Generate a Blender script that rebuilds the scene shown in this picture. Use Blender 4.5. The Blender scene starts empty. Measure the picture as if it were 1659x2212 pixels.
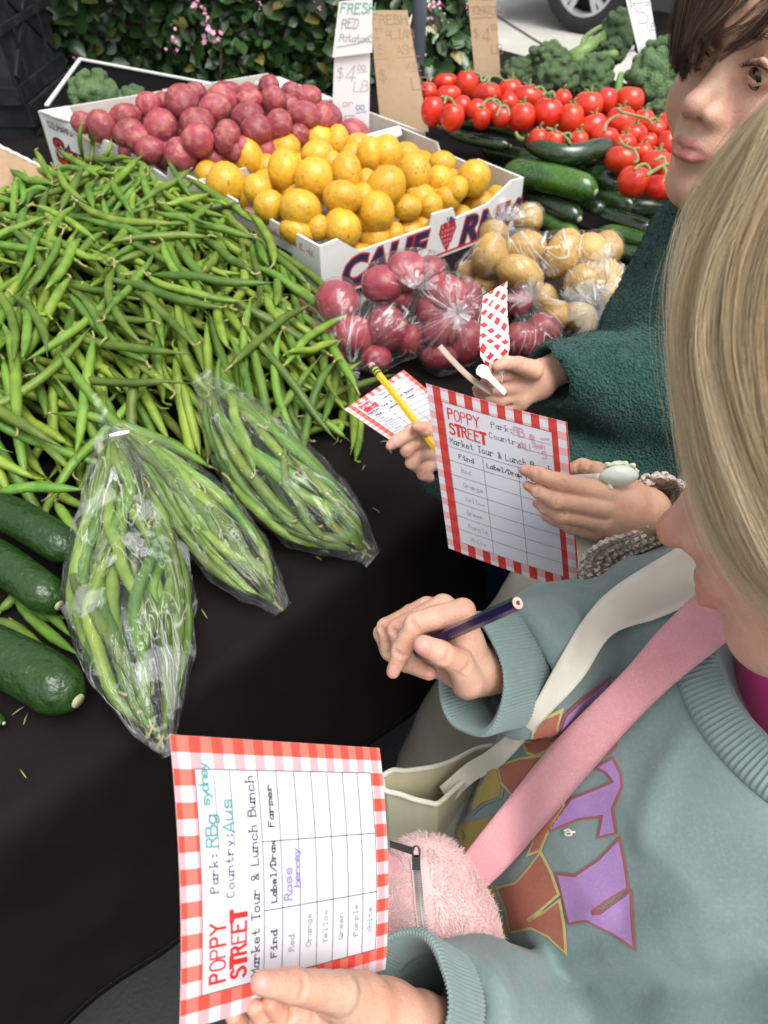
import bpy, math, random
import numpy as np
from mathutils import Vector, Matrix, noise as mnoise
from mathutils.bvhtree import BVHTree
from mathutils.geometry import tessellate_polygon

random.seed(7)
rng = np.random.default_rng(7)
SC = bpy.context.scene
COL = SC.collection
R = math.radians

# ------------------------------------------------------------------ camera, sky, sun, exposure
CAM_H = 1.35
cam = bpy.data.cameras.new('camera')
cam_o = bpy.data.objects.new('camera', cam)
COL.objects.link(cam_o)
cam_o.location = (0, 0, CAM_H)
cam_o.rotation_euler = (R(45), 0, 0)
cam.sensor_fit = 'VERTICAL'
cam.sensor_height = 36
cam.lens = 26
cam.clip_start = 0.02
cam.clip_end = 400
cam.dof.use_dof = True
cam.dof.focus_distance = 0.48
cam.dof.aperture_fstop = 13
SC.camera = cam_o

SUN_EL, SUN_AZ = 66, 140          # azimuth measured from +Y towards +X
world = bpy.data.worlds.new('World')
SC.world = world
world.use_nodes = True
wn = world.node_tree
wn.nodes.clear()
_out = wn.nodes.new('ShaderNodeOutputWorld')
_bg = wn.nodes.new('ShaderNodeBackground')
_sky = wn.nodes.new('ShaderNodeTexSky')
_sky.sky_type = 'NISHITA'
_sky.sun_disc = False
_sky.sun_elevation = R(SUN_EL)
_sky.sun_rotation = R(SUN_AZ)
_sky.dust_density = 4.0
_sky.air_density = 1.0
_hs = wn.nodes.new('ShaderNodeHueSaturation')
_hs.inputs['Saturation'].default_value = 0.22
wn.links.new(_sky.outputs[0], _hs.inputs['Color'])
wn.links.new(_hs.outputs[0], _bg.inputs['Color'])
_bg.inputs['Strength'].default_value = 0.13
wn.links.new(_bg.outputs[0], _out.inputs['Surface'])

sun = bpy.data.lights.new('sun', 'SUN')
sun.energy = 1.3
sun.angle = R(38)
sun.color = (1.0, 0.97, 0.93)
sun_o = bpy.data.objects.new('sun', sun)
COL.objects.link(sun_o)
_d = Vector((math.sin(R(SUN_AZ)) * math.cos(R(SUN_EL)), math.cos(R(SUN_AZ)) * math.cos(R(SUN_EL)), math.sin(R(SUN_EL))))
sun_o.rotation_euler = _d.to_track_quat('Z', 'Y').to_euler()
sun_o.location = (0, 0, 6)

SC.view_settings.view_transform = 'Standard'
SC.view_settings.look = 'None'
SC.view_settings.gamma = 1.0
SC.view_settings.use_curve_mapping = False
SC.view_settings.exposure = 1.0
SC.render.engine = 'CYCLES'
SC.cycles.use_denoising = True
SC.cycles.max_bounces = 8
SC.cycles.transparent_max_bounces = 24
SC.cycles.caustics_reflective = False
SC.cycles.caustics_refractive = False

# ------------------------------------------------------------------ where a point of the place lies
FPX = 1597.6
C45 = math.sqrt(0.5)
CAMP = np.array([0, 0, CAM_H])


def ray(x, y):
    u = (x - 829.5) / FPX
    v = (1106 - y) / FPX
    return np.array([u, C45 + v * C45, -C45 + v * C45])


def P(x, y, d):
    return ray(x, y) * d + CAMP


def PZ(x, y, z):
    r = ray(x, y)
    return r * ((z - CAM_H) / r[2]) + CAMP


def PY(x, y, Y):
    r = ray(x, y)
    return r * (Y / r[1]) + CAMP


def depth(p):
    return p[1] * C45 - (p[2] - CAM_H) * C45


def crop(x0, y0, w, W=1659.0):
    k = w / W * 0.5486
    f = lambda px, py: (x0 * 0.5486 + px * k, y0 * 0.5486 + py * k)
    f.k = k
    return f


AX = np.array([C45, C45, 0])      # along the front edge of the table
BX = np.array([-C45, C45, 0])     # across the table, away from its front edge


def AB(a, b, z):
    return AX * a + BX * b + np.array([0, 0, z])


# ------------------------------------------------------------------ mesh helpers
def obj(name, V, Fs, mat, parent=None, smooth=True, mi=None):
    me = bpy.data.meshes.new(name)
    V = np.asarray(V, dtype=np.float32)
    if isinstance(Fs, np.ndarray) and Fs.ndim == 2:
        nf, k = Fs.shape
        me.vertices.add(len(V))
        me.vertices.foreach_set('co', V.ravel())
        me.loops.add(nf * k)
        me.loops.foreach_set('vertex_index', Fs.astype(np.int32).ravel())
        me.polygons.add(nf)
        me.polygons.foreach_set('loop_start', np.arange(0, nf * k, k, dtype=np.int32))
        me.update(calc_edges=True)
    else:
        me.from_pydata([tuple(map(float, v)) for v in V], [], [tuple(map(int, f)) for f in Fs])
        me.update()
    mats = mat if isinstance(mat, (list, tuple)) else [mat]
    for m in mats:
        me.materials.append(m)
    if mi is not None:
        me.polygons.foreach_set('material_index', np.asarray(mi, dtype=np.int32))
    if smooth:
        me.polygons.foreach_set('use_smooth', np.ones(len(me.polygons), dtype=bool))
    o = bpy.data.objects.new(name, me)
    COL.objects.link(o)
    if parent is not None:
        o.parent = parent
        o.matrix_parent_inverse = full_inv(parent)
    return o


def full_inv(p):
    m = Matrix.Identity(4)
    chain = []
    q = p
    while q is not None:
        chain.append(q)
        q = q.parent
    for q in reversed(chain):
        m = m @ (q.matrix_parent_inverse @ q.matrix_basis if q.parent is not None else q.matrix_basis)
    return m.inverted_safe()


def tag(o, label=None, cat=None, group=None, kind=None):
    if label: o['label'] = label
    if cat: o['category'] = cat
    if group: o['group'] = group
    if kind: o['kind'] = kind
    return o


def empty(name, loc, label, cat, group=None):
    o = bpy.data.objects.new(name, None)
    COL.objects.link(o)
    o.location = tuple(map(float, loc))
    o.empty_display_size = 0.05
    return tag(o, label, cat, group)


class MB:
    """collects verts and faces (with a material slot) for ONE mesh object"""
    def __init__(self):
        self.V, self.F, self.m, self.n = [], [], [], 0

    def add(self, V, Fs, m=0):
        V = np.asarray(V, float).reshape(-1, 3)
        self.V.append(V)
        for f in Fs:
            self.F.append(tuple(int(i) + self.n for i in f))
            self.m.append(m)
        self.n += len(V)
        return self

    def build(self, name, mat, parent=None, smooth=True):
        return obj(name, np.concatenate(self.V), self.F, mat, parent, smooth, self.m)


def norm(v):
    v = np.asarray(v, float)
    return v / (np.linalg.norm(v) + 1e-12)


def frames(path):
    path = np.asarray(path, float)
    T = np.gradient(path, axis=0)
    T /= np.linalg.norm(T, axis=1)[:, None] + 1e-12
    ref = np.array([0, 0, 1.0])
    if abs(T[0] @ ref) > 0.9:
        ref = np.array([1.0, 0, 0])
    n = norm(np.cross(T[0], ref))
    N = [n]
    for i in range(1, len(path)):
        n = N[-1] - T[i] * (N[-1] @ T[i])
        N.append(norm(n))
    N = np.array(N)
    B = np.cross(T, N)
    return T, N, B


def tube(path, rad, seg=8, cap=True, rmod=None, twist=0.0, N=None):
    """swept tube; rad is one number, (n,) or (n,2); returns verts, faces"""
    path = np.asarray(path, float)
    n = len(path)
    rad = np.asarray(rad, float)
    if rad.ndim == 0: rad = np.full(n, float(rad))
    if rad.ndim == 1: rad = np.stack([rad, rad], 1)
    T, N0, B0 = frames(path)
    if N is not None:
        N0 = np.array([norm(np.asarray(N) - t * (np.asarray(N) @ t)) for t in T])
        B0 = np.cross(T, N0)
    th = np.linspace(0, 2 * math.pi, seg, endpoint=False) + twist
    V = np.empty((n, seg, 3))
    for i in range(n):
        m = 1.0 if rmod is None else rmod(th, i)
        V[i] = path[i] + np.outer(np.cos(th) * rad[i, 0] * m, N0[i]) + np.outer(np.sin(th) * rad[i, 1] * m, B0[i])
    V = V.reshape(-1, 3)
    Fs = []
    for i in range(n - 1):
        for j in range(seg):
            k = (j + 1) % seg
            Fs.append((i * seg + j, i * seg + k, (i + 1) * seg + k, (i + 1) * seg + j))
    if cap:
        Fs.append(tuple(range(seg))[::-1])
        Fs.append(tuple(range((n - 1) * seg, n * seg)))
    return V, Fs


def spline(pts, n):
    """Catmull-Rom through pts, n samples"""
    pts = np.asarray(pts, float)
    if len(pts) == 2:
        t = np.linspace(0, 1, n)[:, None]
        return pts[0] * (1 - t) + pts[1] * t
    p = np.vstack([2 * pts[0] - pts[1], pts, 2 * pts[-1] - pts[-2]])
    m = len(pts) - 1
    out = []
    for t in np.linspace(0, m - 1e-9, n):
        i = int(t); f = t - i
        a, b, c, d = p[i], p[i + 1], p[i + 2], p[i + 3]
        out.append(0.5 * ((2 * b) + (c - a) * f + (2 * a - 5 * b + 4 * c - d) * f * f + (-a + 3 * b - 3 * c + d) * f ** 3))
    return np.array(out)


def prism(poly, depth_vec):
    """closed solid from a planar 3D polygon pushed along depth_vec"""
    a = np.asarray(poly, float)
    b = a + np.asarray(depth_vec)
    n = len(a)
    V = np.vstack([a, b])
    Fs = [tuple(range(n)), tuple(range(2 * n - 1, n - 1, -1))]
    for i in range(n):
        j = (i + 1) % n
        Fs.append((j, i, n + i, n + j))
    return V, Fs


def box(c, ux, uy, uz, sx, sy, sz):
    c = np.asarray(c, float); ux, uy, uz = map(np.asarray, (ux, uy, uz))
    V = [c + ux * sx * i + uy * sy * j + uz * sz * k for k in (-.5, .5) for j in (-.5, .5) for i in (-.5, .5)]
    return np.array(V), [(0, 2, 3, 1), (4, 5, 7, 6), (0, 1, 5, 4), (2, 6, 7, 3), (0, 4, 6, 2), (1, 3, 7, 5)]


# ------------------------------------------------------------------ implicit surfaces (bodies, bags, broccoli)
def smin(a, b, k):
    h = np.clip(0.5 + 0.5 * (b - a) / k, 0, 1)
    return b + (a - b) * h - k * h * (1 - h)


def smax(a, b, k):
    return -smin(-a, -b, k)


def rcone(Q, a, b, ra, rb):
    a = np.asarray(a, np.float32); b = np.asarray(b, np.float32)
    ab = b - a
    t = np.clip(((Q - a) @ ab) / (ab @ ab + 1e-12), 0, 1)
    d = Q - a - t[..., None] * ab
    return np.sqrt(np.einsum('...i,...i', d, d)) - (ra + (rb - ra) * t)


def ball(Q, c, r):
    return np.linalg.norm(Q - np.asarray(c, np.float32), axis=-1) - r


def ell(Q, c, r):
    r = np.asarray(r, np.float32)
    q = (Q - np.asarray(c, np.float32)) / r
    k0 = np.linalg.norm(q, axis=-1)
    k1 = np.linalg.norm(q / r, axis=-1)
    return k0 * (k0 - 1) / (k1 + 1e-9)


def chain(Q, pts, rads, k=0.002):
    F = None
    for i in range(len(pts) - 1):
        f = rcone(Q, pts[i], pts[i + 1], rads[i], rads[i + 1])
        F = f if F is None else smin(F, f, k)
    return F


def local(F, Q, c, r, k0, k, cut=False):
    """blend (or cut) a chain into F, touching only the cells near it"""
    c = np.asarray(c, float); pad = float(np.max(r)) + k + .004
    if Q.ndim != 4 or Q.shape[0] < 3:
        g = chain(Q, c, r, k0)
        return smax(F, -g, k) if cut else smin(F, g, k)
    sl = []
    for q, ax in enumerate((Q[:, 0, 0, 0], Q[0, :, 0, 1], Q[0, 0, :, 2])):
        i = np.searchsorted(ax, c[:, q].min() - pad); j = np.searchsorted(ax, c[:, q].max() + pad)
        sl.append(slice(max(0, i - 1), j + 1))
    sl = tuple(sl)
    g = chain(Q[sl], c, r, k0)
    F[sl] = smax(F[sl], -g, k) if cut else smin(F[sl], g, k)
    return F


def sdf_mesh(fn, lo, hi, h):
    """naive surface nets over fn(Q), Q of shape (nx,ny,nz,3)"""
    lo = np.asarray(lo, np.float32); hi = np.asarray(hi, np.float32)
    nx, ny, nz = (np.ceil((hi - lo) / h).astype(int) + 1)
    g = np.meshgrid(*[lo[i] + h * np.arange(n, dtype=np.float32) for i, n in enumerate((nx, ny, nz))], indexing='ij')
    Q = np.stack(g, -1)
    F = fn(Q).astype(np.float32)
    F[0], F[-1] = np.maximum(F[0], h), np.maximum(F[-1], h)
    F[:, 0], F[:, -1] = np.maximum(F[:, 0], h), np.maximum(F[:, -1], h)
    F[:, :, 0], F[:, :, -1] = np.maximum(F[:, :, 0], h), np.maximum(F[:, :, -1], h)
    ins = F < 0
    cs = (nx - 1, ny - 1, nz - 1)
    cnt = np.zeros(cs, np.int32)
    acc = np.zeros(cs + (3,), np.float32)

    def sl(i, n):
        return slice(i, n - 1 + i)
    corners = [(i, j, k) for i in (0, 1) for j in (0, 1) for k in (0, 1)]
    for c in corners:
        for ax in range(3):
            if c[ax] == 1: continue
            d = list(c); d[ax] = 1
            A = F[sl(c[0], nx), sl(c[1], ny), sl(c[2], nz)]
            B = F[sl(d[0], nx), sl(d[1], ny), sl(d[2], nz)]
            x = (A < 0) != (B < 0)
            t = np.where(x, A / np.where(np.abs(A - B) < 1e-12, 1, A - B), 0)
            for q in range(3):
                acc[..., q] += np.where(x, c[q] + (t if q == ax else 0), 0)
            cnt += x
    act = cnt > 0
    idx = np.full(cs, -1, np.int64)
    idx[act] = np.arange(act.sum())
    cell = np.argwhere(act)
    V = lo + h * (cell + acc[act] / cnt[act][:, None])
    quads = []
    for ax in range(3):
        o = [1, 2] if ax == 0 else ([2, 0] if ax == 1 else [0, 1])
        n3 = [nx, ny, nz]
        s0 = [slice(1, n3[q] - 1) for q in range(3)]
        s1 = list(s0)
        s0[ax] = slice(0, n3[ax] - 1); s1[ax] = slice(1, n3[ax])
        A = ins[tuple(s0)]; B = ins[tuple(s1)]
        e = np.argwhere(A != B)
        if len(e) == 0: continue
        fl = A[tuple(e.T)]
        base = e.copy()
        for q in range(3):
            if q != ax: base[:, q] += 1
        def cid(du, dv):
            p = base.copy(); p[:, o[0]] += du; p[:, o[1]] += dv
            return idx[tuple(p.T)]
        q4 = np.stack([cid(-1, -1), cid(0, -1), cid(0, 0), cid(-1, 0)], 1)
        q4[~fl] = q4[~fl][:, ::-1]
        quads.append(q4)
    return V, np.concatenate(quads)


def relax(V, Q, it=2, lam=0.5):
    V = V.astype(np.float64).copy()
    e = np.concatenate([Q[:, [0, 1]], Q[:, [1, 2]], Q[:, [2, 3]], Q[:, [3, 0]]])
    for _ in range(it):
        S = np.zeros_like(V); n = np.zeros(len(V))
        np.add.at(S, e[:, 0], V[e[:, 1]]); np.add.at(n, e[:, 0], 1)
        np.add.at(S, e[:, 1], V[e[:, 0]]); np.add.at(n, e[:, 1], 1)
        V += lam * (S / np.maximum(n, 1)[:, None] - V)
    return V


def wob(Q, s, seed=0):
    """cheap smooth noise from sines, about -1..1"""
    r = np.random.default_rng(seed)
    F = 0
    for _ in range(5):
        k = r.normal(size=3) * s
        F = F + np.sin(Q @ k.astype(np.float32) + r.uniform(0, 6.3)) / 5 * 1.6
    return F


def bvh_of(o):
    me = o.data
    return BVHTree.FromPolygons([v.co.copy() for v in me.vertices], [tuple(p.vertices) for p in me.polygons])


def point_attr(o, name, vals):
    a = o.data.attributes.new(name, 'FLOAT', 'POINT')
    a.data.foreach_set('value', np.asarray(vals, np.float32))


def hair(name, strands, radius, mat, parent=None, taper=0.35, tone=None):
    """strands: array (k, n, 3)"""
    S = np.asarray(strands, np.float32)
    k, n, _ = S.shape
    cu = bpy.data.hair_curves.new(name)
    cu.add_curves([n] * k)
    cu.position_data.foreach_set('vector', S.reshape(-1))
    a = cu.attributes.get('radius') or cu.attributes.new('radius', 'FLOAT', 'POINT')
    t = np.linspace(1, taper, n)
    rr = np.asarray(radius, np.float32)
    rr = np.full(k, float(rr)) if rr.ndim == 0 else rr
    a.data.foreach_set('value', (rr[:, None] * t[None]).astype(np.float32).ravel())
    ta = cu.attributes.new('tone', 'FLOAT', 'CURVE')
    ta.data.foreach_set('value', np.asarray(tone if tone is not None else rng.uniform(0, 1, k), np.float32))
    cu.materials.append(mat)
    o = bpy.data.objects.new(name, cu)
    COL.objects.link(o)
    if parent is not None:
        o.parent = parent
        o.matrix_parent_inverse = full_inv(parent)
    return o
# ------------------------------------------------------------------ materials
class NT:
    def __init__(self, name):
        self.m = bpy.data.materials.new(name)
        self.m.use_nodes = True
        self.t = self.m.node_tree
        self.t.nodes.clear()

    def n(self, typ, ins=None, **kw):
        nd = self.t.nodes.new(typ)
        for k, v in kw.items():
            setattr(nd, k, v)
        for k, v in (ins or {}).items():
            s = nd.inputs[k]
            if isinstance(v, tuple) and len(v) == 2 and hasattr(v[0], 'outputs'):
                self.t.links.new(v[0].outputs[v[1]], s)
            elif hasattr(v, 'outputs'):
                self.t.links.new(v.outputs[0], s)
            else:
                if s.type == 'RGBA' and len(v) == 3: v = (*v, 1)
                s.default_value = v
        return nd

    def ramp(self, fac, stops):
        nd = self.n('ShaderNodeValToRGB', {'Fac': fac})
        e = nd.color_ramp.elements
        while len(e) < len(stops): e.new(0.5)
        for i, (p, c) in enumerate(stops):
            e[i].position = p
            e[i].color = (*c, 1) if len(c) == 3 else c
        return nd

    def math(self, op, a, b=None, c=None):
        ins = {0: a}
        if b is not None: ins[1] = b
        if c is not None: ins[2] = c
        return self.n('ShaderNodeMath', ins, operation=op)

    def mix(self, fac, a, b, blend='MIX'):
        nd = self.t.nodes.new('ShaderNodeMix')
        nd.data_type = 'RGBA'; nd.blend_type = blend
        for k, v in ((0, fac), (6, a), (7, b)):
            s = nd.inputs[k]
            if isinstance(v, tuple) and len(v) == 2 and hasattr(v[0], 'outputs'):
                self.t.links.new(v[0].outputs[v[1]], s)
            elif hasattr(v, 'outputs'):
                self.t.links.new(v.outputs[2 if v.bl_idname == 'ShaderNodeMix' else 0], s)
            else:
                if k > 1 and len(v) == 3: v = (*v, 1)
                s.default_value = v
        return nd

    def col(self, nd):
        return (nd, 2) if nd.bl_idname == 'ShaderNodeMix' else (nd, 0)

    def out(self, sh):
        o = self.t.nodes.new('ShaderNodeOutputMaterial')
        self.t.links.new(sh.outputs[0], o.inputs['Surface'])
        return self.m


def coords(n, rand=True, space='Object'):
    tc = n.n('ShaderNodeTexCoord')
    v = (tc, space)
    if rand:
        oi = n.n('ShaderNodeObjectInfo')
        add = n.n('ShaderNodeVectorMath', {0: v, 1: n.n('ShaderNodeVectorMath', {0: (oi, 'Random'), 1: (37.0, 91.0, 53.0)}, operation='MULTIPLY')}, operation='ADD')
        v = (add, 0)
    return v


def M(name, c1, c2=None, ns=12, contrast=(0.35, 0.65), rough=0.5, bump=0, bs=80, bd=0.001, sss=0, sssr=0.004, metal=0,
      coat=0, spec=0.5, sheen=0, rand=0.0, spots=None, stretch=None, voro=None, fine=None, hue=0.0):
    n = NT(name)
    v = coords(n)
    if stretch:
        v = (n.n('ShaderNodeMapping', {'Vector': v, 'Scale': stretch}), 0)
    c2 = c2 or tuple(x * 0.85 for x in c1)
    nz = n.n('ShaderNodeTexNoise', {'Vector': v, 'Scale': ns, 'Detail': 4.0, 'Roughness': 0.6})
    c = n.ramp((nz, 0), [(contrast[0], c1), (contrast[1], c2)])
    cc = (c, 0)
    if fine:
        fz = n.n('ShaderNodeTexNoise', {'Vector': v, 'Scale': fine[0], 'Detail': 2.0})
        mx = n.mix((n.ramp((fz, 0), [(0.45, (0, 0, 0)), (0.7, (fine[2],) * 3)]), 0), cc, fine[1])
        cc = n.col(mx)
    if spots:
        vz = n.n('ShaderNodeTexVoronoi', {'Vector': v, 'Scale': spots[0], 'Randomness': 1.0})
        mx = n.mix((n.ramp((vz, 0), [(spots[1], (1, 1, 1)), (spots[1] * 1.8, (0, 0, 0))]), 0), cc, spots[2])
        cc = n.col(mx)
    if rand:
        oi = n.n('ShaderNodeObjectInfo')
        r2 = n.math('FRACT', (n.math('MULTIPLY', (oi, 'Random'), 17.3), 0))
        hv = n.n('ShaderNodeHueSaturation', {'Color': cc, 'Hue': n.n('ShaderNodeMapRange', {'Value': (r2, 0), 3: 0.5 - hue, 4: 0.5 + hue}), 'Value': n.n('ShaderNodeMapRange', {'Value': (oi, 'Random'), 3: 1 - rand, 4: 1 + rand})})
        cc = (hv, 0)
    b = n.n('ShaderNodeBsdfPrincipled', {'Base Color': cc, 'Roughness': rough, 'Metallic': metal, 'Specular IOR Level': spec,
                                         'Coat Weight': coat, 'Coat Roughness': 0.15, 'Sheen Weight': sheen, 'Sheen Roughness': 0.5})
    if sss:
        b.inputs['Subsurface Weight'].default_value = sss
        b.inputs['Subsurface Radius'].default_value = (1.0, 0.35, 0.2)
        b.inputs['Subsurface Scale'].default_value = sssr
    if bump:
        if voro:
            bz = n.n('ShaderNodeTexVoronoi', {'Vector': v, 'Scale': bs})
        else:
            bz = n.n('ShaderNodeTexNoise', {'Vector': v, 'Scale': bs, 'Detail': 3.0})
        bp = n.n('ShaderNodeBump', {'Height': (bz, 0), 'Strength': bump, 'Distance': bd})
        n.t.links.new(bp.outputs[0], b.inputs['Normal'])
    return n.out(b)


MT = {}
MT['asphalt'] = M('asphalt', (0.022, 0.024, 0.025), (0.034, 0.036, 0.037), 6, rough=0.9, bump=0.6, bs=180, bd=0.004)
MT['concrete'] = M('concrete', (0.52, 0.50, 0.45), (0.42, 0.405, 0.365), 1.4, rough=0.9, bump=0.4, bs=120, bd=0.003, fine=(40, (0.30, 0.285, 0.26), 0.35))
MT['soil'] = M('soil', (0.05, 0.038, 0.026), (0.025, 0.02, 0.014), 8, rough=1, bump=0.8, bs=40, bd=0.01)
MT['black_cloth'] = M('black_cloth', (0.0115, 0.0092, 0.009), (0.0075, 0.006, 0.006), 9, rough=0.85, spec=0.08, bump=0.25, bs=900, bd=0.0006, fine=(3, (0.013, 0.011, 0.011), 0.4))
MT['black_plastic'] = M('black_plastic', (0.012, 0.013, 0.015), (0.02, 0.021, 0.024), 7, rough=0.42, spec=0.45, bump=0.3, bs=60, bd=0.002, fine=(22, (0.07, 0.07, 0.075), 0.3))
MT['white_board'] = M('white_board', (0.74, 0.74, 0.72), (0.66, 0.66, 0.64), 7, rough=0.75, fine=(60, (0.52, 0.5, 0.46), 0.25), bump=0.15, bs=120)
MT['inner_board'] = M('inner_board', (0.60, 0.58, 0.53), (0.50, 0.47, 0.41), 9, rough=0.8, fine=(30, (0.40, 0.33, 0.24), 0.35))
MT['cardboard'] = M('cardboard', (0.40, 0.265, 0.155), (0.33, 0.215, 0.12), 10, rough=0.85, bump=0.2, bs=150, fine=(90, (0.28, 0.18, 0.1), 0.4))
MT['brown_sign'] = M('brown_sign', (0.47, 0.33, 0.205), (0.42, 0.29, 0.175), 12, rough=0.8, bump=0.1, bs=160, fine=(140, (0.36, 0.25, 0.15), 0.3))
MT['white_sign'] = M('white_sign', (0.80, 0.80, 0.80), (0.75, 0.75, 0.76), 6, rough=0.6)
MT['bean'] = M('bean', (0.055, 0.128, 0.009), (0.135, 0.225, 0.022), 16, rough=0.48, rand=0.42, hue=0.022, bump=0.3, bs=130, bd=0.0012, sss=0.06, sssr=0.003, spec=0.45, fine=(60, (0.22, 0.32, 0.06), 0.35))
MT['bean_tip'] = M('bean_tip', (0.33, 0.34, 0.12), (0.30, 0.22, 0.08), 60, rough=0.6)
MT['yellow_potato'] = M('yellow_potato', (0.70, 0.40, 0.022), (0.60, 0.31, 0.018), 1.1, rough=0.40, rand=0.12, bump=0.5, bs=3.2, bd=0.003, sss=0.05, sssr=0.004, spots=(2.6, 0.10, (0.27, 0.13, 0.03)), fine=(4.5, (0.44, 0.23, 0.05), 0.65), spec=0.45)
MT['pale_potato'] = M('pale_potato', (0.58, 0.36, 0.10), (0.47, 0.27, 0.06), 1.1, rough=0.45, rand=0.12, bump=0.5, bs=3.2, bd=0.003, sss=0.05, sssr=0.004, spots=(2.6, 0.10, (0.26, 0.14, 0.05)), fine=(4.5, (0.40, 0.23, 0.08), 0.65))
MT['red_potato'] = M('red_potato', (0.31, 0.050, 0.070), (0.22, 0.030, 0.052), 1.1, rough=0.5, rand=0.22, bump=0.5, bs=3.0, bd=0.003, sss=0.04, sssr=0.004, spots=(2.2, 0.09, (0.36, 0.19, 0.11)), fine=(2.4, (0.42, 0.15, 0.11), 0.85), spec=0.45)
MT['tomato'] = M('tomato', (0.58, 0.014, 0.008), (0.68, 0.050, 0.010), 0.9, rough=0.26, rand=0.14, sss=0.06, sssr=0.004, spec=0.5, coat=0.15)
MT['vine'] = M('vine', (0.13, 0.20, 0.045), (0.20, 0.26, 0.09), 50, rough=0.6, bump=0.3, bs=300, sheen=0.2)
MT['zucchini'] = M('zucchini', (0.008, 0.024, 0.009), (0.018, 0.046, 0.012), 26, rough=0.24, rand=0.3, bump=0.12, bs=60, spec=0.6, coat=0.35, fine=(240, (0.05, 0.10, 0.03), 0.5))
MT['zucchini_bright'] = M('zucchini_bright', (0.017, 0.058, 0.007), (0.055, 0.15, 0.010), 12, contrast=(0.42, 0.6), rough=0.24, bump=0.12, bs=60, coat=0.35, fine=(240, (0.11, 0.22, 0.04), 0.4))
MT['cucumber'] = M('cucumber', (0.010, 0.034, 0.005), (0.019, 0.056, 0.008), 14, contrast=(.3, .8), rough=0.34, rand=0.2, bump=0.9, bs=70, bd=0.005, fine=(300, (0.04, 0.09, 0.02), 0.35), spots=(150, 0.04, (0.08, 0.13, 0.04)), stretch=(1, 1, 1))
MT['stem_cut'] = M('stem_cut', (0.52, 0.50, 0.30), (0.33, 0.34, 0.15), 120, rough=0.7)
MT['green_stem'] = M('green_stem', (0.10, 0.185, 0.045), (0.18, 0.275, 0.08), 40, rough=0.5, bump=0.3, bs=120)
MT['broccoli'] = M('broccoli', (0.075, 0.155, 0.060), (0.15, 0.265, 0.095), 2.2, rough=0.75, bump=1.0, bs=26, bd=0.006, rand=0.25, fine=(22, (0.20, 0.28, 0.14), 0.7), spots=(1.6, 0.10, (0.22, 0.30, 0.06)), voro=True)
MT['tyre'] = M('tyre', (0.014, 0.014, 0.015), (0.02, 0.02, 0.021), 20, rough=0.8)
MT['rim'] = M('rim', (0.62, 0.63, 0.64), (0.55, 0.56, 0.57), 20, rough=0.35, metal=0.6)
MT['dark'] = M('dark', (0.006, 0.006, 0.006), (0.004, 0.004, 0.004), 5, rough=0.9)
MT['car_paint'] = M('car_paint', (0.13, 0.135, 0.14), (0.12, 0.125, 0.13), 3, rough=0.3, metal=0.5, coat=0.7)
MT['car_trim'] = M('car_trim', (0.03, 0.03, 0.032), (0.025, 0.025, 0.027), 30, rough=0.6)
MT['car_glass'] = M('car_glass', (0.01, 0.012, 0.013), (0.01, 0.012, 0.013), 3, rough=0.05)
MT['pole'] = M('pole', (0.22, 0.25, 0.30), (0.18, 0.2, 0.25), 8, rough=0.5, metal=0.4)
MT['wood_post'] = M('wood_post', (0.28, 0.15, 0.075), (0.20, 0.1, 0.05), 8, rough=0.8)
MT['flower'] = M('flower', (0.72, 0.26, 0.40), (0.80, 0.45, 0.55), 40, rough=0.6, sss=0.1)
MT['twig'] = M('twig', (0.09, 0.06, 0.035), (0.05, 0.035, 0.02), 30, rough=0.9)
MT['ink_black'] = M('ink_black', (0.035, 0.035, 0.045), (0.03, 0.03, 0.04), 20, rough=0.6)
MT['ink_grey'] = M('ink_grey', (0.22, 0.22, 0.24), (0.2, 0.2, 0.22), 20, rough=0.6)
MT['ink_red'] = M('ink_red', (0.62, 0.03, 0.02), (0.55, 0.025, 0.02), 20, rough=0.5)
MT['print_red'] = M('print_red', (0.48, 0.02, 0.03), (0.4, 0.02, 0.03), 20, rough=0.6)
MT['print_navy'] = M('print_navy', (0.018, 0.022, 0.075), (0.015, 0.02, 0.06), 20, rough=0.6)
MT['pen_teal'] = M('pen_teal', (0.03, 0.27, 0.27), (0.07, 0.34, 0.33), 80, rough=0.6)
MT['pen_violet'] = M('pen_violet', (0.20, 0.15, 0.50), (0.30, 0.25, 0.58), 80, rough=0.6)
MT['pen_pink'] = M('pen_pink', (0.62, 0.22, 0.30), (0.7, 0.34, 0.42), 80, rough=0.6)
MT['pen_green'] = M('pen_green', (0.12, 0.42, 0.30), (0.2, 0.5, 0.38), 80, rough=0.6)
MT['pen_blue'] = M('pen_blue', (0.06, 0.13, 0.42), (0.12, 0.2, 0.5), 80, rough=0.6)
MT['pen_grey'] = M('pen_grey', (0.28, 0.27, 0.28), (0.42, 0.41, 0.42), 80, rough=0.6)
MT['pen_brown'] = M('pen_brown', (0.24, 0.17, 0.11), (0.30, 0.21, 0.13), 80, rough=0.7)
MT['pen_olive'] = M('pen_olive', (0.20, 0.19, 0.07), (0.26, 0.24, 0.1), 80, rough=0.7)
MT['wood_raw'] = M('wood_raw', (0.62, 0.44, 0.26), (0.52, 0.35, 0.19), 60, rough=0.75, bump=0.3, bs=300)
MT['wood_stick'] = M('wood_stick', (0.45, 0.36, 0.29), (0.36, 0.28, 0.22), 90, rough=0.8)
MT['pencil_blue'] = M('pencil_blue', (0.010, 0.008, 0.052), (0.013, 0.010, 0.06), 20, rough=0.25, coat=0.5)
MT['lead_blue'] = M('lead_blue', (0.03, 0.03, 0.28), (0.025, 0.025, 0.22), 20, rough=0.6)
MT['pencil_yellow'] = M('pencil_yellow', (0.78, 0.47, 0.01), (0.74, 0.43, 0.01), 20, rough=0.3, coat=0.4)
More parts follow.
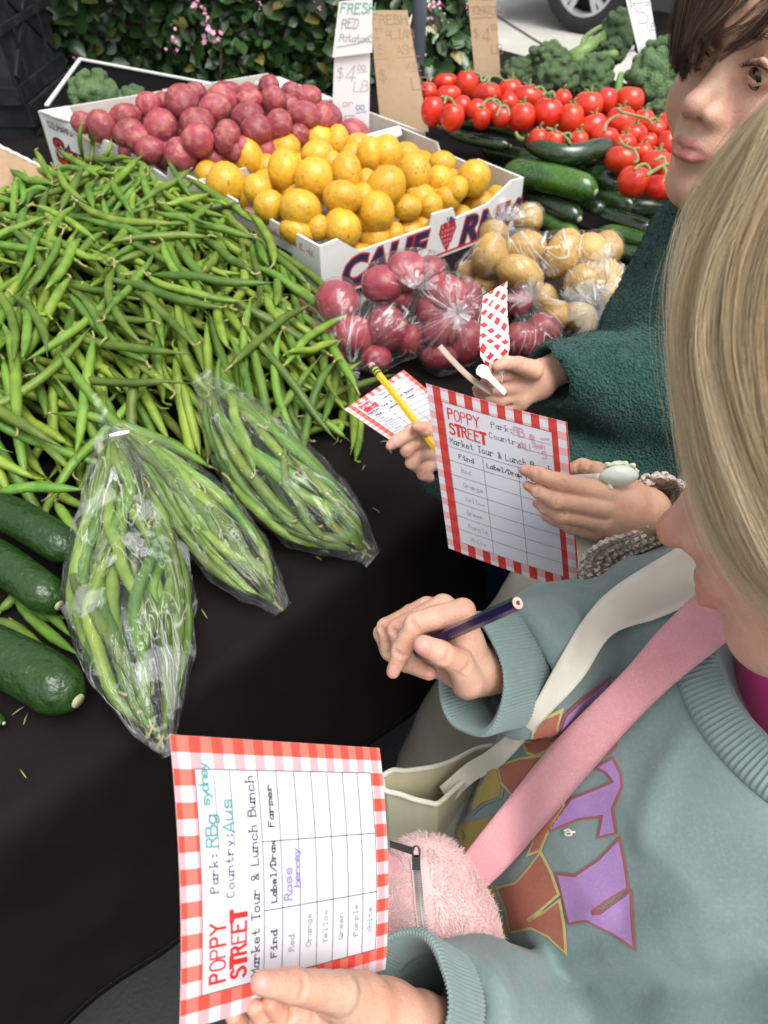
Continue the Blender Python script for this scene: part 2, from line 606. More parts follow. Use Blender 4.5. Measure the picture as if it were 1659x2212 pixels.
MT['ferrule_green'] = M('ferrule_green', (0.02, 0.13, 0.05), (0.02, 0.1, 0.04), 30, rough=0.4, metal=0.3)
MT['eraser'] = M('eraser', (0.62, 0.28, 0.25), (0.55, 0.24, 0.22), 60, rough=0.8)
MT['gold_ink'] = M('gold_ink', (0.45, 0.33, 0.14), (0.4, 0.3, 0.12), 60, rough=0.4)
MT['white_plastic'] = M('white_plastic', (0.80, 0.80, 0.79), (0.78, 0.78, 0.77), 6, rough=0.3, sss=0.1)
MT['spoon_milky'] = M('spoon_milky', (0.56, 0.62, 0.52), (0.62, 0.66, 0.57), 60, rough=0.3, sss=0.1)
MT['bag_red_potato'] = M('bag_red_potato', (0.33, 0.026, 0.050), (0.22, 0.016, 0.038), 1.1, rough=0.42, rand=0.2, bump=0.4, bs=3.0, bd=0.002, spots=(2.2, 0.08, (0.34, 0.16, 0.10)), fine=(2.0, (0.38, 0.11, 0.10), 0.5))
MT['dip'] = M('dip', (0.56, 0.66, 0.40), (0.68, 0.74, 0.52), 120, rough=0.4, bump=0.5, bs=300, sss=0.2, spots=(160, 0.12, (0.2, 0.3, 0.1)))
MT['sage'] = M('sage', (0.150, 0.212, 0.203), (0.190, 0.256, 0.245), 14, rough=0.95, sheen=0.2, bump=0.5, bs=1500, bd=0.0006, spec=0.12, fine=(480, (0.245, 0.305, 0.292), 0.32))
MT['sage_rib'] = M('sage_rib', (0.170, 0.236, 0.225), (0.205, 0.272, 0.26), 30, rough=0.95, sheen=0.25, bump=0.3, bs=1800, bd=0.0004, spec=0.12)
MT['white_canvas'] = M('white_canvas', (0.70, 0.665, 0.56), (0.64, 0.605, 0.50), 20, rough=0.9, bump=0.35, bs=1500, bd=0.0006, voro=True, spec=0.12)
MT['cream_lining'] = M('cream_lining', (0.70, 0.66, 0.46), (0.66, 0.62, 0.42), 20, rough=0.9)
MT['beige_canvas'] = M('beige_canvas', (0.36, 0.325, 0.26), (0.31, 0.28, 0.22), 12, rough=0.95, bump=0.2, bs=900)
def web_mat():
    """close-woven webbing: fine ribs and tiny stitches"""
    n = NT('pink_web')
    v = coords(n, False)
    w = n.n('ShaderNodeTexWave', {'Vector': v, 'Scale': 330.0, 'Distortion': 0.6, 'Detail': 1.0}, wave_type='BANDS', bands_direction='DIAGONAL')
    z = n.n('ShaderNodeTexNoise', {'Vector': v, 'Scale': 700.0, 'Detail': 2.0})
    l = n.n('ShaderNodeTexNoise', {'Vector': v, 'Scale': 22.0, 'Detail': 3.0})
    c = n.ramp((l, 0), [(0.35, (0.64, 0.285, 0.31)), (0.65, (0.70, 0.34, 0.36))])
    c2 = n.mix((n.ramp((z, 0), [(0.5, (0, 0, 0)), (0.72, (0.4,) * 3)]), 0), (c, 0), (0.76, 0.45, 0.46))
    h = n.math('ADD', (n.math('MULTIPLY', (w, 0), 0.6), 0), (n.math('MULTIPLY', (z, 0), 0.6), 0))
    bp = n.n('ShaderNodeBump', {'Height': (h, 0), 'Strength': 0.55, 'Distance': 0.0012})
    b = n.n('ShaderNodeBsdfPrincipled', {'Base Color': n.col(c2), 'Roughness': 0.8, 'Specular IOR Level': 0.2, 'Sheen Weight': 0.2, 'Normal': (bp, 0)})
    return n.out(b)


MT['pink_web'] = web_mat()
MT['pink_fur_base'] = M('pink_fur_base', (0.70, 0.47, 0.46), (0.66, 0.42, 0.42), 30, rough=1.0)
MT['pink_tee'] = M('pink_tee', (0.64, 0.050, 0.235), (0.58, 0.042, 0.205), 14, rough=0.9, sheen=0.3, bump=0.2, bs=1500, bd=0.0005, spec=0.2)
MT['metal_dark'] = M('metal_dark', (0.16, 0.155, 0.15), (0.12, 0.115, 0.11), 50, rough=0.35, metal=0.9)
MT['green_knit'] = M('green_knit', (0.018, 0.058, 0.050), (0.030, 0.084, 0.073), 60, rough=1.0, sheen=0.1, bump=1.0, bs=380, bd=0.003, spec=0.1, voro=True)
MT['crochet'] = M('crochet', (0.62, 0.54, 0.44), (0.50, 0.42, 0.33), 60, rough=1.0, sheen=0.3, bump=1.0, bs=300, bd=0.004, voro=True, spec=0.1)
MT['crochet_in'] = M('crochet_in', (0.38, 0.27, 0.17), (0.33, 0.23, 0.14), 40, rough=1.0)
MT['navy_denim'] = M('navy_denim', (0.006, 0.011, 0.032), (0.008, 0.014, 0.04), 20, rough=0.95, spec=0.1)
MT['charcoal'] = M('charcoal', (0.03, 0.032, 0.034), (0.04, 0.042, 0.044), 20, rough=0.95)
MT['shoe'] = M('shoe', (0.5, 0.5, 0.5), (0.4, 0.4, 0.4), 20, rough=0.7)
MT['art_purple'] = M('art_purple', (0.30, 0.17, 0.38), (0.34, 0.20, 0.42), 40, rough=0.85, fine=(600, (0.40, 0.26, 0.46), 0.35), bump=0.3, bs=1500, bd=0.0005)
MT['art_rust'] = M('art_rust', (0.32, 0.105, 0.065), (0.36, 0.125, 0.08), 40, rough=0.85, fine=(600, (0.42, 0.18, 0.12), 0.35), bump=0.3, bs=1500, bd=0.0005)
MT['art_mustard'] = M('art_mustard', (0.36, 0.26, 0.062), (0.40, 0.29, 0.075), 40, rough=0.85, fine=(600, (0.44, 0.34, 0.14), 0.35), bump=0.3, bs=1500, bd=0.0005)
MT['art_red'] = M('art_red', (0.30, 0.085, 0.075), (0.33, 0.1, 0.09), 40, rough=0.85)
MT['art_yellow'] = M('art_yellow', (0.47, 0.40, 0.14), (0.5, 0.43, 0.17), 40, rough=0.85)
MT['art_grey'] = M('art_grey', (0.20, 0.235, 0.22), (0.23, 0.27, 0.255), 40, rough=0.85)
MT['art_lilac'] = M('art_lilac', (0.21, 0.225, 0.27), (0.24, 0.25, 0.3), 40, rough=0.9)
MT['nail'] = M('nail', (0.57, 0.27, 0.215), (0.61, 0.31, 0.25), 60, rough=0.38, sss=0.15, sssr=0.002, spec=0.4)
MT['eye_white'] = M('eye_white', (0.62, 0.56, 0.54), (0.6, 0.53, 0.5), 20, rough=0.15, coat=0.5)
MT['iris'] = M('iris', (0.035, 0.018, 0.010), (0.02, 0.01, 0.006), 300, rough=0.1, coat=1.0)


def skin_mat(name, base, warm, lip):
    n = NT(name)
    v = coords(n, False)
    nz = n.n('ShaderNodeTexNoise', {'Vector': v, 'Scale': 38.0, 'Detail': 6.0, 'Roughness': 0.65})
    c = n.ramp((nz, 0), [(0.38, base), (0.62, warm)])
    f = n.n('ShaderNodeTexNoise', {'Vector': v, 'Scale': 420.0, 'Detail': 2.0})
    c2 = n.mix((n.ramp((f, 0), [(0.55, (0, 0, 0)), (0.75, (0.35,) * 3)]), 0), (c, 0), tuple(x * 0.8 for x in warm))
    at = n.n('ShaderNodeAttribute', attribute_name='tint')
    c3 = n.mix((at, 'Fac'), n.col(c2), lip)
    fr = n.n('ShaderNodeAttribute', attribute_name='freckle')
    vz = n.n('ShaderNodeTexVoronoi', {'Vector': v, 'Scale': 260.0})
    sp = n.math('MULTIPLY', (n.ramp((vz, 0), [(0.08, (.42, .42, .42)), (0.2, (0, 0, 0))]), 0), (fr, 'Fac'))
    c4 = n.mix((sp, 0), n.col(c3), (0.26, 0.11, 0.06))
    b = n.n('ShaderNodeBsdfPrincipled', {'Base Color': n.col(c4), 'Roughness': 0.46, 'Specular IOR Level': 0.42,
                                         'Subsurface Weight': 0.12, 'Subsurface Radius': (1.0, 0.36, 0.2), 'Subsurface Scale': 0.004})
    w = n.n('ShaderNodeTexVoronoi', {'Vector': v, 'Scale': 900.0})
    w2 = n.n('ShaderNodeTexNoise', {'Vector': v, 'Scale': 160.0, 'Detail': 3.0})
    hh = n.math('ADD', (n.math('MULTIPLY', (w, 0), 0.4), 0), (w2, 0))
    bp = n.n('ShaderNodeBump', {'Height': (hh, 0), 'Strength': 0.38, 'Distance': 0.0014})
    n.t.links.new(bp.outputs[0], b.inputs['Normal'])
    return n.out(b)


MT['skin_fair'] = skin_mat('skin_fair', (0.62, 0.385, 0.275), (0.61, 0.315, 0.22), (0.58, 0.19, 0.14))
MT['skin_tan'] = skin_mat('skin_tan', (0.60, 0.36, 0.24), (0.58, 0.305, 0.20), (0.52, 0.17, 0.12))
MT['skin_face'] = skin_mat('skin_face', (0.60, 0.375, 0.265), (0.60, 0.335, 0.235), (0.42, 0.115, 0.12))


def hair_mat(name, stops, rough=0.35, spec=0.3):
    n = NT(name)
    at = n.n('ShaderNodeAttribute', attribute_name='tone')
    c = n.ramp((at, 'Fac'), stops)
    h = n.n('ShaderNodeBsdfPrincipled', {'Base Color': (c, 0), 'Roughness': rough, 'Specular IOR Level': spec})
    return n.out(h)


MT['hair_blonde'] = hair_mat('hair_blonde', [(0.0, (0.27, 0.175, 0.09)), (0.35, (0.47, 0.335, 0.185)), (0.7, (0.70, 0.56, 0.35)), (1.0, (0.90, 0.82, 0.64))], 0.42)
MT['hair_brown'] = hair_mat('hair_brown', [(0.0, (0.022, 0.011, 0.006)), (0.6, (0.055, 0.028, 0.016)), (1.0, (0.15, 0.085, 0.052))], 0.5, 0.15)
MT['hair_under'] = M('hair_under', (0.26, 0.17, 0.085), (0.38, 0.265, 0.14), 30, rough=0.6, stretch=(1, 1, 0.1))
MT['brown_under'] = M('brown_under', (0.014, 0.008, 0.005), (0.02, 0.011, 0.007), 30, rough=0.6)
MT['fur'] = hair_mat('fur', [(0.0, (0.70, 0.47, 0.46)), (1.0, (0.84, 0.66, 0.64))], 0.9, 0.1)


def film_mat(name, haze=0.06, bump=0.9, bs=60, crease=0.5, fog=0.0, gl=1.0):
    """thin clear plastic: a see-through sheet with highlight streaks painted white along its creases, whose wrinkles mirror the sky"""
    n = NT(name)
    v = coords(n)
    fa = n.n('ShaderNodeAttribute', attribute_name='flow_a'); fb = n.n('ShaderNodeAttribute', attribute_name='flow_b')
    cx = n.n('ShaderNodeCombineXYZ', {0: n.math('MULTIPLY', (fa, 'Fac'), 0.28), 1: (fb, 'Fac')})
    vd = n.n('ShaderNodeVectorMath', {0: v, 1: (0.16, 0.16, 0.16)}, operation='MULTIPLY')
    mp = n.n('ShaderNodeVectorMath', {0: cx, 1: vd}, operation='ADD')
    w1 = n.n('ShaderNodeTexNoise', {'Vector': mp, 'Scale': float(bs), 'Detail': 3.0, 'Roughness': 0.55, 'Distortion': 1.4})
    w3 = n.n('ShaderNodeTexNoise', {'Vector': mp, 'Scale': float(bs) * 0.55, 'Detail': 1.0, 'Distortion': 2.2})
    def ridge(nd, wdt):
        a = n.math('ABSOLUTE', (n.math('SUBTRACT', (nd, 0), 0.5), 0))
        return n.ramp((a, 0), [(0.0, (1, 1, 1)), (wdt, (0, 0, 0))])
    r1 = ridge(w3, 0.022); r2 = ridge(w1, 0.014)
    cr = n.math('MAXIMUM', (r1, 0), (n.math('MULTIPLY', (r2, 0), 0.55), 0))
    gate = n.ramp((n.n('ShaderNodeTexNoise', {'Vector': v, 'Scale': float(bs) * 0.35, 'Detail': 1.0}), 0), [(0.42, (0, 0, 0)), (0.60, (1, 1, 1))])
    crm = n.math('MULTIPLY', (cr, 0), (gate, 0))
    h = n.math('ADD', (w1, 0), (n.math('MULTIPLY', (r1, 0), 0.45), 0))
    bp = n.n('ShaderNodeBump', {'Height': (h, 0), 'Strength': bump, 'Distance': 0.007})
    tr = n.n('ShaderNodeBsdfTransparent', {'Color': (0.975, 0.985, 0.975)})
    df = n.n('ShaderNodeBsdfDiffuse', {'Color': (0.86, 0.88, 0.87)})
    gs = n.n('ShaderNodeBsdfGlossy', {'Color': (gl, gl, gl), 'Roughness': 0.06, 'Normal': (bp, 0)})
    fac = n.math('MULTIPLY_ADD', (crm, 0), crease, haze)  # white highlight streaks put into the film colour along the creases, over the haze
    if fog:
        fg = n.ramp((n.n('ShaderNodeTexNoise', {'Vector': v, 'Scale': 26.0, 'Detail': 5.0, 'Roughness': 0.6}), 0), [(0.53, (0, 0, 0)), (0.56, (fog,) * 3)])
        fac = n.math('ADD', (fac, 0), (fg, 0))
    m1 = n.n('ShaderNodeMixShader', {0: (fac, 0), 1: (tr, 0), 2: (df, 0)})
    lw = n.n('ShaderNodeLayerWeight', {'Blend': 0.5, 'Normal': (bp, 0)})
    fr = n.math('MULTIPLY_ADD', (n.math('POWER', (lw, 'Facing'), 4.2), 0), 0.55, 0.03)
    m2 = n.n('ShaderNodeMixShader', {0: (fr, 0), 1: (m1, 0), 2: (gs, 0)})
    return n.out(m2)


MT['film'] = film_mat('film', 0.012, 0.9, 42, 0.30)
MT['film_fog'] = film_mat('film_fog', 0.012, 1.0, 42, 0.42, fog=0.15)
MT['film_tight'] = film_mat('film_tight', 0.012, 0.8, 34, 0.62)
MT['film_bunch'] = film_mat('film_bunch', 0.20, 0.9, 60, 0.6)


def gingham_mat(name, white, pink, red1, red2, nx, ny, border, fx=0.0, fy=0.0):
    """printed card: a gingham border round a white middle, from UV"""
    n = NT(name)
    uv = n.n('ShaderNodeUVMap')
    s = n.n('ShaderNodeSeparateXYZ', {0: (uv, 0)})
    def stripe(ch, k, off):
        return n.math('GREATER_THAN', (n.math('FRACT', (n.math('MULTIPLY_ADD', (s, ch), k, off), 0)), 0), 0.5)
    sx = stripe(0, nx, fx); sy = stripe(1, ny, fy)
    c = n.mix((sx, 0), n.col(n.mix((sy, 0), white, pink)), n.col(n.mix((sy, 0), red1, red2)))
    def inside(ch, b):
        a = n.math('GREATER_THAN', (s, ch), b); d = n.math('LESS_THAN', (s, ch), 1 - b)
        return n.math('MULTIPLY', (a, 0), (d, 0))
    inn = n.math('MULTIPLY', (inside(0, border[0]), 0), (inside(1, border[1]), 0))
    tc = n.n('ShaderNodeTexCoord')
    nz = n.n('ShaderNodeTexNoise', {'Vector': (tc, 'Object'), 'Scale': 25.0, 'Detail': 3.0})
    w2 = n.ramp((nz, 0), [(0.3, white), (0.7, tuple(x * 0.96 for x in white))])
    c2 = n.mix((inn, 0), n.col(c), (w2, 0))
    b = n.n('ShaderNodeBsdfPrincipled', {'Base Color': n.col(c2), 'Roughness': 0.55, 'Specular IOR Level': 0.3})
    return n.out(b)


CW = (0.61, 0.615, 0.66)
MT['card_near'] = gingham_mat('card_near', CW, (0.74, 0.36, 0.38), (0.76, 0.17, 0.13), (0.70, 0.075, 0.05), 9.0, 11.5, (0.11, 0.076), 0.0, 0.25)
MT['card_mid'] = gingham_mat('card_mid', CW, (0.66, 0.36, 0.36), (0.56, 0.05, 0.035), (0.48, 0.035, 0.03), 8.5, 11.5, (0.11, 0.076), 0.1, 0.2)
MT['card_back'] = M('card_back', (0.74, 0.74, 0.77), (0.72, 0.72, 0.75), 10, rough=0.6)


def diamond_mat():
    n = NT('checked_paper')
    uv = n.n('ShaderNodeUVMap')
    mp = n.n('ShaderNodeMapping', {'Vector': (uv, 0), 'Rotation': (0, 0, R(45)), 'Scale': (1, 1, 1)})
    s = n.n('ShaderNodeSeparateXYZ', {0: (mp, 0)})
    def stripe(ch):
        return n.math('GREATER_THAN', (n.math('FRACT', (n.math('MULTIPLY', (s, ch), 5.6), 0)), 0), 0.42)
    m = n.math('MULTIPLY', (stripe(0), 0), (stripe(1), 0))
    c = n.mix((m, 0), (0.76, 0.70, 0.68), (0.62, 0.02, 0.025))
    b = n.n('ShaderNodeBsdfPrincipled', {'Base Color': n.col(c), 'Roughness': 0.7})
    return n.out(b)


MT['checked_paper'] = diamond_mat()


def leaf_mat():
    n = NT('hedge_leaf')
    g = n.n('ShaderNodeAttribute', attribute_name='tone')
    c = n.ramp((g, 'Fac'), [(0.0, (0.022, 0.055, 0.016)), (0.6, (0.048, 0.105, 0.028)), (0.9, (0.10, 0.16, 0.04)), (1.0, (0.20, 0.19, 0.05))])
    b = n.n('ShaderNodeBsdfPrincipled', {'Base Color': (c, 0), 'Roughness': 0.28, 'Specular IOR Level': 0.55})
    return n.out(b)


MT['hedge_leaf'] = leaf_mat()
# ------------------------------------------------------------------ writing: one-stroke letters as flat ink
GL = {
 'A': '02 39 62|14 54', 'B': '02 09 49 58 57 46 06|46 65 63 42 02', 'C': '~58 39 19 07 04 12 32 53', 'D': '02 09 39 57 54 32 02',
 'E': '69 09 02 62|06 46', 'F': '69 09 02|06 46', 'G': '~58 39 19 07 04 12 32 54|35 55 52', 'H': '09 02|69 62|06 66', 'I': '39 32|19 59|12 52',
 'K': '09 02|59 05 52', 'L': '09 02 62', 'M': '02 09 35 69 62', 'N': '02 09 62 69', 'O': '~39 19 07 04 12 42 64 67 49 29', 'P': '02 09 49 58 57 46 06',
 'Q': '~39 19 07 04 12 42 64 67 49 29|44 61', 'R': '02 09 49 58 57 46 06|36 62', 'S': '~58 49 19 07 26 46 64 63 42 12 03', 'T': '09 69|39 32',
 'U': '~09 04 12 42 64 69', 'W': '09 22 37 42 69', 'Y': '09 36 69|36 32', 'V': '09 32 69',
 'a': '~55 36 16 04 03 12 32 54|56 52', 'b': '09 02|~05 26 46 55 53 42 22 03', 'c': '~55 46 16 05 03 12 42 53', 'd': '59 52|~55 36 16 05 03 12 32 53',
 'e': '~04 54 55 36 16 05 03 12 42 53', 'f': '~59 49 28 27 22|06 46', 'g': '~56 51 40 10 01|~55 36 16 05 03 12 32 53', 'h': '09 02|~05 26 46 55 52',
 'i': '16 36 32|12 52|38 39', 'k': '09 02|56 04|24 52', 'l': '19 39 32|12 52', 'm': '06 02|~05 16 26 35 32|~35 46 56 65 62', 'n': '06 02|~05 26 46 55 52',
 'o': '~36 16 05 03 12 42 53 55 46 26', 'p': '06 00|~05 26 46 55 53 42 22 03', 'r': '06 02|~04 26 46 55', 's': '~55 46 16 05 14 44 53 42 12 03',
 't': '~29 23 32 42 53|06 46', 'u': '~06 03 12 32 54|56 52', 'w': '06 12 35 52 66', 'y': '06 32|56 32 10 00', 'x': '06 52|56 02', 'j': '36 31 10',
 '&': '~62 07 08 29 48 46 03 12 32 65', ':': '22 23|25 26', '/': '02 69', '$': '~58 49 19 07 26 46 64 63 42 12 03|30 3a', '4': '49 04 64|49 42',
 '5': '59 09|~09 06 46 64 63 42 12 03', '0': '~38 18 06 04 12 42 54 56 48 28', '.': '22 23', ',': '23 21', '-': '15 55', '_': '01 61', '1': '17 39 32',
}


def glyph(ch):
    out = []
    for pl in GL.get(ch, '').split('|'):
        sm = pl.startswith('~')
        pts = [(int(t[0], 16), int(t[1], 16)) for t in pl.lstrip('~').split()]
        if not pts: continue
        p = np.array(pts, float)
        if sm and len(p) > 2:
            for _ in range(2):
                q = [p[0]]
                for i in range(len(p) - 1):
                    q += [0.75 * p[i] + 0.25 * p[i + 1], 0.25 * p[i] + 0.75 * p[i + 1]]
                q.append(p[-1]); p = np.array(q)
        out.append((sm, p))
    return out


def ribbon2(p, w):
    """2D polyline -> strip of quads with mitred joints"""
    p = np.asarray(p, float)
    n = len(p)
    d = np.diff(p, axis=0)
    d /= np.linalg.norm(d, axis=1)[:, None] + 1e-9
    L, Rr = [], []
    for i in range(n):
        a = d[max(i - 1, 0)]; b = d[min(i, n - 2)]
        na = np.array([-a[1], a[0]]); nb = np.array([-b[1], b[0]])
        m = na + nb
        m /= np.linalg.norm(m) + 1e-9
        k = w / 2 / max(0.45, m @ na)
        L.append(p[i] + m * k); Rr.append(p[i] - m * k)
    p0 = d[0] * w * 0.4; p1 = d[-1] * w * 0.4
    L[0] = L[0] - p0; Rr[0] = Rr[0] - p0; L[-1] = L[-1] + p1; Rr[-1] = Rr[-1] + p1
    V = np.array(L + Rr)
    return V, [(i, i + 1, n + i + 1, n + i) for i in range(n - 1)]


class Ink:
    """flat writing laid on a surface; frame(s, t, lift) -> 3D point"""
    def __init__(self, frame):
        self.f, self.mb, self.k = frame, MB(), 0

    def line(self, pts, w, m=0):
        p = np.asarray(pts, float)
        # cut long segments so that the line follows a bent sheet
        q = [p[0]]
        for i in range(len(p) - 1):
            n = max(1, int(np.linalg.norm(p[i + 1] - p[i]) / 0.012))
            for j in range(1, n + 1): q.append(p[i] + (p[i + 1] - p[i]) * j / n)
        V, Fs = ribbon2(q, w)
        self.k += 1
        lift = 0.00022 + 0.00001 * (self.k % 12)
        self.mb.add([self.f(s, t, lift) for s, t in V], Fs, m)
        return self

    def text(self, s, x, y, h, w, m=0, adv=0.78, sx=1.0, slant=0.0, serif=False, jit=0.0, rot=0.0, widths=None, gw=.76):
        """h = cap height; y = baseline"""
        u = h / 7.0
        ca, sa = math.cos(rot), math.sin(rot)
        cx = 0.0
        for i, ch in enumerate(s):
            ww = widths[i] if widths else w
            jy = random.uniform(-1, 1) * jit * h
            jr = random.uniform(-1, 1) * jit
            for sm, p in glyph(ch):
                q = p.copy(); q[:, 1] -= 2; q[:, 0] *= gw
                pl = [q * u * np.array([sx, 1])]
                if serif and not sm:
                    for e in (0, -1):
                        if p[e, 1] in (2, 9, 6, 0) and abs(p[e, 0] - p[0 if e == -1 else -1, 0]) < 2.5:
                            c = pl[0][e]
                            pl.append(np.array([c + [-.9 * u * sx, 0], c + [.9 * u * sx, 0]]))
                for g in pl:
                    g = g.copy()
                    g[:, 0] += slant * g[:, 1]
                    g = g @ np.array([[math.cos(jr), math.sin(jr)], [-math.sin(jr), math.cos(jr)]])
                    g[:, 0] += cx; g[:, 1] += jy
                    g = np.stack([x + g[:, 0] * ca - g[:, 1] * sa, y + g[:, 0] * sa + g[:, 1] * ca], 1)
                    self.line(g, ww, m)
            cx += adv * h * sx if ch != ' ' else adv * h * sx * 0.8
        return self

    def poly(self, pts, m=0):
        pts = [tuple(p) for p in pts]
        tri = tessellate_polygon([[Vector((p[0], p[1], 0)) for p in pts]])
        self.k += 1
        lift = 0.00016 + 0.00001 * (self.k % 6)
        self.mb.add([self.f(s, t, lift) for s, t in pts], tri, m)
        return self

    def font(self, body, x, y, size, m=0, offset=0.0, shear=0.0, sx=1.0, lift=0.0002, spacing=1.0):
        cu = bpy.data.curves.new('lettering', 'FONT')
        cu.body = body; cu.size = size; cu.offset = offset; cu.shear = shear; cu.resolution_u = 3; cu.space_character = spacing
        o = bpy.data.objects.new('lettering', cu)
        me = o.to_mesh()
        V = [(v.co.x * sx, v.co.y) for v in me.vertices]
        Fs = [tuple(p.vertices) for p in me.polygons]
        o.to_mesh_clear()
        bpy.data.objects.remove(o); bpy.data.curves.remove(cu)
        if V: self.mb.add([self.f(x + a, y + b, lift) for a, b in V], Fs, m)
        return self

    def build(self, name, mats, parent):
        return self.mb.build(name, mats, parent, smooth=False)


def plane_frame(o, ux, uy, nrm):
    o, ux, uy, nrm = (np.asarray(v, float) for v in (o, ux, uy, nrm))
    return lambda s, t, l=0.0: o + ux * s + uy * t + nrm * l


# ------------------------------------------------------------------ the ground
def sheet(name, x0, x1, y0, y1, z, mat, nx=2, ny=2, kind='structure'):
    xs = np.linspace(x0, x1, nx); ys = np.linspace(y0, y1, ny)
    V = [(x, y, z) for y in ys for x in xs]
    Fs = [(j * nx + i, j * nx + i + 1, (j + 1) * nx + i + 1, (j + 1) * nx + i) for j in range(ny - 1) for i in range(nx - 1)]
    return tag(obj(name, V, Fs, mat, smooth=False), kind=kind)


sheet('ground', -120, 120, -120, 120, 0.0, MT['asphalt'])
# pale concrete car park beyond the stall, cut by joints
lot = sheet('pavement', -30, 40, 2.55, 45, 0.004, MT['concrete'])
for i, (p0, p1) in enumerate([((-1, 5.1), (9, 7.7)), ((2.0, 2.6), (-0.5, 12))]):
    a = np.array([*p0, 0.008]); b = np.array([*p1, 0.008]); d = norm(b - a); q = np.array([-d[1], d[0], 0]) * 0.012
    tag(obj('pavement_joint', [a - q, b - q, b + q, a + q], [(0, 1, 2, 3)], MT['soil'], lot, smooth=False))
# planting strip the hedge grows in, with its kerb
V, Fs = prism([(-6, 1.98, 0), (0.34, 1.98, 0), (0.34, 2.98, 0), (-6, 2.98, 0)], (0, 0, 0.09))
tag(obj('flower_bed', V, Fs, MT['soil'], smooth=False), kind='structure')
mb = MB()
for a, b in (((-6, 1.88), (0.44, 1.98)), ((-6, 2.98), (0.44, 3.08)), ((0.34, 1.98), (0.44, 2.98))):
    mb.add(*prism([(a[0], a[1], 0), (b[0], a[1], 0), (b[0], b[1], 0), (a[0], b[1], 0)], (0, 0, 0.12)))
tag(mb.build('kerb', MT['concrete'], smooth=False), kind='structure')


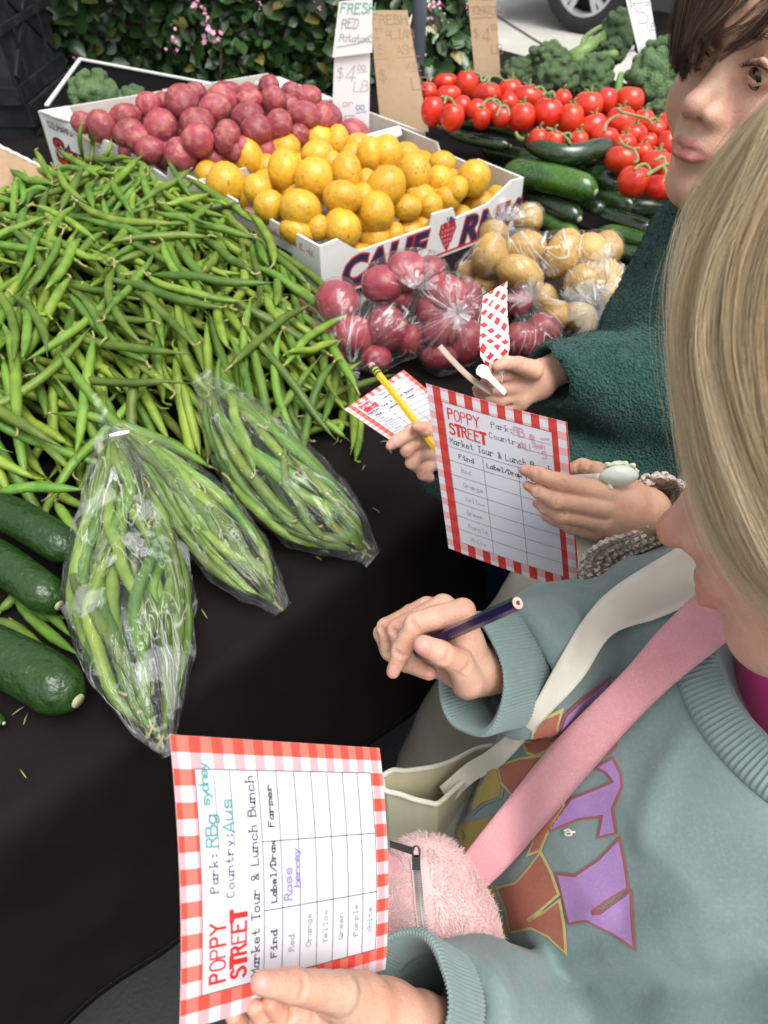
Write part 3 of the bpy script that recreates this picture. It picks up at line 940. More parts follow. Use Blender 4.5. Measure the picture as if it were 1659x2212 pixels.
# ------------------------------------------------------------------ hedge
def make_hedge():
    root = empty('hedge', (-1.6, 2.45, 0.09), 'dense dark green glossy hedge with pink blossoms behind the stall', 'hedge')
    N = 27000
    top = lambda x: 1.30 + 0.10 * np.sin(x * 3.1) + 0.05 * np.sin(x * 7.7 + 1)
    x = rng.uniform(-3.2, 0.22, N)
    # a bulging front face towards the stall, thinner towards the right-hand end
    end = np.clip((0.27 - x) / 0.4, 0, 1) ** 0.5
    z = 0.12 + rng.uniform(0, 1, N) ** 0.75 * (top(x) * (0.55 + 0.45 * end) - 0.1)
    bulge = 0.10 * np.sin(x * 5 + 1) * np.sin(z * 6) + 0.06 * np.sin(x * 11) * np.cos(z * 9 + 2)
    y = 2.14 + bulge + np.abs(rng.normal(0, 0.07, N)) + (1 - end) * 0.12
    up = rng.uniform(0, 1, N) < 0.2                               # leaves on top
    y = np.where(up, rng.uniform(2.1, 2.9, N), y)
    z = np.where(up, top(x) * (0.55 + 0.45 * end) + rng.normal(0, 0.03, N), z)
    nrm = np.stack([rng.normal(0, 0.5, N), -0.8 + rng.normal(0, 0.45, N), 0.55 + rng.normal(0, 0.5, N)], 1)
    nrm /= np.linalg.norm(nrm, axis=1)[:, None]
    d = rng.normal(size=(N, 3)); d[:, 2] -= 0.2
    d -= nrm * (d * nrm).sum(1)[:, None]; d /= np.linalg.norm(d, axis=1)[:, None]
    s = np.cross(nrm, d)
    L = rng.uniform(0.026, 0.056, N)[:, None]; W = L * rng.uniform(0.27, 0.38, N)[:, None]
    c = np.stack([x, y, z], 1)
    cup = nrm * L * 0.10
    V = np.stack([c - d * L * .5, c - d * L * .18 + s * W + cup, c + d * L * .2 + s * W * .85 + cup, c + d * L * .5 - cup,
                  c + d * L * .2 - s * W * .85 + cup, c - d * L * .18 - s * W + cup, c - d * L * .15 - cup * .3, c + d * L * .2 - cup * .3], 1).reshape(-1, 3)
    b = np.arange(N)[:, None] * 8
    Fq = np.concatenate([b + np.array([[0, 6, 1, 1]]), ], 0)
    Fs = np.concatenate([b + np.array([[1, 0, 6, 7]]) if False else b + np.array([[0, 6, 7, 1]]), b + np.array([[1, 7, 3, 2]]), b + np.array([[0, 5, 7, 6]]), b + np.array([[5, 4, 3, 7]])])
    o = obj('foliage', V, Fs, MT['hedge_leaf'], root)
    o['kind'] = 'stuff'
    tone = rng.beta(1.6, 2.6, N) * 0.8
    tone[rng.uniform(0, 1, N) < 0.05] = rng.uniform(0.85, 1.0)
    point_attr(o, 'tone', np.repeat(tone, 8))
    mb = MB()
    for i in range(60):
        x0 = rng.uniform(-3.2, 0.1); p0 = np.array([x0, 2.5 + rng.uniform(-.2, .2), 0.09])
        p1 = p0 + np.array([rng.uniform(-.3, .3), rng.uniform(-.3, .1), rng.uniform(.7, 1.1)])
        mb.add(*tube(spline([p0, (p0 + p1) / 2 + rng.normal(0, .06, 3), p1], 6), np.linspace(.012, .004, 6), 5))
    st = mb.build('branch', MT['twig'], root); st['kind'] = 'stuff'
    # dark twiggy inside so that the gaps do not show daylight
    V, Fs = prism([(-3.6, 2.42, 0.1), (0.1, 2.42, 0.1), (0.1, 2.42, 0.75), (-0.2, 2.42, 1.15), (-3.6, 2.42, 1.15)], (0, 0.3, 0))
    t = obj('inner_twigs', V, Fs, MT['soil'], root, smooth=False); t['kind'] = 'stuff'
    # blossoms where the photo shows them
    for (px, py, r, col) in [(447, 70, 26, 0), (372, 92, 17, 0), (425, 8, 22, 0), (445, 25, 16, 1), (939, 14, 15, 0), (958, 40, 12, 0), (930, 45, 12, 1), (168, 122, 9, 0), (1010, 20, 10, 1), (560, 12, 10, 1), (690, 15, 10, 1)]:
        cpt = PY(px, py, 2.02); k = depth(cpt) / FPX
        mb = MB()
        for j in range(12 if r > 12 else 6):
            q = cpt + rng.normal(0, 1, 3) * r * k * 0.55
            nn = norm(rng.normal(0, 1, 3) + np.array([0, -1.2, .5])); e1 = norm(np.cross(nn, [0.3, 0.2, 1])); e2 = np.cross(nn, e1)
            for pz in range(5):
                a = pz * 1.2566 + j
                u = e1 * math.cos(a) + e2 * math.sin(a); w = np.cross(nn, u)
                s_ = r * k * 0.24
                mb.add([q, q + u * s_ * .6 + w * s_ * .32 + nn * s_ * .2, q + u * s_ + nn * s_ * .1, q + u * s_ * .6 - w * s_ * .32 + nn * s_ * .2], [(0, 1, 2, 3)])
        mb.build('blossom', MT['flower'], root)


make_hedge()
# metal pole and a wooden post beyond the hedge
a = PY(905, 60, 2.06)
pl = empty('metal_pole', (a[0], a[1], 0), 'thin grey blue metal canopy pole standing in front of the hedge', 'pole')
obj('shaft', *tube([(a[0], a[1], 0.02), (a[0], a[1], 2.3)], 0.017, 16), MT['pole'], pl)
obj('foot_plate', *tube([(a[0], a[1], 0.0), (a[0], a[1], 0.02)], 0.06, 16), MT['pole'], pl, smooth=False)
a = PY(984, 28, 3.3)
pw = empty('wooden_post', (a[0], a[1], 0.0), 'brown cardboard carton standing on the concrete behind the hedge end', 'carton')
pw.name = 'carton'
b = PY(984, 30, 3.3)
V, Fs = box((b[0], b[1], 0.25 * b[2] + 0.09), (1, 0, 0), (0, 1, 0), (0, 0, 1), 0.09, 0.3, b[2] * 0.9)
V, Fs = prism([(b[0] - .06, 3.3, 0.004), (b[0] + .06, 3.3, 0.004), (b[0] + .06, 3.3, b[2] - .0), (b[0] - .06, 3.3, b[2])], (0, .25, 0))
obj('carton_body', V, Fs, MT['wood_post'], pw, smooth=False)
obj('carton_flap', *prism([(b[0] - .06, 3.295, b[2] - .002), (b[0] + .06, 3.295, b[2] - .002), (b[0] + .07, 3.24, b[2] + .05), (b[0] - .07, 3.24, b[2] + .05)], (0, .004, .004)), MT['cardboard'], pw, smooth=False)


# ------------------------------------------------------------------ parked car
def make_car():
    w0 = np.array([1.40, 6.25, 0.0])                   # contact of the wheel in view
    ax = norm([0.797, -0.604, 0]); out = norm([-0.604, -0.797, 0]); up = np.array([0, 0, 1.0])
    root = empty('parked_car', w0, 'dark grey parked car with silver spoked wheel on pale concrete', 'car')
    G = lambda x, z, o: w0 + ax * x + up * z + out * o
    wb, r = 2.65, 0.33
    # body side outline, x along the car (0 = wheel in view), cut by wheel arches
    def arch(cx):
        return [(cx + 0.40 * math.cos(a), 0.33 + 0.40 * math.sin(a)) for a in np.linspace(math.pi, 0, 13)]
    low = [(-0.85, 0.28)] + arch(0) + [(0.42, 0.22), (wb - 0.42, 0.22)] + arch(wb) + [(wb + 0.75, 0.28), (wb + 0.85, 0.55), (wb + 0.8, 0.85)]
    top = [(wb + 0.2, 0.93), (-0.45, 0.98), (-0.85, 0.85)]
    poly = [G(x, z, 0.0) for x, z in low + top]
    V, Fs = prism(poly, -out * 1.72)
    obj('body', V, Fs, MT['car_paint'], root, smooth=False)
    cab = [G(x, z, -0.06) for x, z in ((-0.35, 0.98), (wb - 0.1, 0.94), (wb - 0.65, 1.38), (0.35, 1.44), (-0.1, 1.3))]
    obj('cabin', *prism(cab, -out * 1.6), MT['car_paint'], root, smooth=False)
    for x0, x1, xa, xb in ((0.05, 0.95, 0.2, 0.95), (1.05, 2.35, 1.05, 1.95)):
        win = [G(x0, 1.0, -0.055), G(x1, 1.0, -0.055), G(xb, 1.34, -0.055), G(xa, 1.34, -0.055)]
        obj('window', *prism(win, -out * 0.01), MT['car_glass'], root, smooth=False)
    obj('sill_trim', *prism([G(0.43, 0.215, .012), G(wb - .43, 0.215, .012), G(wb - .43, 0.34, .018), G(0.43, 0.34, .018)], -out * .05), MT['car_trim'], root, smooth=False)
    obj('door_seam', *prism([G(1.0, 0.36, .003), G(1.012, 0.36, .003), G(1.012, 0.93, .003), G(1.0, 0.93, .003)], -out * .01), MT['dark'], root, smooth=False)
    for cx in (0, wb):
        for side in (0, 1):
            o0 = -0.02 if side == 0 else -1.70
            sg = 1 if side == 0 else -1
            c = G(cx, r, o0)
            prof = [(0.215, 0.0), (0.235, 0.012), (0.29, 0.015), (0.318, 0.0), (0.33, -0.03), (0.33, -0.17), (0.31, -0.2), (0.2, -0.2)]
            n = 44; V = []; Fs = []
            for i in range(n):
                a = 2 * math.pi * i / n
                for (rr, oo) in prof: V.append(c + (ax * math.cos(a) + up * math.sin(a)) * rr + out * oo * sg)
            m = len(prof)
            for i in range(n):
                for j in range(m - 1): Fs.append((i * m + j, i * m + j + 1, ((i + 1) % n) * m + j + 1, ((i + 1) % n) * m + j))
            wh = obj('wheel', V, Fs, MT['tyre'], root)
            mb = MB()
            # dish, lip, hub and five twin spokes
            ring = lambda r0, o0_, r1, o1_: [mb.add(np.array([c + (ax * math.cos(a) + up * math.sin(a)) * q + out * w * sg for a in np.linspace(0, 2 * math.pi, 41)[:-1] for q, w in ((r0, o0_), (r1, o1_))]),
                                               [(2 * i, 2 * i + 1, (2 * i + 3) % 80, (2 * i + 2) % 80) for i in range(40)])]
            ring(0.222, 0.004, 0.205, 0.006); ring(0.205, 0.006, 0.195, -0.05)
            ring(0.055, 0.0, 0.0, 0.004)
            for k in range(5):
                for dlt in (-0.14, 0.14):
                    a0 = 2 * math.pi * k / 5 + 0.3; a1 = a0 + dlt
                    d0 = ax * math.cos(a0) + up * math.sin(a0); d1 = ax * math.cos(a1) + up * math.sin(a1)
                    t0 = np.cross(out, d0); t1 = np.cross(out, d1)
                    pa = c + d0 * 0.03 - out * .006 * sg; pb = c + d1 * 0.205 - out * .012 * sg
                    mb.add(*prism([pa - t0 * .017, pb - t1 * .020, pb + t1 * .020, pa + t0 * .017], -out * .03 * sg))
            mb.build('rim', MT['rim'], wh, smooth=False)
            V, Fs = tube([c - out * .06 * sg, c - out * .07 * sg], 0.2, 32)
            obj('brake_disc', V, Fs, MT['dark'], wh)
    for x, col in ((wb + .84, 'rim'), (-.84, 'ink_red')):
        for oo in (-0.25, -1.47):
            obj('lamp', *box(G(x, .72, oo), ax, out, up, .05, .35, .14), MT[col], root, smooth=False)


make_car()


# ------------------------------------------------------------------ table under its black cloth
TZ = 0.75
EDGE_B = 0.392
tb = empty('folding_table', AB(0.6, 1.1, 0), 'folding trestle table hidden under the black cloth', 'table')
obj('table_top', *box(AB(0.44, 1.17, TZ - 0.032), AX, BX, (0, 0, 1), 2.84, 1.5, 0.024), MT['white_plastic'], tb, smooth=False)
for a_ in (-0.9, 1.78):
    for b_ in (0.5, 1.84):
        obj('leg', *tube([AB(a_, b_, 0), AB(a_, b_, TZ - 0.044)], 0.014, 10), MT['metal_dark'], tb)


def make_cloth():
    A0, A1, B1 = -1.0, 1.89, 1.93
    na = 260
    aa = np.linspace(A0, A1, na)
    rows = []
    # from the back of the top, forwards over the front edge and down to the hem
    for b in (B1, 1.5, 1.1, 0.9, .82, .76, .71, .67, .63, .59, .55, .51, .48, .45, .42, .405):
        e = min(1, (b - .39) / .03)
        rows.append([AB(a, b, TZ - 0.003 + e * (0.0030 * math.sin(a * 31 + b * 19) * math.sin(b * 27 + a * 3) + .0022 * math.sin(a * 47 - b * 60 + 2 * math.sin(b * 20)) - .0022 * math.exp(-((a + b * .35 - .62) / .006) ** 2) + .002 * math.exp(-((a - b * .6 - .05) / .008) ** 2))) for a in aa])
    rows.append([AB(a, EDGE_B - 0.002, TZ - 0.008) for a in aa])
    for k, dz in enumerate((0.02, 0.05, 0.09, 0.14, 0.19, 0.24, 0.29, 0.33, 0.37, 0.385)):
        f = dz / 0.385
        rows.append([AB(a, EDGE_B - 0.006 - f * (0.012 + 0.006 * math.sin(a * 17 + 0.8) + 0.005 * math.sin(a * 29 + f)) - 0.006 * math.sin(a * 5 + 2) * f, TZ - 0.008 - dz) for a in aa])
    # thickness: the inside face runs back up
    for k, dz in enumerate((0.385, 0.30, 0.15, 0.04)):
        f = dz / 0.385
        rows.append([AB(a, EDGE_B + 0.001 - f * (0.012 + 0.006 * math.sin(a * 17 + 0.8) + 0.005 * math.sin(a * 29 + f)) - 0.006 * math.sin(a * 5 + 2) * f, TZ - 0.010 - dz) for a in aa])
    V = np.array(rows).reshape(-1, 3)
    n = na; m = len(rows)
    Fs = np.array([(j * n + i, j * n + i + 1, (j + 1) * n + i + 1, (j + 1) * n + i) for j in range(m - 1) for i in range(n - 1)])
    o = tag(obj('tablecloth', V, Fs, MT['black_cloth']), 'black cloth covering the table and hanging over its front edge', 'tablecloth')
    # the sewn hem
    hv = [AB(a, EDGE_B - 0.0085 - (0.012 + 0.006 * math.sin(a * 17 + 0.8) + 0.005 * math.sin(a * 29 + .93)) * .95 - 0.006 * math.sin(a * 5 + 2) * .95, TZ - 0.008 - 0.365) for a in aa]
    obj('hem', *tube(hv, (0.0012), 6), MT['black_cloth'], o)
    side = lambda a: [AB(a, EDGE_B, TZ - .01), AB(a, B1, TZ - .01), AB(a, B1, TZ - .4), AB(a, EDGE_B, TZ - .4)]
    for a, s in ((A0, 1), (A1, -1)):
        obj('side_drop', *prism(side(a), AX * 0.003 * s), MT['black_cloth'], o, smooth=False)
    obj('back_drop', *prism([AB(A0, B1, TZ - .01), AB(A1, B1, TZ - .01), AB(A1, B1, TZ - .4), AB(A0, B1, TZ - .4)], BX * 0.003), MT['black_cloth'], o, smooth=False)


make_cloth()


# ------------------------------------------------------------------ black plastic crates behind the stall
def make_crate(near, ux, uz_h, label, group=None, nslat=2):
    """near = bottom corner nearest the camera; ux along the long face in view"""
    ux = norm(ux); uy = norm(np.cross([0, 0, 1], ux)); up = np.array([0, 0, 1.0])
    L, D, Hh = 0.29, 0.42, uz_h
    root = empty('plastic_crate', near, label, 'crate', group)
    O = np.asarray(near, float)
    Q = lambda s, t, z: O + ux * s + uy * t + up * z
    for (s0, t0, du, dv, LL) in ((0, 0, ux, uy, L), (0, D, ux, -uy, L), (0, 0, uy, ux, D), (L, 0, uy, -ux, D)):
        b0 = Q(s0, t0, 0)
        W = lambda s, z, o=0.0: b0 + du * s + up * z + dv * o
        mb = MB()
        mb.add(*prism([W(0.01, 0.0, .006), W(LL - .01, 0.0, .006), W(LL - .01, Hh, .006), W(0.01, Hh, .006)], dv * 0.004))
        w = mb.build('side_wall', MT['black_plastic'], root, smooth=False)
        for z0, hh in ((0, .035), (Hh - .045, .045), (Hh * .45, .016)):
            obj('band', *prism([W(-.004, z0, 0), W(LL + .004, z0, 0), W(LL + .004, z0 + hh, 0), W(-.004, z0 + hh, 0)], dv * 0.0055), MT['black_plastic'], w, smooth=False)
        for i in range(nslat):
            s = LL * (i + .5) / nslat
            obj('rib', *prism([W(s - .006, .037, .0012), W(s + .006, .037, .0012), W(s + .006, Hh - .047, .0012), W(s - .006, Hh - .047, .0012)], dv * 0.0045), MT['black_plastic'], w, smooth=False)
    for s0, s1 in ((.02, .27), (.27, .02)):
        a_, b_ = Q(s0, 0, .05), Q(s1, 0, Hh - .06); e_ = norm(np.cross(b_ - a_, uy)) * .007
        obj('brace', *prism([a_ - e_ + uy * .0016, a_ + e_ + uy * .0016, b_ + e_ + uy * .0016, b_ - e_ + uy * .0016], uy * .004), MT['black_plastic'], root, smooth=False)
    obj('floor', *prism([Q(.01, .01, .004), Q(L - .01, .01, .004), Q(L - .01, D - .01, .004), Q(.01, D - .01, .004)], up * .005), MT['black_plastic'], root, smooth=False)
    return root


c0 = P(50, 228, 1.66)
ux = norm([0.03, 1.0, 0])
make_crate(c0 + np.array([0, 0, 0.0]), ux, 0.30, 'upper black plastic crate of the stack behind the beans', 'black crates stacked behind the stall')
make_crate(c0 + np.array([0.01, 0.008, -0.3025]), ux, 0.30, 'lower black plastic crate in shade under the other crate', 'black crates stacked behind the stall')
make_crate(c0 + np.array([0.01, 0.008, -0.605]), ux, 0.30, 'bottom black plastic crate of the stack, standing nearest the ground', 'black crates stacked behind the stall')
zb = (c0[2] - 0.605)
tag(obj('plastic_pallet', *prism([(c0 + ux * a + np.cross([0, 0, 1], ux) * b) * [1, 1, 0] for a, b in ((-.03, -.03), (.34, -.03), (.34, .46), (-.03, .46))], (0, 0, zb - 0.0005)), MT['black_plastic'], smooth=False),
    'low black plinth under the stacked crates', 'plinth')


# ------------------------------------------------------------------ cardboard produce boxes
def make_box(name, label, near, right, left, h, panels_style, flap=True):
    """near/right/left: outer top corners; the fourth follows. Returns root and wall frames."""
    near, right, left = map(lambda v: np.asarray(v, float), (near, right, left))
    far = right + left - near
    root = empty('produce_box', near - [0, 0, h], label, 'cardboard box')
    up = np.array([0, 0, 1.0])
    fr = {}
    for key, (p, q) in dict(front=(near, right), left=(left, near), back=(far, left), right=(right, far)).items():
        L = np.linalg.norm((q - p)[:2]); u = (q - p) / np.linalg.norm(q - p)
        nrm = norm(np.cross(u, up))                       # outward
        prof = panels_style[key](L)
        f = plane_frame(p - up * h, u, up, nrm)
        outer = [f(s, t * h if False else t, 0) for s, t in [(0, 0), (L, 0)] + prof]
        n = len(outer)
        inn = [v - nrm * 0.004 for v in outer]
        mb = MB(); mb.add(outer, [tuple(range(n))], 0); mb.add(inn, [tuple(range(n))[::-1]], 1)
        for i in range(n):
            j = (i + 1) % n
            mb.add([outer[j], outer[i], inn[i], inn[j]], [(0, 1, 2, 3)], 2)
        w = mb.build('wall_panel', [MT['white_board'], MT['inner_board'], MT['white_board']], root, smooth=False)
        fr[key] = (f, L, w)
    cs = [v - up * (h - 0.004) for v in (near, right, far, left)]
    obj('bottom_panel', *prism(cs, up * 0.004), MT['inner_board'], root, smooth=False)
    return root, fr, (near, right, far, left)


flat = lambda h: (lambda L: [(L, h), (0, h)])
HB = 0.092
Yn, Yr, Yl = PZ(690, 533, .840), PZ(1132, 383, .842), PZ(428, 388, .856)
front_prof = lambda L: [(L, HB), (L - .03, HB + .001), (L - .055, HB - .012), (L - .085, HB - .026), (.28, HB - .031), (.272, HB - .012), (.225, HB - .010), (.222, HB - .030), (.075, HB - .029), (.06, HB - .018), (.035, HB + .002), (0, HB)]
left_prof = lambda L: [(L, HB), (L * .62, HB), (L * .60, HB - .016), (L * .36, HB - .016), (L * .34, HB), (0, HB)]
right_prof = lambda L: [(L, HB), (L * .66, HB), (L * .64, HB - .012), (L * .36, HB - .014), (L * .34, HB), (0, HB)]
ybox, yf, yc = make_box('produce_box', 'white printed cardboard box full of yellow potatoes, nearest the bagged potatoes', Yn, Yr, Yl, HB,
                        dict(front=front_prof, left=left_prof, back=flat(HB), right=right_prof))
f, L, w = yf['left']
obj('folded_flap', *prism([f(L * .37, HB - .0155, -.006), f(L * .595, HB - .0155, -.006), f(L * .585, HB - .010, -.028), f(L * .38, HB - .008, -.028)], (0, 0, .003)), MT['cardboard'], w, smooth=False)
Ink(f).text('Produit des E.-U.', L - .135, .070, .0095, .0016, 0, adv=.80).text("Fraises", L * .08, .066, .010, .0016, 0).build('printed_text', [MT['print_red']], w)
Ink(f).font('BLUE', L - .205, .010, .060, 0, offset=.003).build('printed_text', [MT['print_navy']], w)
f, L, w = yf['front']
i_ = Ink(f)
i_.font('CALIF', .035, .012, .062, 0, offset=.0050, shear=.25, lift=.0002, sx=1.08).font('CALIF', .035, .012, .062, 1, offset=.0020, shear=.25, lift=.0006, sx=1.08)
i_.font('RNIA', .290, .012, .062, 0, offset=.0050, shear=.25, lift=.0002, sx=1.08).font('RNIA', .290, .012, .062, 1, offset=.0020, shear=.25, lift=.0006, sx=1.08)
hb = [(0, -.030), (.012, -.012), (.021, .008), (.017, .022), (.004, .024), (0, .020), (-.004, .024), (-.017, .022), (-.021, .008), (-.012, -.012)]
i_.poly([(.262 + x * .95, .036 + y) for x, y in hb], 2)
for k in range(22):
    sx_, sy_ = .262 + ((k * 7) % 5 - 2) * .0062, .018 + (k // 5) * .0085
    i_.line([(sx_, sy_), (sx_ + .0012, sy_ + .003)], .0012, 3)
for k in range(5): i_.poly([(.262, .056), (.262 + .02 * math.cos(.4 + k * .6), .054 + .014 * math.sin(.4 + k * .6)), (.262 + .012 * math.cos(.7 + k * .6), .056 + .012 * math.sin(.7 + k * .6))], 4)
i_.line([(.03, .006), (L - .03, .006)], .004, 0)
i_.build('printed_text', [MT['print_red'], MT['print_navy'], MT['print_red'], MT['white_board'], MT['print_navy']], w)
f, L, w = yf['back']
obj('corner_flap', *prism([f(.0, HB - .002, -.005), f(.10, HB - .002, -.005), f(.09, HB + .004, -.07), f(.03, HB + .002, -.05)], (0, 0, .003)), MT['white_board'], w, smooth=False)

HR = 0.105
Ra, Rb, Rd = PZ(82, 240, .905), PZ(432, 392, .850), PZ(578, 158, .905)
Rc = Rb + Rd - Ra
left_prof2 = lambda L: [(L, HR), (L * .82, HR), (L * .80, HR - .020), (L * .60, HR - .004), (L * .42, HR), (L * .40, HR - .014), (L * .25, HR - .014), (L * .23, HR), (0, HR)]
rbox, rf, rc = make_box('produce_box', 'white printed cardboard box full of red potatoes, farther from the camera', Rb, Rc, Ra, HR,
                        dict(front=flat(HR - .02), left=left_prof2, back=flat(HR), right=flat(HR)))
f, L, w = rf['left']
obj('folded_flap', *prism([f(L * .26, HR - .013, .001), f(L * .40, HR - .013, .001), f(L * .395, HR - .004, .020), f(L * .27, HR - .002, .020)], (0, 0, .003)), MT['cardboard'], w, smooth=False)
f0, f1 = [(.006, .0115), (.010, .006)], 0
i_ = Ink(f)
i_.font('Strawberries', .018, .022, .062, 0, offset=.0045, lift=.0002).font('Strawberries', .018, .022, .062, 1, offset=.0012, lift=.0006)
i_.build('printed_text', [MT['dark'], MT['print_red']], w)
Ink(f).text('GIUMARRA', .018, .083, .011, .0018, 0, adv=.72).text('Product of U.S.A.', .15, .072, .006, .0010, 0, adv=.72).build('printed_text', [MT['print_navy']], w)
f, L, w = rf['back']
obj('corner_flap', *prism([f(L - .055, HR - .001, -.005), f(L - .002, HR - .001, -.005), f(L - .012, HR + .002, -.05), f(L - .05, HR - .012, -.075)], (0, 0, .003)), MT['white_board'], w, smooth=False)
f, L, w = rf['right']
obj('corner_flap', *prism([f(.20, HR - .001, -.005), f(L * .92, HR + .001, -.005), f(L * .98, HR - .003, -.06), f(.3, HR - .022, -.03)], (0, 0, .003)), MT['white_board'], w, smooth=False)
# risers that lift the rear box off the table
zlow = min(v[2] for v in rc) - HR
mb = MB()
cs = [np.array([v[0], v[1], 0]) for v in rc]; ctr = sum(cs) / 4
low = [ctr + (v - ctr) * .92 for v in cs]
bot = [v + [0, 0, TZ] for v in low]; topv = [v * [1, 1, 0] + [0, 0, rc[i][2] - HR - .001] for i, v in enumerate(low)]
V = np.array(bot + topv)
mb.add(V, [(3, 2, 1, 0), (4, 5, 6, 7)] + [(i, (i + 1) % 4, 4 + (i + 1) % 4, 4 + i) for i in range(4)])
tag(mb.build('wooden_riser', MT['wood_raw'], smooth=False), 'low sloping wooden riser under the red potato box', 'riser')

# black lined crate with a white rim, holding broccoli at the back
_e = norm((Rd - Ra) * [1, 1, 0]); _n = np.array([-_e[1], _e[0], 0])
rim = [PY(172, 128, 1.95), PY(98, 230, 1.60), Ra + (Rd - Ra) * .78 + _n * .03 - [0, 0, .05], PY(500, 190, 1.83)]
bk = empty('lined_crate', rim[0] - [0, 0, .2], 'black box with white edges behind the red potatoes, holding broccoli', 'box')
for i in range(4):
    p, q = rim[i], rim[(i + 1) % 4]
    u = norm(q - p); nn = norm(np.cross(u, [0, 0, 1])) * (1 if True else 1)
    cen = sum(rim) / 4
    if nn @ (p - cen) < 0: nn = -nn
    ws = obj('wall_panel', *prism([p - [0, 0, .19], q - [0, 0, .19], q, p], -nn * .004), MT['dark'], bk, smooth=False)
    if i != 1: obj('edge_strip', *prism([p + nn * .001 + [0, 0, .0005], q + nn * .001 + [0, 0, .0005], q - nn * .007 + [0, 0, .0005], p - nn * .007 + [0, 0, .0005]], (0, 0, .003)), MT['white_board'], ws, smooth=False)
obj('bottom_panel', *prism([v - [0, 0, .189] for v in rim], (0, 0, .003)), MT['dark'], bk, smooth=False)

# cardboard sheet at the left end, under the beans
cb = [PZ(-60, 292, .868), PZ(128, 386, .852), PZ(92, 440, .842), PZ(-90, 385, .850)]
tag(obj('cardboard_sheet', *prism(cb, (0, 0, .005)), [MT['cardboard']], smooth=False), 'torn brown cardboard sheet with pale edge beside the bean heap', 'cardboard sheet')
e0, e1 = cb[0], cb[1]
obj('torn_edge', *tube([e0 * (1 - t) + e1 * t + [0, 0, .006 + .0008 * math.sin(t * 60)] for t in np.linspace(0, 1, 40)], .003, 6), MT['white_board'], bpy.data.objects['cardboard_sheet'])


# ------------------------------------------------------------------ handwritten price cards
def make_sign(q, Y0, Y1, mat, label, thick=.004):
    """q: TL, TR, BR, BL in the photo; bottom at Y0, top at Y1"""
    TL, TR = PY(*q[0], Y1), PY(*q[1], Y1)
    BR, BL = PY(*q[2], Y0), PY(*q[3], Y0)
    nrm = norm(np.cross(TR - BL, TL - BR)) * 1
    if nrm[1] > 0: nrm = -nrm
    root = empty('price_sign', (BL + BR) / 2, label, 'price sign')
    b = obj('card_board', *prism([TL, TR, BR, BL], -nrm * thick), mat, root, smooth=False)
    f = lambda s, t, l=0.0: (BL * (1 - s) + BR * s) * (1 - t) + (TL * (1 - s) + TR * s) * t + nrm * l
    W = np.linalg.norm(TR - TL); Hh = np.linalg.norm(TL - BL)
    g = lambda s, t, l=0.0: f(s / W, t / Hh, l)          # metres from the bottom left corner
    return root, b, g, W, Hh, nrm


root, b, g, W, Hh, nr = make_sign([(724, 62), (800, 60), (797, 305), (716, 305)], 1.585, 1.60, MT['white_sign'], 'white handwritten red potatoes price sign between the two potato boxes')
# folded-over head of the card, a little wider than the stem
hd = obj('folded_head', *prism([g(-.003, Hh - .045, .006), g(W + .004, Hh - .038, .006), g(W + .003, Hh + .047, .006), g(.006, Hh + .042, .006)], nr * .002), MT['white_sign'], root, smooth=False)
g2 = lambda s, t, l=0.0: g(s, t, l + .0085)
i_ = Ink(g2)
i_.text('FRESH', .009, Hh + .024, .015, .0022, 0, adv=.88, slant=.15, jit=.06)
i_.text('RED', .012, Hh + .001, .014, .0016, 1, adv=.80, slant=.15, jit=.08).text('PotatoeS', .008, Hh - .020, .0120, .0013, 1, adv=.66, slant=.15, jit=.1)
i_.line([(.004, Hh - .028), (.045, Hh - .023), (.066, Hh - .010)], .0012, 1)
i_.build('handwriting', [MT['pen_green'], MT['pen_grey']], hd)
i_ = Ink(g)
i_.text('$', .006, Hh - .080, .016, .0014, 0, slant=.1).text('4', .020, Hh - .088, .028, .0015, 0, slant=.2).text('00', .043, Hh - .068, .010, .0013, 0, adv=.8).line([(.043, Hh - .072), (.060, Hh - .070)], .0012, 0)
i_.text('LB', .036, Hh - .104, .018, .0013, 0, adv=.75, slant=.15)
i_.text('or', .018, Hh - .130, .013, .0014, 1, adv=.8).text('$', .006, Hh - .170, .015, .0018, 2).text('5', .020, Hh - .176, .030, .0020, 1, slant=.1).text('00', .042, Hh - .136, .010, .0015, 2, adv=.8).line([(.042, Hh - .141), (.060, Hh - .139)], .0012, 2)
i_.text('BAG', .041, Hh - .178, .011, .0015, 2, adv=.72)
i_.build('handwriting', [MT['pen_grey'], MT['pen_grey'], MT['pen_blue']], b)

root, b, g, W, Hh, nr = make_sign([(798, 22), (880, 22), (926, 284), (824, 292)], 1.66, 1.72, MT['brown_sign'], 'brown cardboard italian squash price sign leaning beside the white sign')
i_ = Ink(g)
i_.text('FRESH', .004, Hh - .024, .016, .0018, 1, adv=.86, jit=.05).text('ITALIAN', .004, Hh - .048, .016, .0015, 0, adv=.66, jit=.06).text('SQUASH', .008, Hh - .075, .016, .0015, 0, adv=.70, jit=.06)
i_.line([(.004, Hh - .083), (.082, Hh - .080)], .0012, 0)
i_.text('$', .006, Hh - .120, .018, .0015, 0).text('4', .034, Hh - .135, .038, .0018, 0, slant=.15).text('00', .060, Hh - .102, .013, .0014, 0, adv=.75).line([(.06, Hh - .107), (.08, Hh - .106)], .0012, 0).text('LB', .060, Hh - .140, .022, .0015, 0, adv=.72)
i_.build('handwriting', [MT['pen_brown'], MT['pen_olive']], b)

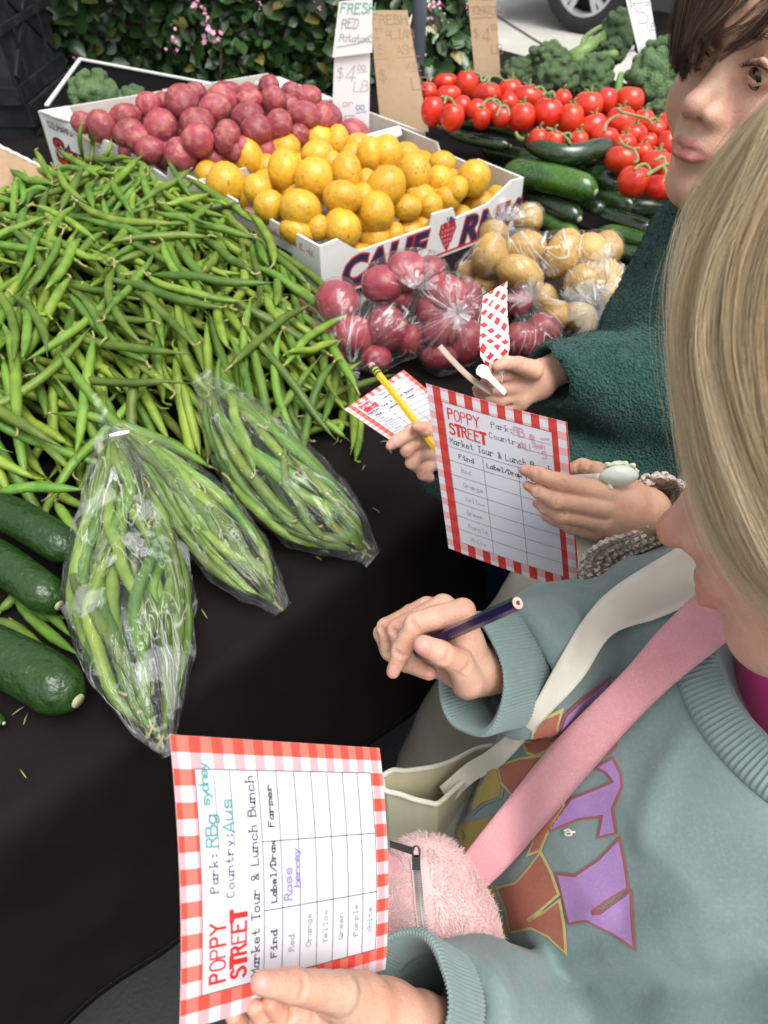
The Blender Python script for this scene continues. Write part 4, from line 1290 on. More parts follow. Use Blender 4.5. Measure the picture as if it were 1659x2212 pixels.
root, b, g, W, Hh, nr = make_sign([(1006, -60), (1066, -62), (1082, 168), (1026, 166)], 1.86, 1.90, MT['brown_sign'], 'tall brown cardboard tomatoes price sign standing behind the tomatoes')
i_ = Ink(g)
z0 = Hh * (168 - 0) / 228.
i_.text('ROMA', .010, z0 + .020, .014, .0014, 0, adv=.85).text('FRESH', .006, z0 + .002, .016, .0014, 0, adv=.8).text('TOMATOES', .004, z0 - .024, .014, .0014, 0, adv=.62, jit=.06).line([(.004, z0 - .031), (.062, z0 - .029)], .0012, 0)
i_.text('$', .006, z0 - .066, .015, .0014, 0).text('4', .022, z0 - .076, .028, .0016, 0, slant=.15).text('00', .044, z0 - .052, .011, .0013, 0, adv=.75).text('LB', .042, z0 - .096, .017, .0014, 0, adv=.75)
i_.build('handwriting', [MT['pen_brown']], b)

root, b, g, W, Hh, nr = make_sign([(1336, -70), (1392, -74), (1424, 122), (1382, 126)], 1.86, 1.90, MT['white_sign'], 'white handwritten price sign stuck behind the broccoli heads')
z0 = Hh * .64
i_ = Ink(g)
i_.text('$', .004, z0 - .01, .014, .0012, 0).text('5', .016, z0 - .045, .040, .0016, 0).text('00', .042, z0 - .012, .010, .0012, 0, adv=.75).text('LB', .036, z0 - .060, .014, .0013, 0, adv=.75)
i_.build('handwriting', [MT['ink_grey']], b)
# ------------------------------------------------------------------ potatoes and tomatoes
ORD = ['first', 'second', 'third', 'fourth', 'fifth', 'sixth', 'seventh', 'eighth', 'ninth', 'tenth', 'eleventh', 'twelfth', 'thirteenth']


def blob_mesh(name, mat, seed, amp=.10, dents=3, nu=20, nv=14):
    r = np.random.default_rng(seed)
    V = []; Fs = []
    ks = r.normal(size=(4, 3)) * 1.5; ph = r.uniform(0, 6, 4)
    dd = [norm(r.normal(size=3)) for _ in range(dents)]
    for j in range(1, nv):
        t = math.pi * j / nv
        for i in range(nu):
            p = 2 * math.pi * i / nu
            V.append([math.sin(t) * math.cos(p), math.sin(t) * math.sin(p), math.cos(t)])
    V += [[0, 0, 1], [0, 0, -1]]
    V = np.array(V)
    f = 1 + amp * np.sin(V @ ks.T + ph).mean(1) * 1.6
    for d in dd:
        f -= 0.075 * np.exp(-((1 - V @ d) / .035))
    V = V * f[:, None]
    for j in range(nv - 2):
        for i in range(nu):
            k = (i + 1) % nu
            Fs.append((j * nu + i, (j + 1) * nu + i, (j + 1) * nu + k, j * nu + k))
    a, b = len(V) - 2, len(V) - 1
    for i in range(nu):
        k = (i + 1) % nu
        Fs.append((a, i, k)); Fs.append((b, (nv - 2) * nu + k, (nv - 2) * nu + i))
    o = obj(name, V, Fs, mat)
    me = o.data
    bpy.data.objects.remove(o)
    return me


def view_basis(p):
    """axes at p: right, up and towards the eye, for sizing a round fruit from the photograph"""
    z = norm(CAMP - p); x = norm(np.cross([0, 0, 1.0], z)); y = np.cross(z, x)
    return x, y, z


def place_round(name, me, c, rx, ry, rz, ang, spin, label, cat, group):
    o = bpy.data.objects.new(name, me)
    COL.objects.link(o)
    x, y, z = view_basis(c)
    ca, sa = math.cos(ang), math.sin(ang)
    X, Y = x * ca + y * sa, y * ca - x * sa
    B = Matrix(np.stack([X, Y, z], 1).tolist())
    S = Matrix.Diagonal((rx, ry, rz)).to_3x3()
    q = Matrix.Rotation(spin[0], 3, 'Z') @ Matrix.Rotation(spin[1], 3, 'X')
    M4 = (B @ S).to_4x4()
    # snap the spin to quarter turns about the view so that the outline keeps its size
    o.matrix_basis = Matrix.Translation(Vector(c)) @ (B @ S @ Matrix.Rotation(round(spin[0] / (math.pi / 2)) * math.pi / 2, 3, 'Z')).to_4x4() if abs(rx - ry) < 1e-9 else Matrix.Translation(Vector(c)) @ M4
    return tag(o, label, cat, group)


def rows_of(items, per):
    """order items into rows from the front of the pile (low in the photo) to its back; yields (row, place)"""
    idx = sorted(range(len(items)), key=lambda i: -items[i][1])
    out = [None] * len(items)
    for r in range(0, len(idx), per):
        row = sorted(idx[r:r + per], key=lambda i: items[i][0])
        for k, i in enumerate(row): out[i] = (r // per, k)
    return out


GROW = {'yellow_potato': 1.13, 'red_potato': 1.13, 'tomato': 1.16}


def inside_edge(p, quad, e):
    a, b = quad[e], quad[(e + 1) % 4]
    n = norm(np.array([-(b - a)[1], (b - a)[0], 0])); c = sum(quad) / 4
    if n @ (c - a) < 0: n = -n
    return n @ (p - a)


def pile(name, cat, crops, metas, hfun, what, where, group, per=8, sink=.35, fill=None):
    items = []
    for f, lst in crops:
        for t in lst:
            px, py, rx, ry = t[:4]
            ang = t[4] if len(t) > 4 else 0
            x, y = f(px, py)
            low = t[5] if len(t) > 5 else 0
            # what is half hidden behind others is as big as they are, only deeper in the pile
            m = 106
            gx, gy = max(0, m - rx), max(0, m - ry)
            low += .55 * max(gx, gy) * f.k * 1.25 / FPX
            rx, ry = min(rx, 168), min(ry, 168)
            items.append((x, y, max(rx, m) * f.k * GROW[name], max(ry, m) * f.k * GROW[name], ang, low))
    lab = rows_of(items, per)
    quad_ = fill[0] if fill else None
    made = []
    for i, (x, y, rx, ry, ang, low) in enumerate(items):
        z = .84
        for _ in range(8):
            p = PZ(x, y, z)
            z = 0.5 * z + 0.5 * (hfun((p[0] + p[1]) * C45, (p[1] - p[0]) * C45) - low)
        k = depth(p) / FPX
        for _ in range(40):                       # keep it inside the walls of its box
            if quad_ is None or (inside_edge(p, quad_, 0) > 1.08 * max(rx, ry) * k and inside_edge(p, quad_, 3) > .45 * max(rx, ry) * k): break
            z -= .003; p = PZ(x, y, z)
        r_, s_ = lab[i]
        label = f'{what}, {ORD[s_]} from left, {ORD[r_]} row from the front {where}'
        o = place_round(name, metas[i % len(metas)], p, rx * k, ry * k, .5 * (rx + ry) * k * .95, ang, (rng.uniform(0, 6), 0), label, cat, group)
        made.append((o, p, rx * k, ry * k))
    # those further down, seen in the gaps
    if fill:
        quad, n, drop, lab2 = fill
        for k in range(n):
            s, t = rng.uniform(.10, .90, 2)
            q = (quad[0] * (1 - s) + quad[1] * s) * (1 - t) + (quad[3] * (1 - s) + quad[2] * s) * t
            z = hfun((q[0] + q[1]) * C45, (q[1] - q[0]) * C45) - drop + rng.normal(0, .004)
            r = rng.uniform(.026, .032)
            place_round(name, metas[k % len(metas)], np.array([q[0], q[1], z]), r * 1.1, r, r, rng.uniform(-1, 1), (0, 0), lab2, cat, group)
    return made


A = crop(750, 480, 700); B = crop(1400, 480, 700)
ypot = [blob_mesh('yellow_potato', MT['yellow_potato'], 40 + i, .09, 3) for i in range(7)]
yc_ = sum(yc) / 4
ca_, cb_ = (yc_[0] + yc_[1]) * C45, (yc_[1] - yc_[0]) * C45


def hyel(a, b):
    return .850 + .044 * math.exp(-((a - ca_ + .05) ** 2 + (b - cb_ - .02) ** 2) / .022)


Y_A = [(235, 310, 162, 135), (320, 570, 178, 178), (165, 500, 95, 92), (530, 350, 125, 165, -.1), (700, 430, 62, 85, 0, .015), (630, 620, 125, 125), (735, 790, 125, 130),
       (1030, 805, 190, 158, -.35), (885, 260, 135, 125), (885, 470, 140, 172), (1180, 190, 152, 150), (1365, 205, 80, 140), (1190, 320, 145, 125), (1155, 530, 155, 160),
       (1320, 400, 55, 60, 0, .01), (1520, 330, 88, 80, 0, .01), (1462, 490, 130, 160), (1410, 712, 155, 138), (1405, 985, 182, 180), (1195, 990, 75, 110, 0, .02),
       (1000, 1030, 150, 80, -.4, .004), (1560, 225, 110, 72, .2)]
Y_B = [(135, 310, 85, 140), (290, 315, 135, 148), (470, 330, 125, 115), (540, 500, 148, 205, .18), (810, 400, 120, 105), (775, 535, 85, 95), (1105, 515, 135, 145),
       (940, 635, 95, 108), (855, 715, 122, 112), (1155, 785, 150, 128, .25), (1310, 705, 90, 70, 0, .01), (480, 805, 140, 112, -.08), (695, 785, 95, 108),
       (285, 590, 162, 158, .5), (95, 560, 60, 95, 0, .01), (190, 850, 172, 165), (60, 700, 80, 55, 0, .01), (750, 905, 132, 112), (985, 888, 112, 98), (495, 1040, 138, 125),
       (640, 960, 75, 95, 0, .015), (185, 1095, 155, 140), (150, 1190, 130, 85), (345, 1045, 60, 95, 0, .012), (20, 1245, 50, 60)]
pile('yellow_potato', 'potato', [(A, Y_A), (B, Y_B)], ypot, hyel, 'yellow potato', 'of its box', 'loose yellow potatoes in the white box', per=8, fill=(yc, 34, .038, 'yellow potato lower down in the box, seen between the top ones'))
C_ = crop(260, 280, 600); D_ = crop(800, 260, 600)
rpot = [blob_mesh('red_potato', MT['red_potato'], 80 + i, .10, 2) for i in range(7)]
rc_ = sum(rc) / 4
ra_, rb_ = (rc_[0] + rc_[1]) * C45, (rc_[1] - rc_[0]) * C45


def hred(a, b):
    return .890 + .042 * math.exp(-((a - ra_) ** 2 + (b - rb_ - .02) ** 2) / .03) + .06 * max(0, b - rb_)


R_C = [(185, 565, 112, 82), (398, 610, 140, 192, .12), (660, 480, 150, 100), (690, 690, 150, 142), (800, 735, 138, 118), (920, 850, 162, 142), (690, 885, 85, 55, 0, .005), (905, 375, 132, 132),
       (1065, 345, 70, 92, 0, .005), (1270, 350, 160, 160), (1395, 255, 118, 102), (1020, 610, 190, 172, -.2), (1430, 575, 212, 148, -.15), (1425, 765, 165, 155), (1255, 925, 182, 165, -.7)]
R_D = [(300, 295, 92, 88), (210, 370, 158, 135), (130, 470, 155, 138), (490, 315, 112, 62), (502, 370, 130, 92), (480, 565, 165, 142), (590, 700, 165, 152), (718, 225, 105, 95),
       (775, 372, 128, 130), (820, 645, 130, 142), (960, 300, 92, 85), (1132, 335, 142, 102), (1090, 545, 190, 132, -.15), (1300, 560, 102, 122), (270, 730, 122, 122), (228, 805, 108, 122),
       (1040, 745, 102, 92), (700, 925, 85, 105), (330, 925, 72, 62, 0, .005), (410, 875, 65, 48, 0, .005), (945, 440, 65, 62, 0, .01)]
pile('red_potato', 'potato', [(C_, R_C), (D_, R_D)], rpot, hred, 'red potato', 'of its box', 'loose red potatoes in the white box', per=8, fill=(rc, 34, .042, 'red potato lower down in the box, seen between the top ones'))


def tomato_mesh(seed):
    me = blob_mesh('tomato', MT['tomato'], seed, .035, 0, 24, 16)
    V = np.empty(len(me.vertices) * 3, np.float32); me.vertices.foreach_get('co', V); V = V.reshape(-1, 3)
    # ribbed shoulders and a dimple at the stem (+Y side, the top in view)
    th = np.arctan2(V[:, 2], V[:, 0]); up = np.clip(V[:, 1], 0, 1)
    V *= (1 - .02 * up * np.cos(5 * th + seed))[:, None]
    V[:, 1] -= .22 * np.exp(-((1 - V[:, 1]) / .10)) * (V[:, 1] > 0)
    me.vertices.foreach_set('co', V.ravel()); me.update()
    return me


tom = [tomato_mesh(120 + i) for i in range(5)]
E_ = crop(1640, 260, 550); F_ = crop(2150, 300, 550)


def htom(a, b):
    return .868 + .03 * math.exp(-((b - .95) / .2) ** 2) - .015 * max(0, (.7 - b) / .3)


T_E = [(345, 205, 130, 100), (595, 220, 128, 152), (140, 322, 95, 85), (380, 345, 132, 105), (190, 530, 120, 152), (425, 600, 125, 142), (545, 480, 70, 92), (830, 335, 160, 122),
       (1110, 300, 130, 132), (710, 525, 92, 82), (1310, 375, 152, 132), (1090, 445, 72, 62), (1250, 605, 142, 152), (1015, 605, 82, 75), (770, 620, 80, 55, 0, .005), (900, 540, 82, 82, 0, .008),
       (1550, 565, 172, 165), (1425, 405, 82, 102, 0, .01), (1620, 890, 102, 65), (1450, 865, 82, 45)]
T_F = [(290, 515, 132, 170), (190, 290, 62, 82, 0, .005), (490, 352, 160, 152), (715, 295, 112, 142), (990, 292, 152, 150), (550, 610, 152, 142, .4, .006), (880, 545, 162, 162), (1150, 530, 112, 122),
       (1040, 695, 142, 122), (1200, 785, 112, 105), (1300, 645, 82, 82), (1415, 565, 92, 92), (1425, 825, 112, 165), (690, 715, 152, 65), (925, 805, 132, 95), (900, 985, 172, 142),
       (1145, 915, 102, 65), (1300, 1040, 182, 152), (1040, 1245, 172, 182), (1350, 1315, 152, 132), (100, 765, 102, 85), (380, 765, 62, 52), (1475, 1205, 62, 85), (1560, 700, 110, 130), (1580, 1000, 120, 130), (1640, 1210, 120, 130)]
toms = pile('tomato', 'tomato', [(E_, T_E), (F_, T_F)], tom, htom, 'red vine tomato', 'of the tomato heap', 'red tomatoes on the vine', per=8)
for o, p, rx, ry in toms:                         # green star at the stem of those that show it
    if rng.uniform() < .55:
        x, y, z = view_basis(p)
        mb = MB(); top = p + y * ry * .80 + z * ry * .30
        nn = norm(y * .8 + z * .5)
        for k in range(5):
            a = k * 1.2566 + rng.uniform(-.2, .2)
            e1 = x; e2 = norm(np.cross(nn, x))
            u = e1 * math.cos(a) + e2 * math.sin(a)
            mb.add(*tube(spline([top, top + u * rx * .22 + nn * ry * .05, top + u * rx * .48 - nn * ry * .02 + nn * .002], 5), [.0018, .0022, .0018, .0012, .0004], 5))
        mb.add(*tube([top - nn * .002, top + nn * .008, top + nn * .013 + x * .004], [.002, .0016, .002], 6))
        mb.build('calyx', MT['vine'], o)


def vine(f, ptsl, label, lift=.035, r=.0026):
    mb = MB()
    for pts in ptsl:
        q = []
        for px, py in pts:
            x, y = f(px, py); z = .87
            for _ in range(6):
                p = PZ(x, y, z); z = htom((p[0] + p[1]) * C45, (p[1] - p[0]) * C45) + lift
            q.append(p)
        mb.add(*tube(spline(q, 14), np.linspace(r * 1.1, r * .8, 14), 6))
    tag(mb.build('tomato_vine', MT['vine']), label, 'vine', 'green tomato vines')


vine(E_, [[(700, 90), (760, 110), (770, 180)], [(780, 190), (870, 130), (980, 135), (1060, 190)], [(870, 140), (850, 200)]], 'green vine arching before the brown tomatoes sign')
vine(E_, [[(770, 480), (850, 400), (960, 410), (1000, 480), (950, 590)], [(990, 470), (1080, 490), (1100, 590)], [(900, 400), (960, 470)]], 'green vine loop above the longest upper zucchini')
vine(E_, [[(1400, 270), (1480, 250), (1530, 310), (1560, 330), (1620, 300), (1640, 370)], [(1500, 350), (1530, 310)]], 'green vine loop in front of the second broccoli head')
vine(E_, [[(290, 370), (350, 370), (420, 400), (460, 480)], [(350, 370), (330, 450)]], 'short green vine at the left end of the tomatoes')
vine(F_, [[(690, 660), (720, 560), (780, 500), (870, 460)], [(850, 390), (900, 430), (1000, 455), (1110, 480), (1220, 520), (1270, 580)], [(1230, 520), (1300, 500), (1340, 550)]], 'long pale vine branch across the middle tomatoes')
vine(F_, [[(870, 740), (920, 820), (1030, 860), (1110, 850)], [(1030, 860), (1080, 940), (1090, 1000), (1040, 1030)]], 'pale forked vine beside the dark curved zucchini')
vine(F_, [[(1050, 1110), (1110, 1060), (1190, 1050), (1240, 1130), (1200, 1180)], [(1200, 1180), (1330, 1090), (1420, 1050), (1500, 1050)], [(1400, 1080), (1430, 1160), (1410, 1260)], [(1420, 1050), (1400, 960)], [(1400, 960), (1280, 1000)]], 'pale branching vine on the lowest tomatoes')
vine(F_, [[(0, 620), (90, 640), (180, 690), (250, 740), (290, 800)], [(200, 690), (280, 680), (300, 740)], [(90, 640), (80, 700)]], 'curly green vine behind the dark curved zucchini', lift=.012)


# ------------------------------------------------------------------ zucchini and cucumbers
def zucchini(pts, rpx, zs, mat, label, stem=0, group='zucchini in front of the tomatoes', name='zucchini', cat='zucchini', taper=(.72, .9), prof=None):
    """pts in the photo, zs heights; stem: 0 = stalk at the start, 1 = at the end, None = hidden"""
    q = [PZ(x, y, z) for (x, y), z in zip(pts, zs)]
    n = 26
    c = spline(q, n)
    k = np.array([depth(p) for p in c]) / FPX
    t = np.linspace(0, 1, n)
    r = rpx * k * (taper[0] + (1 - taper[0]) * np.sin(np.clip(t * 1.25, 0, 1) * math.pi / 2))
    if stem == 1: r = rpx * k * (taper[0] + (1 - taper[0]) * np.sin(np.clip((1 - t) * 1.25, 0, 1) * math.pi / 2))
    r = np.concatenate([[.30, .62, .85, .96], np.ones(n - 8), [.96, .86, .66, .36]]) * r
    rm = lambda th, i: 1 + .016 * np.cos(5 * th) + .008 * np.cos(10 * th + 1)
    o = obj(name, *tube(c, r, 20, rmod=rm), mat)
    tag(o, label, cat, group)
    T = norm(c[1] - c[0]), norm(c[-1] - c[-2])
    blossom_end = -1 if stem in (0, None) else 0
    d = T[1] if blossom_end == -1 else -T[0]
    e = c[blossom_end]
    if stem is not None or True:
        obj('blossom_scar', *tube([e - d * .002, e + d * .0012], [r[blossom_end] * .85, r[blossom_end] * .7], 12), MT['stem_cut'], o)
    if stem is not None:
        s0 = 0 if stem == 0 else -1
        d = -T[0] if stem == 0 else T[1]
        L = rpx * k[0] * 1.3
        st = obj('stalk', *tube(spline([c[s0] - d * .002, c[s0] + d * L * .6, c[s0] + d * L + [0, 0, L * .25]], 8), np.linspace(r[s0] * 1.1, r[s0] * .8, 8), 10, rmod=lambda th, i: 1 + .14 * np.cos(5 * th)), MT['green_stem'], o)
    return o


G_ = crop(1900, 0, 850)
DZ = MT['zucchini']
zucchini([(948, 273), (1000, 296), (1050, 306), (1103, 315)], 13.5, (.845, .845, .845, .845), DZ, 'thin dark zucchini nearest the brown squash sign', 0, taper=(.6, .9))
zucchini([(985, 262), (1040, 268), (1090, 278), (1128, 292)], 16.5, (.86, .86, .86, .862), DZ, 'straight dark zucchini lying just under the left tomatoes', 1, taper=(.8, .9))
zucchini([(1132, 303), (1180, 325), (1240, 334), (1326, 314)], 24, (.87, .87, .868, .87), MT['zucchini'], 'curved almost black zucchini on top of the others', 0, taper=(.62, .9))
zucchini([(1090, 366), (1160, 380), (1220, 393), (1287, 416)], 31, (.835, .835, .835, .832), MT['zucchini_bright'], 'thick bright green zucchini beside the corner of the yellow potato box', None, taper=(.9, .9))
zucchini([(1180, 352), (1250, 368), (1338, 402)], 24, (.825, .825, .825), DZ, 'dark zucchini ending behind the bright green one', None)
zucchini([(1120, 420), (1190, 442), (1252, 474)], 25, (.79, .79, .79), DZ, 'dark zucchini under the bright green one, left of the pair below it', None)
zucchini([(1210, 425), (1260, 440), (1306, 462)], 23, (.785, .785, .785), DZ, 'short dark zucchini under the bright green one, right of the pair below it', None)
zucchini([(1130, 462), (1185, 478), (1245, 512)], 22, (.765, .765, .765), MT['zucchini_bright'], 'green zucchini almost covered by the bagged yellow potatoes', None)
zucchini([(1352, 448), (1420, 452), (1500, 466), (1580, 500)], 27, (.80, .80, .80, .80), DZ, 'large pale topped zucchini in front of the lowest tomatoes', None)
zucchini([(1296, 495), (1360, 512), (1420, 536), (1490, 572)], 21, (.785, .785, .785, .785), MT['zucchini_bright'], 'long bright green zucchini behind the bagged yellow potatoes', None)
zucchini([(1320, 540), (1380, 556), (1450, 590)], 22, (.775, .775, .775), DZ, 'dark zucchini between the long green one and the knit sweater', None)
zucchini([(1330, 588), (1390, 602), (1450, 640)], 22, (.77, .77, .77), DZ, 'dark zucchini nearest the teal knit sweater', None)
zucchini([(1255, 408), (1310, 428), (1372, 452)], 22, (.80, .80, .80), DZ, 'dark zucchini lying between the bright green one and the lowest tomatoes', None)
zucchini([(1290, 462), (1340, 476), (1410, 500)], 22, (.782, .782, .782), DZ, 'dark zucchini under the large pale topped one', None)
zucchini([(1120, 338), (1160, 352), (1230, 360)], 20, (.825, .825, .825), DZ, 'dark zucchini in the shade under the curved black one', None)
zucchini([(1040, 322), (1100, 334), (1150, 346)], 18, (.81, .81, .81), DZ, 'dark zucchini lowest under the thin one by the box wall', None)
# leaf litter and crushed leaves of the zucchini stand are left out of sight; a low green crate carries them
q = [PZ(930, 262, .80), PZ(1150, 330, .80), PZ(1250, 250, .82), PZ(1120, 200, .82)]
# black tray carrying tomatoes and zucchini
tray = [AB(1.16, 1.42, .80), AB(1.16, .42, .775), AB(1.85, .42, .80), AB(1.85, 1.42, .82)]
mb = MB(); nrm_up = np.array([0, 0, 1.0])
mb.add(np.array(tray + [v * [1, 1, 0] + [0, 0, TZ - .001] for v in tray]), [(0, 1, 2, 3), (7, 6, 5, 4)] + [(i, 4 + i, 4 + (i + 1) % 4, (i + 1) % 4) for i in range(4)])
tag(mb.build('display_riser', MT['black_cloth'], smooth=False), 'low black riser carrying the tomatoes and broccoli', 'riser')

Q_ = crop(0, 1900, 400, 804)
CK = MT['cucumber']


def cuke(pts, rr, zs, label, **k):
    return zucchini(pts, rr, zs, CK, label, None, 'large green cucumbers on the black cloth', 'cucumber', 'cucumber', taper=(.93, .93))


cuke([(-60, 1092), (20, 1112), (90, 1150), (165, 1200)], 42, (.805, .802, .80, .79), 'uppermost green cucumber, running in under the front bag of beans')
cuke([(-80, 1168), (0, 1213), (60, 1256), (128, 1308)], 44, (.785, .785, .785, .782), 'striped middle cucumber, lying between the two others')
cuke([(-110, 1372), (-20, 1408), (70, 1452), (168, 1514)], 62, (.79, .79, .789, .786), 'largest dark cucumber with a pale scar, nearest the table edge')
cuke([(-90, 1515), (-40, 1535), (8, 1562)], 14, (.765, .765, .765), 'thin cucumber end peeping in below the largest one')


# ------------------------------------------------------------------ broccoli
def broccoli_variant(seed):
    r = np.random.default_rng(seed)
    lob = []
    for i in range(70):
        d = norm(r.normal(size=3) * [1, 1, .8] + [0, 0, .35])
        lob.append((d * r.uniform(.62, .80), r.uniform(.13, .22)))
    fl = []
    for i in range(190):
        c, rr = lob[r.integers(len(lob))]
        fl.append((c + norm(r.normal(size=3) + c * 1.2) * rr * .95, r.uniform(.045, .075)))
    def fn(Q):
        F = ball(Q, (0, 0, 0), .68)
        for c, rr in lob: F = smin(F, ball(Q, c, rr), .075)
        F = F + .012 * wob(Q, 30, seed) + .010 * wob(Q, 55, seed + 1)
        return F
    V, Qd = sdf_mesh(fn, (-1.15, -1.15, -1.15), (1.15, 1.15, 1.15), .036)
    o = obj('broccoli', relax(V, Qd, 1), Qd, MT['broccoli'])
    me = o.data; bpy.data.objects.remove(o)
    return me


brocs = [broccoli_variant(300 + i) for i in range(3)]


def broccoli(x, y, rx, ry, z, label, i, stem=None, ang=0):
    p = PZ(x, y, z); k = depth(p) / FPX
    o = place_round('broccoli', brocs[i % 3], p, rx * k, ry * k, (rx + ry) / 2 * k, ang, (0, 0), label, 'broccoli', 'dark green broccoli heads')
    if stem:
        mb = MB()
        for s in stem:
            q = [PZ(sx, sy, z + dz) for sx, sy, dz in s[:-1]]
            mb.add(*tube(spline(q, 8), np.linspace(s[-1], s[-1] * .7, 8) * k, 9, rmod=lambda th, i: 1 + .08 * np.cos(4 * th)))
        mb.build('stem', MT['green_stem'], o)
    return o


broccoli(1118, 160, 42, 38, .885, 'darkest broccoli head right of the tomatoes sign', 0)
broccoli(1183, 130, 52, 42, .91, 'dark broccoli head at the back left, with a leaf tip', 1, stem=[[(1170, 105, .02), (1178, 88, .03), 3]])
broccoli(1204, 168, 52, 42, .89, 'grey green broccoli head just above the middle tomatoes', 2)
broccoli(1338, 74, 46, 56, .925, 'tallest broccoli lying on its side with a long pale stem', 0, ang=.3, stem=[[(1232, 128, -.03), (1270, 104, -.01), (1318, 70, .0), 17], [(1236, 134, -.03), (1280, 128, -.02), (1330, 118, .0), 13], [(1256, 110, -.02), (1266, 80, .0), (1300, 56, 0), 7]])
broccoli(1322, 112, 36, 32, .91, 'small broccoli head under the tallest one', 1)
broccoli(1284, 160, 48, 44, .895, 'speckled broccoli head in the middle of the heap', 2)
broccoli(1408, 174, 66, 72, .895, 'largest grey green broccoli head beside the girl with dark hair', 0, stem=[[(1333, 212, -.01), (1337, 180, .0), (1342, 160, .01), 9]])
broccoli(1430, 116, 46, 40, .92, 'bright green broccoli head at the foot of the white sign', 1)
broccoli(1284, 198, 40, 25, .87, 'low broccoli head half hidden by the highest tomatoes', 1)
broccoli(1430, 240, 38, 26, .87, 'low broccoli head below the largest one', 2)
broccoli(1392, 96, 26, 22, .90, 'dark broccoli head in shade at the back', 0)
broccoli(1240, 170, 30, 40, .865, 'broccoli head in deep shade between the others', 1)
broccoli(203, 204, 58, 54, .869, 'bright broccoli head in the black box behind the red potatoes', 2, ang=.4)
broccoli(290, 222, 42, 40, .861, 'dull dark broccoli in the black box, touching the red potatoes', 0)
broccoli(245, 232, 36, 26, .856, 'low broccoli in the black box between the two heads', 1)
tag(obj('torn_board', *prism([PY(350, 192, 1.72), PY(400, 186, 1.72), PY(406, 206, 1.71), PY(352, 212, 1.71)], (0, .003, -.002)), MT['cardboard'], smooth=False), 'torn scrap of brown cardboard behind the red potatoes', 'cardboard scrap')


# ------------------------------------------------------------------ the heap of green beans
GA0, GA1, GB0, GB1, GS = -.40, .76, .44, 1.56, .004
na_, nb_ = int((GA1 - GA0) / GS), int((GB1 - GB0) / GS)


def heap(a, b):
    d1 = (a - .52) * .447 + (b - .528) * .894
    d2 = (a - .52) * -.849 + (b - .545) * .53
    d3 = (1.50 - b) * 1.0
    d4 = (.76 - a) * 2.2
    d = np.minimum(np.minimum(np.minimum(d1, d2), d3), d4)
    h = TZ + .115 * (1 - np.exp(-np.maximum(d, 0) / .10)) - .10 * np.clip(b - 1.15, 0, 1) * 0.5
    return np.where(d > 0, h, TZ)


ga = GA0 + GS * (np.arange(na_) + .5); gb = GB0 + GS * (np.arange(nb_) + .5)
GAm, GBm = np.meshgrid(ga, gb, indexing='ij')
TGT = heap(GAm, GBm)
HF = np.maximum(TZ, TGT - .050)


def hf_at(a, b):
    i = np.clip(((a - GA0) / GS).astype(int), 0, na_ - 1); j = np.clip(((b - GB0) / GS).astype(int), 0, nb_ - 1)
    return i, j


disc = [(i, j) for i in range(-2, 3) for j in range(-2, 3) if i * i + j * j <= 4]
beans = []
tries = 0
box_a = lambda b: .700 - .028 * np.clip((b - 1.16) / .36, 0, 1) * 2.6 - .012
while len(beans) < 2100 and tries < 22000:
    tries += 1
    a = rng.uniform(GA0, .70); b = rng.uniform(.50, 1.48)
    i, j = int((a - GA0) / GS), int((b - GB0) / GS)
    if TGT[min(i, na_ - 1), min(j, nb_ - 1)] < TZ + .012 or HF[min(i, na_ - 1), min(j, nb_ - 1)] > TGT[min(i, na_ - 1), min(j, nb_ - 1)] - .004:
        continue
    L = rng.uniform(.135, .195) * (1 if rng.uniform() > .12 else .6); r = rng.uniform(.0050, .0066)
    th = rng.normal(1.42 - .5 * min(1, max(0, (a - .25) / .35)), .54)
    kap = rng.normal(0, 2.8)
    s = np.linspace(-.5, .5, 11) * L
    an = th + kap * s + rng.normal(0, 1.2) * np.abs(s)
    da = np.cumsum(np.cos(an)) * L / 10; db = np.cumsum(np.sin(an)) * L / 10
    pa = a + da - da[5]; pb = b + db - db[5]
    if (pa > box_a(pb) - r).any() or (pb < .452).any() or (pb > 1.52).any(): continue
    if (pa > 1.0).any(): continue
    ii, jj = hf_at(pa, pb)
    h = HF[ii, jj] + r
    # a stiff rod resting on what lies below, allowed to sag a little
    m = np.polyfit(s, h, 1)[0]; m = np.clip(m, -.5, .5)
    z0 = (h - m * s).max()
    rod = z0 + m * s
    sag = np.convolve(np.pad(h, 2, 'edge'), np.ones(5) / 5, 'valid')
    z = np.maximum(.55 * rod + .45 * np.maximum(sag, rod - .02), h - .002)
    z = np.convolve(np.pad(z, 1, 'edge'), [.25, .5, .25], 'valid')
    if z.max() > TGT[ii, jj].max() + .030: continue
    beans.append((pa, pb, z, r, L))
    for di, dj in disc:
        I = np.clip(ii + di, 0, na_ - 1); J = np.clip(jj + dj, 0, nb_ - 1)
        HF[I, J] = np.maximum(HF[I, J], z + r * .55)
# a second pass lays some beans loosely on top, as at a stall
TIP = 2


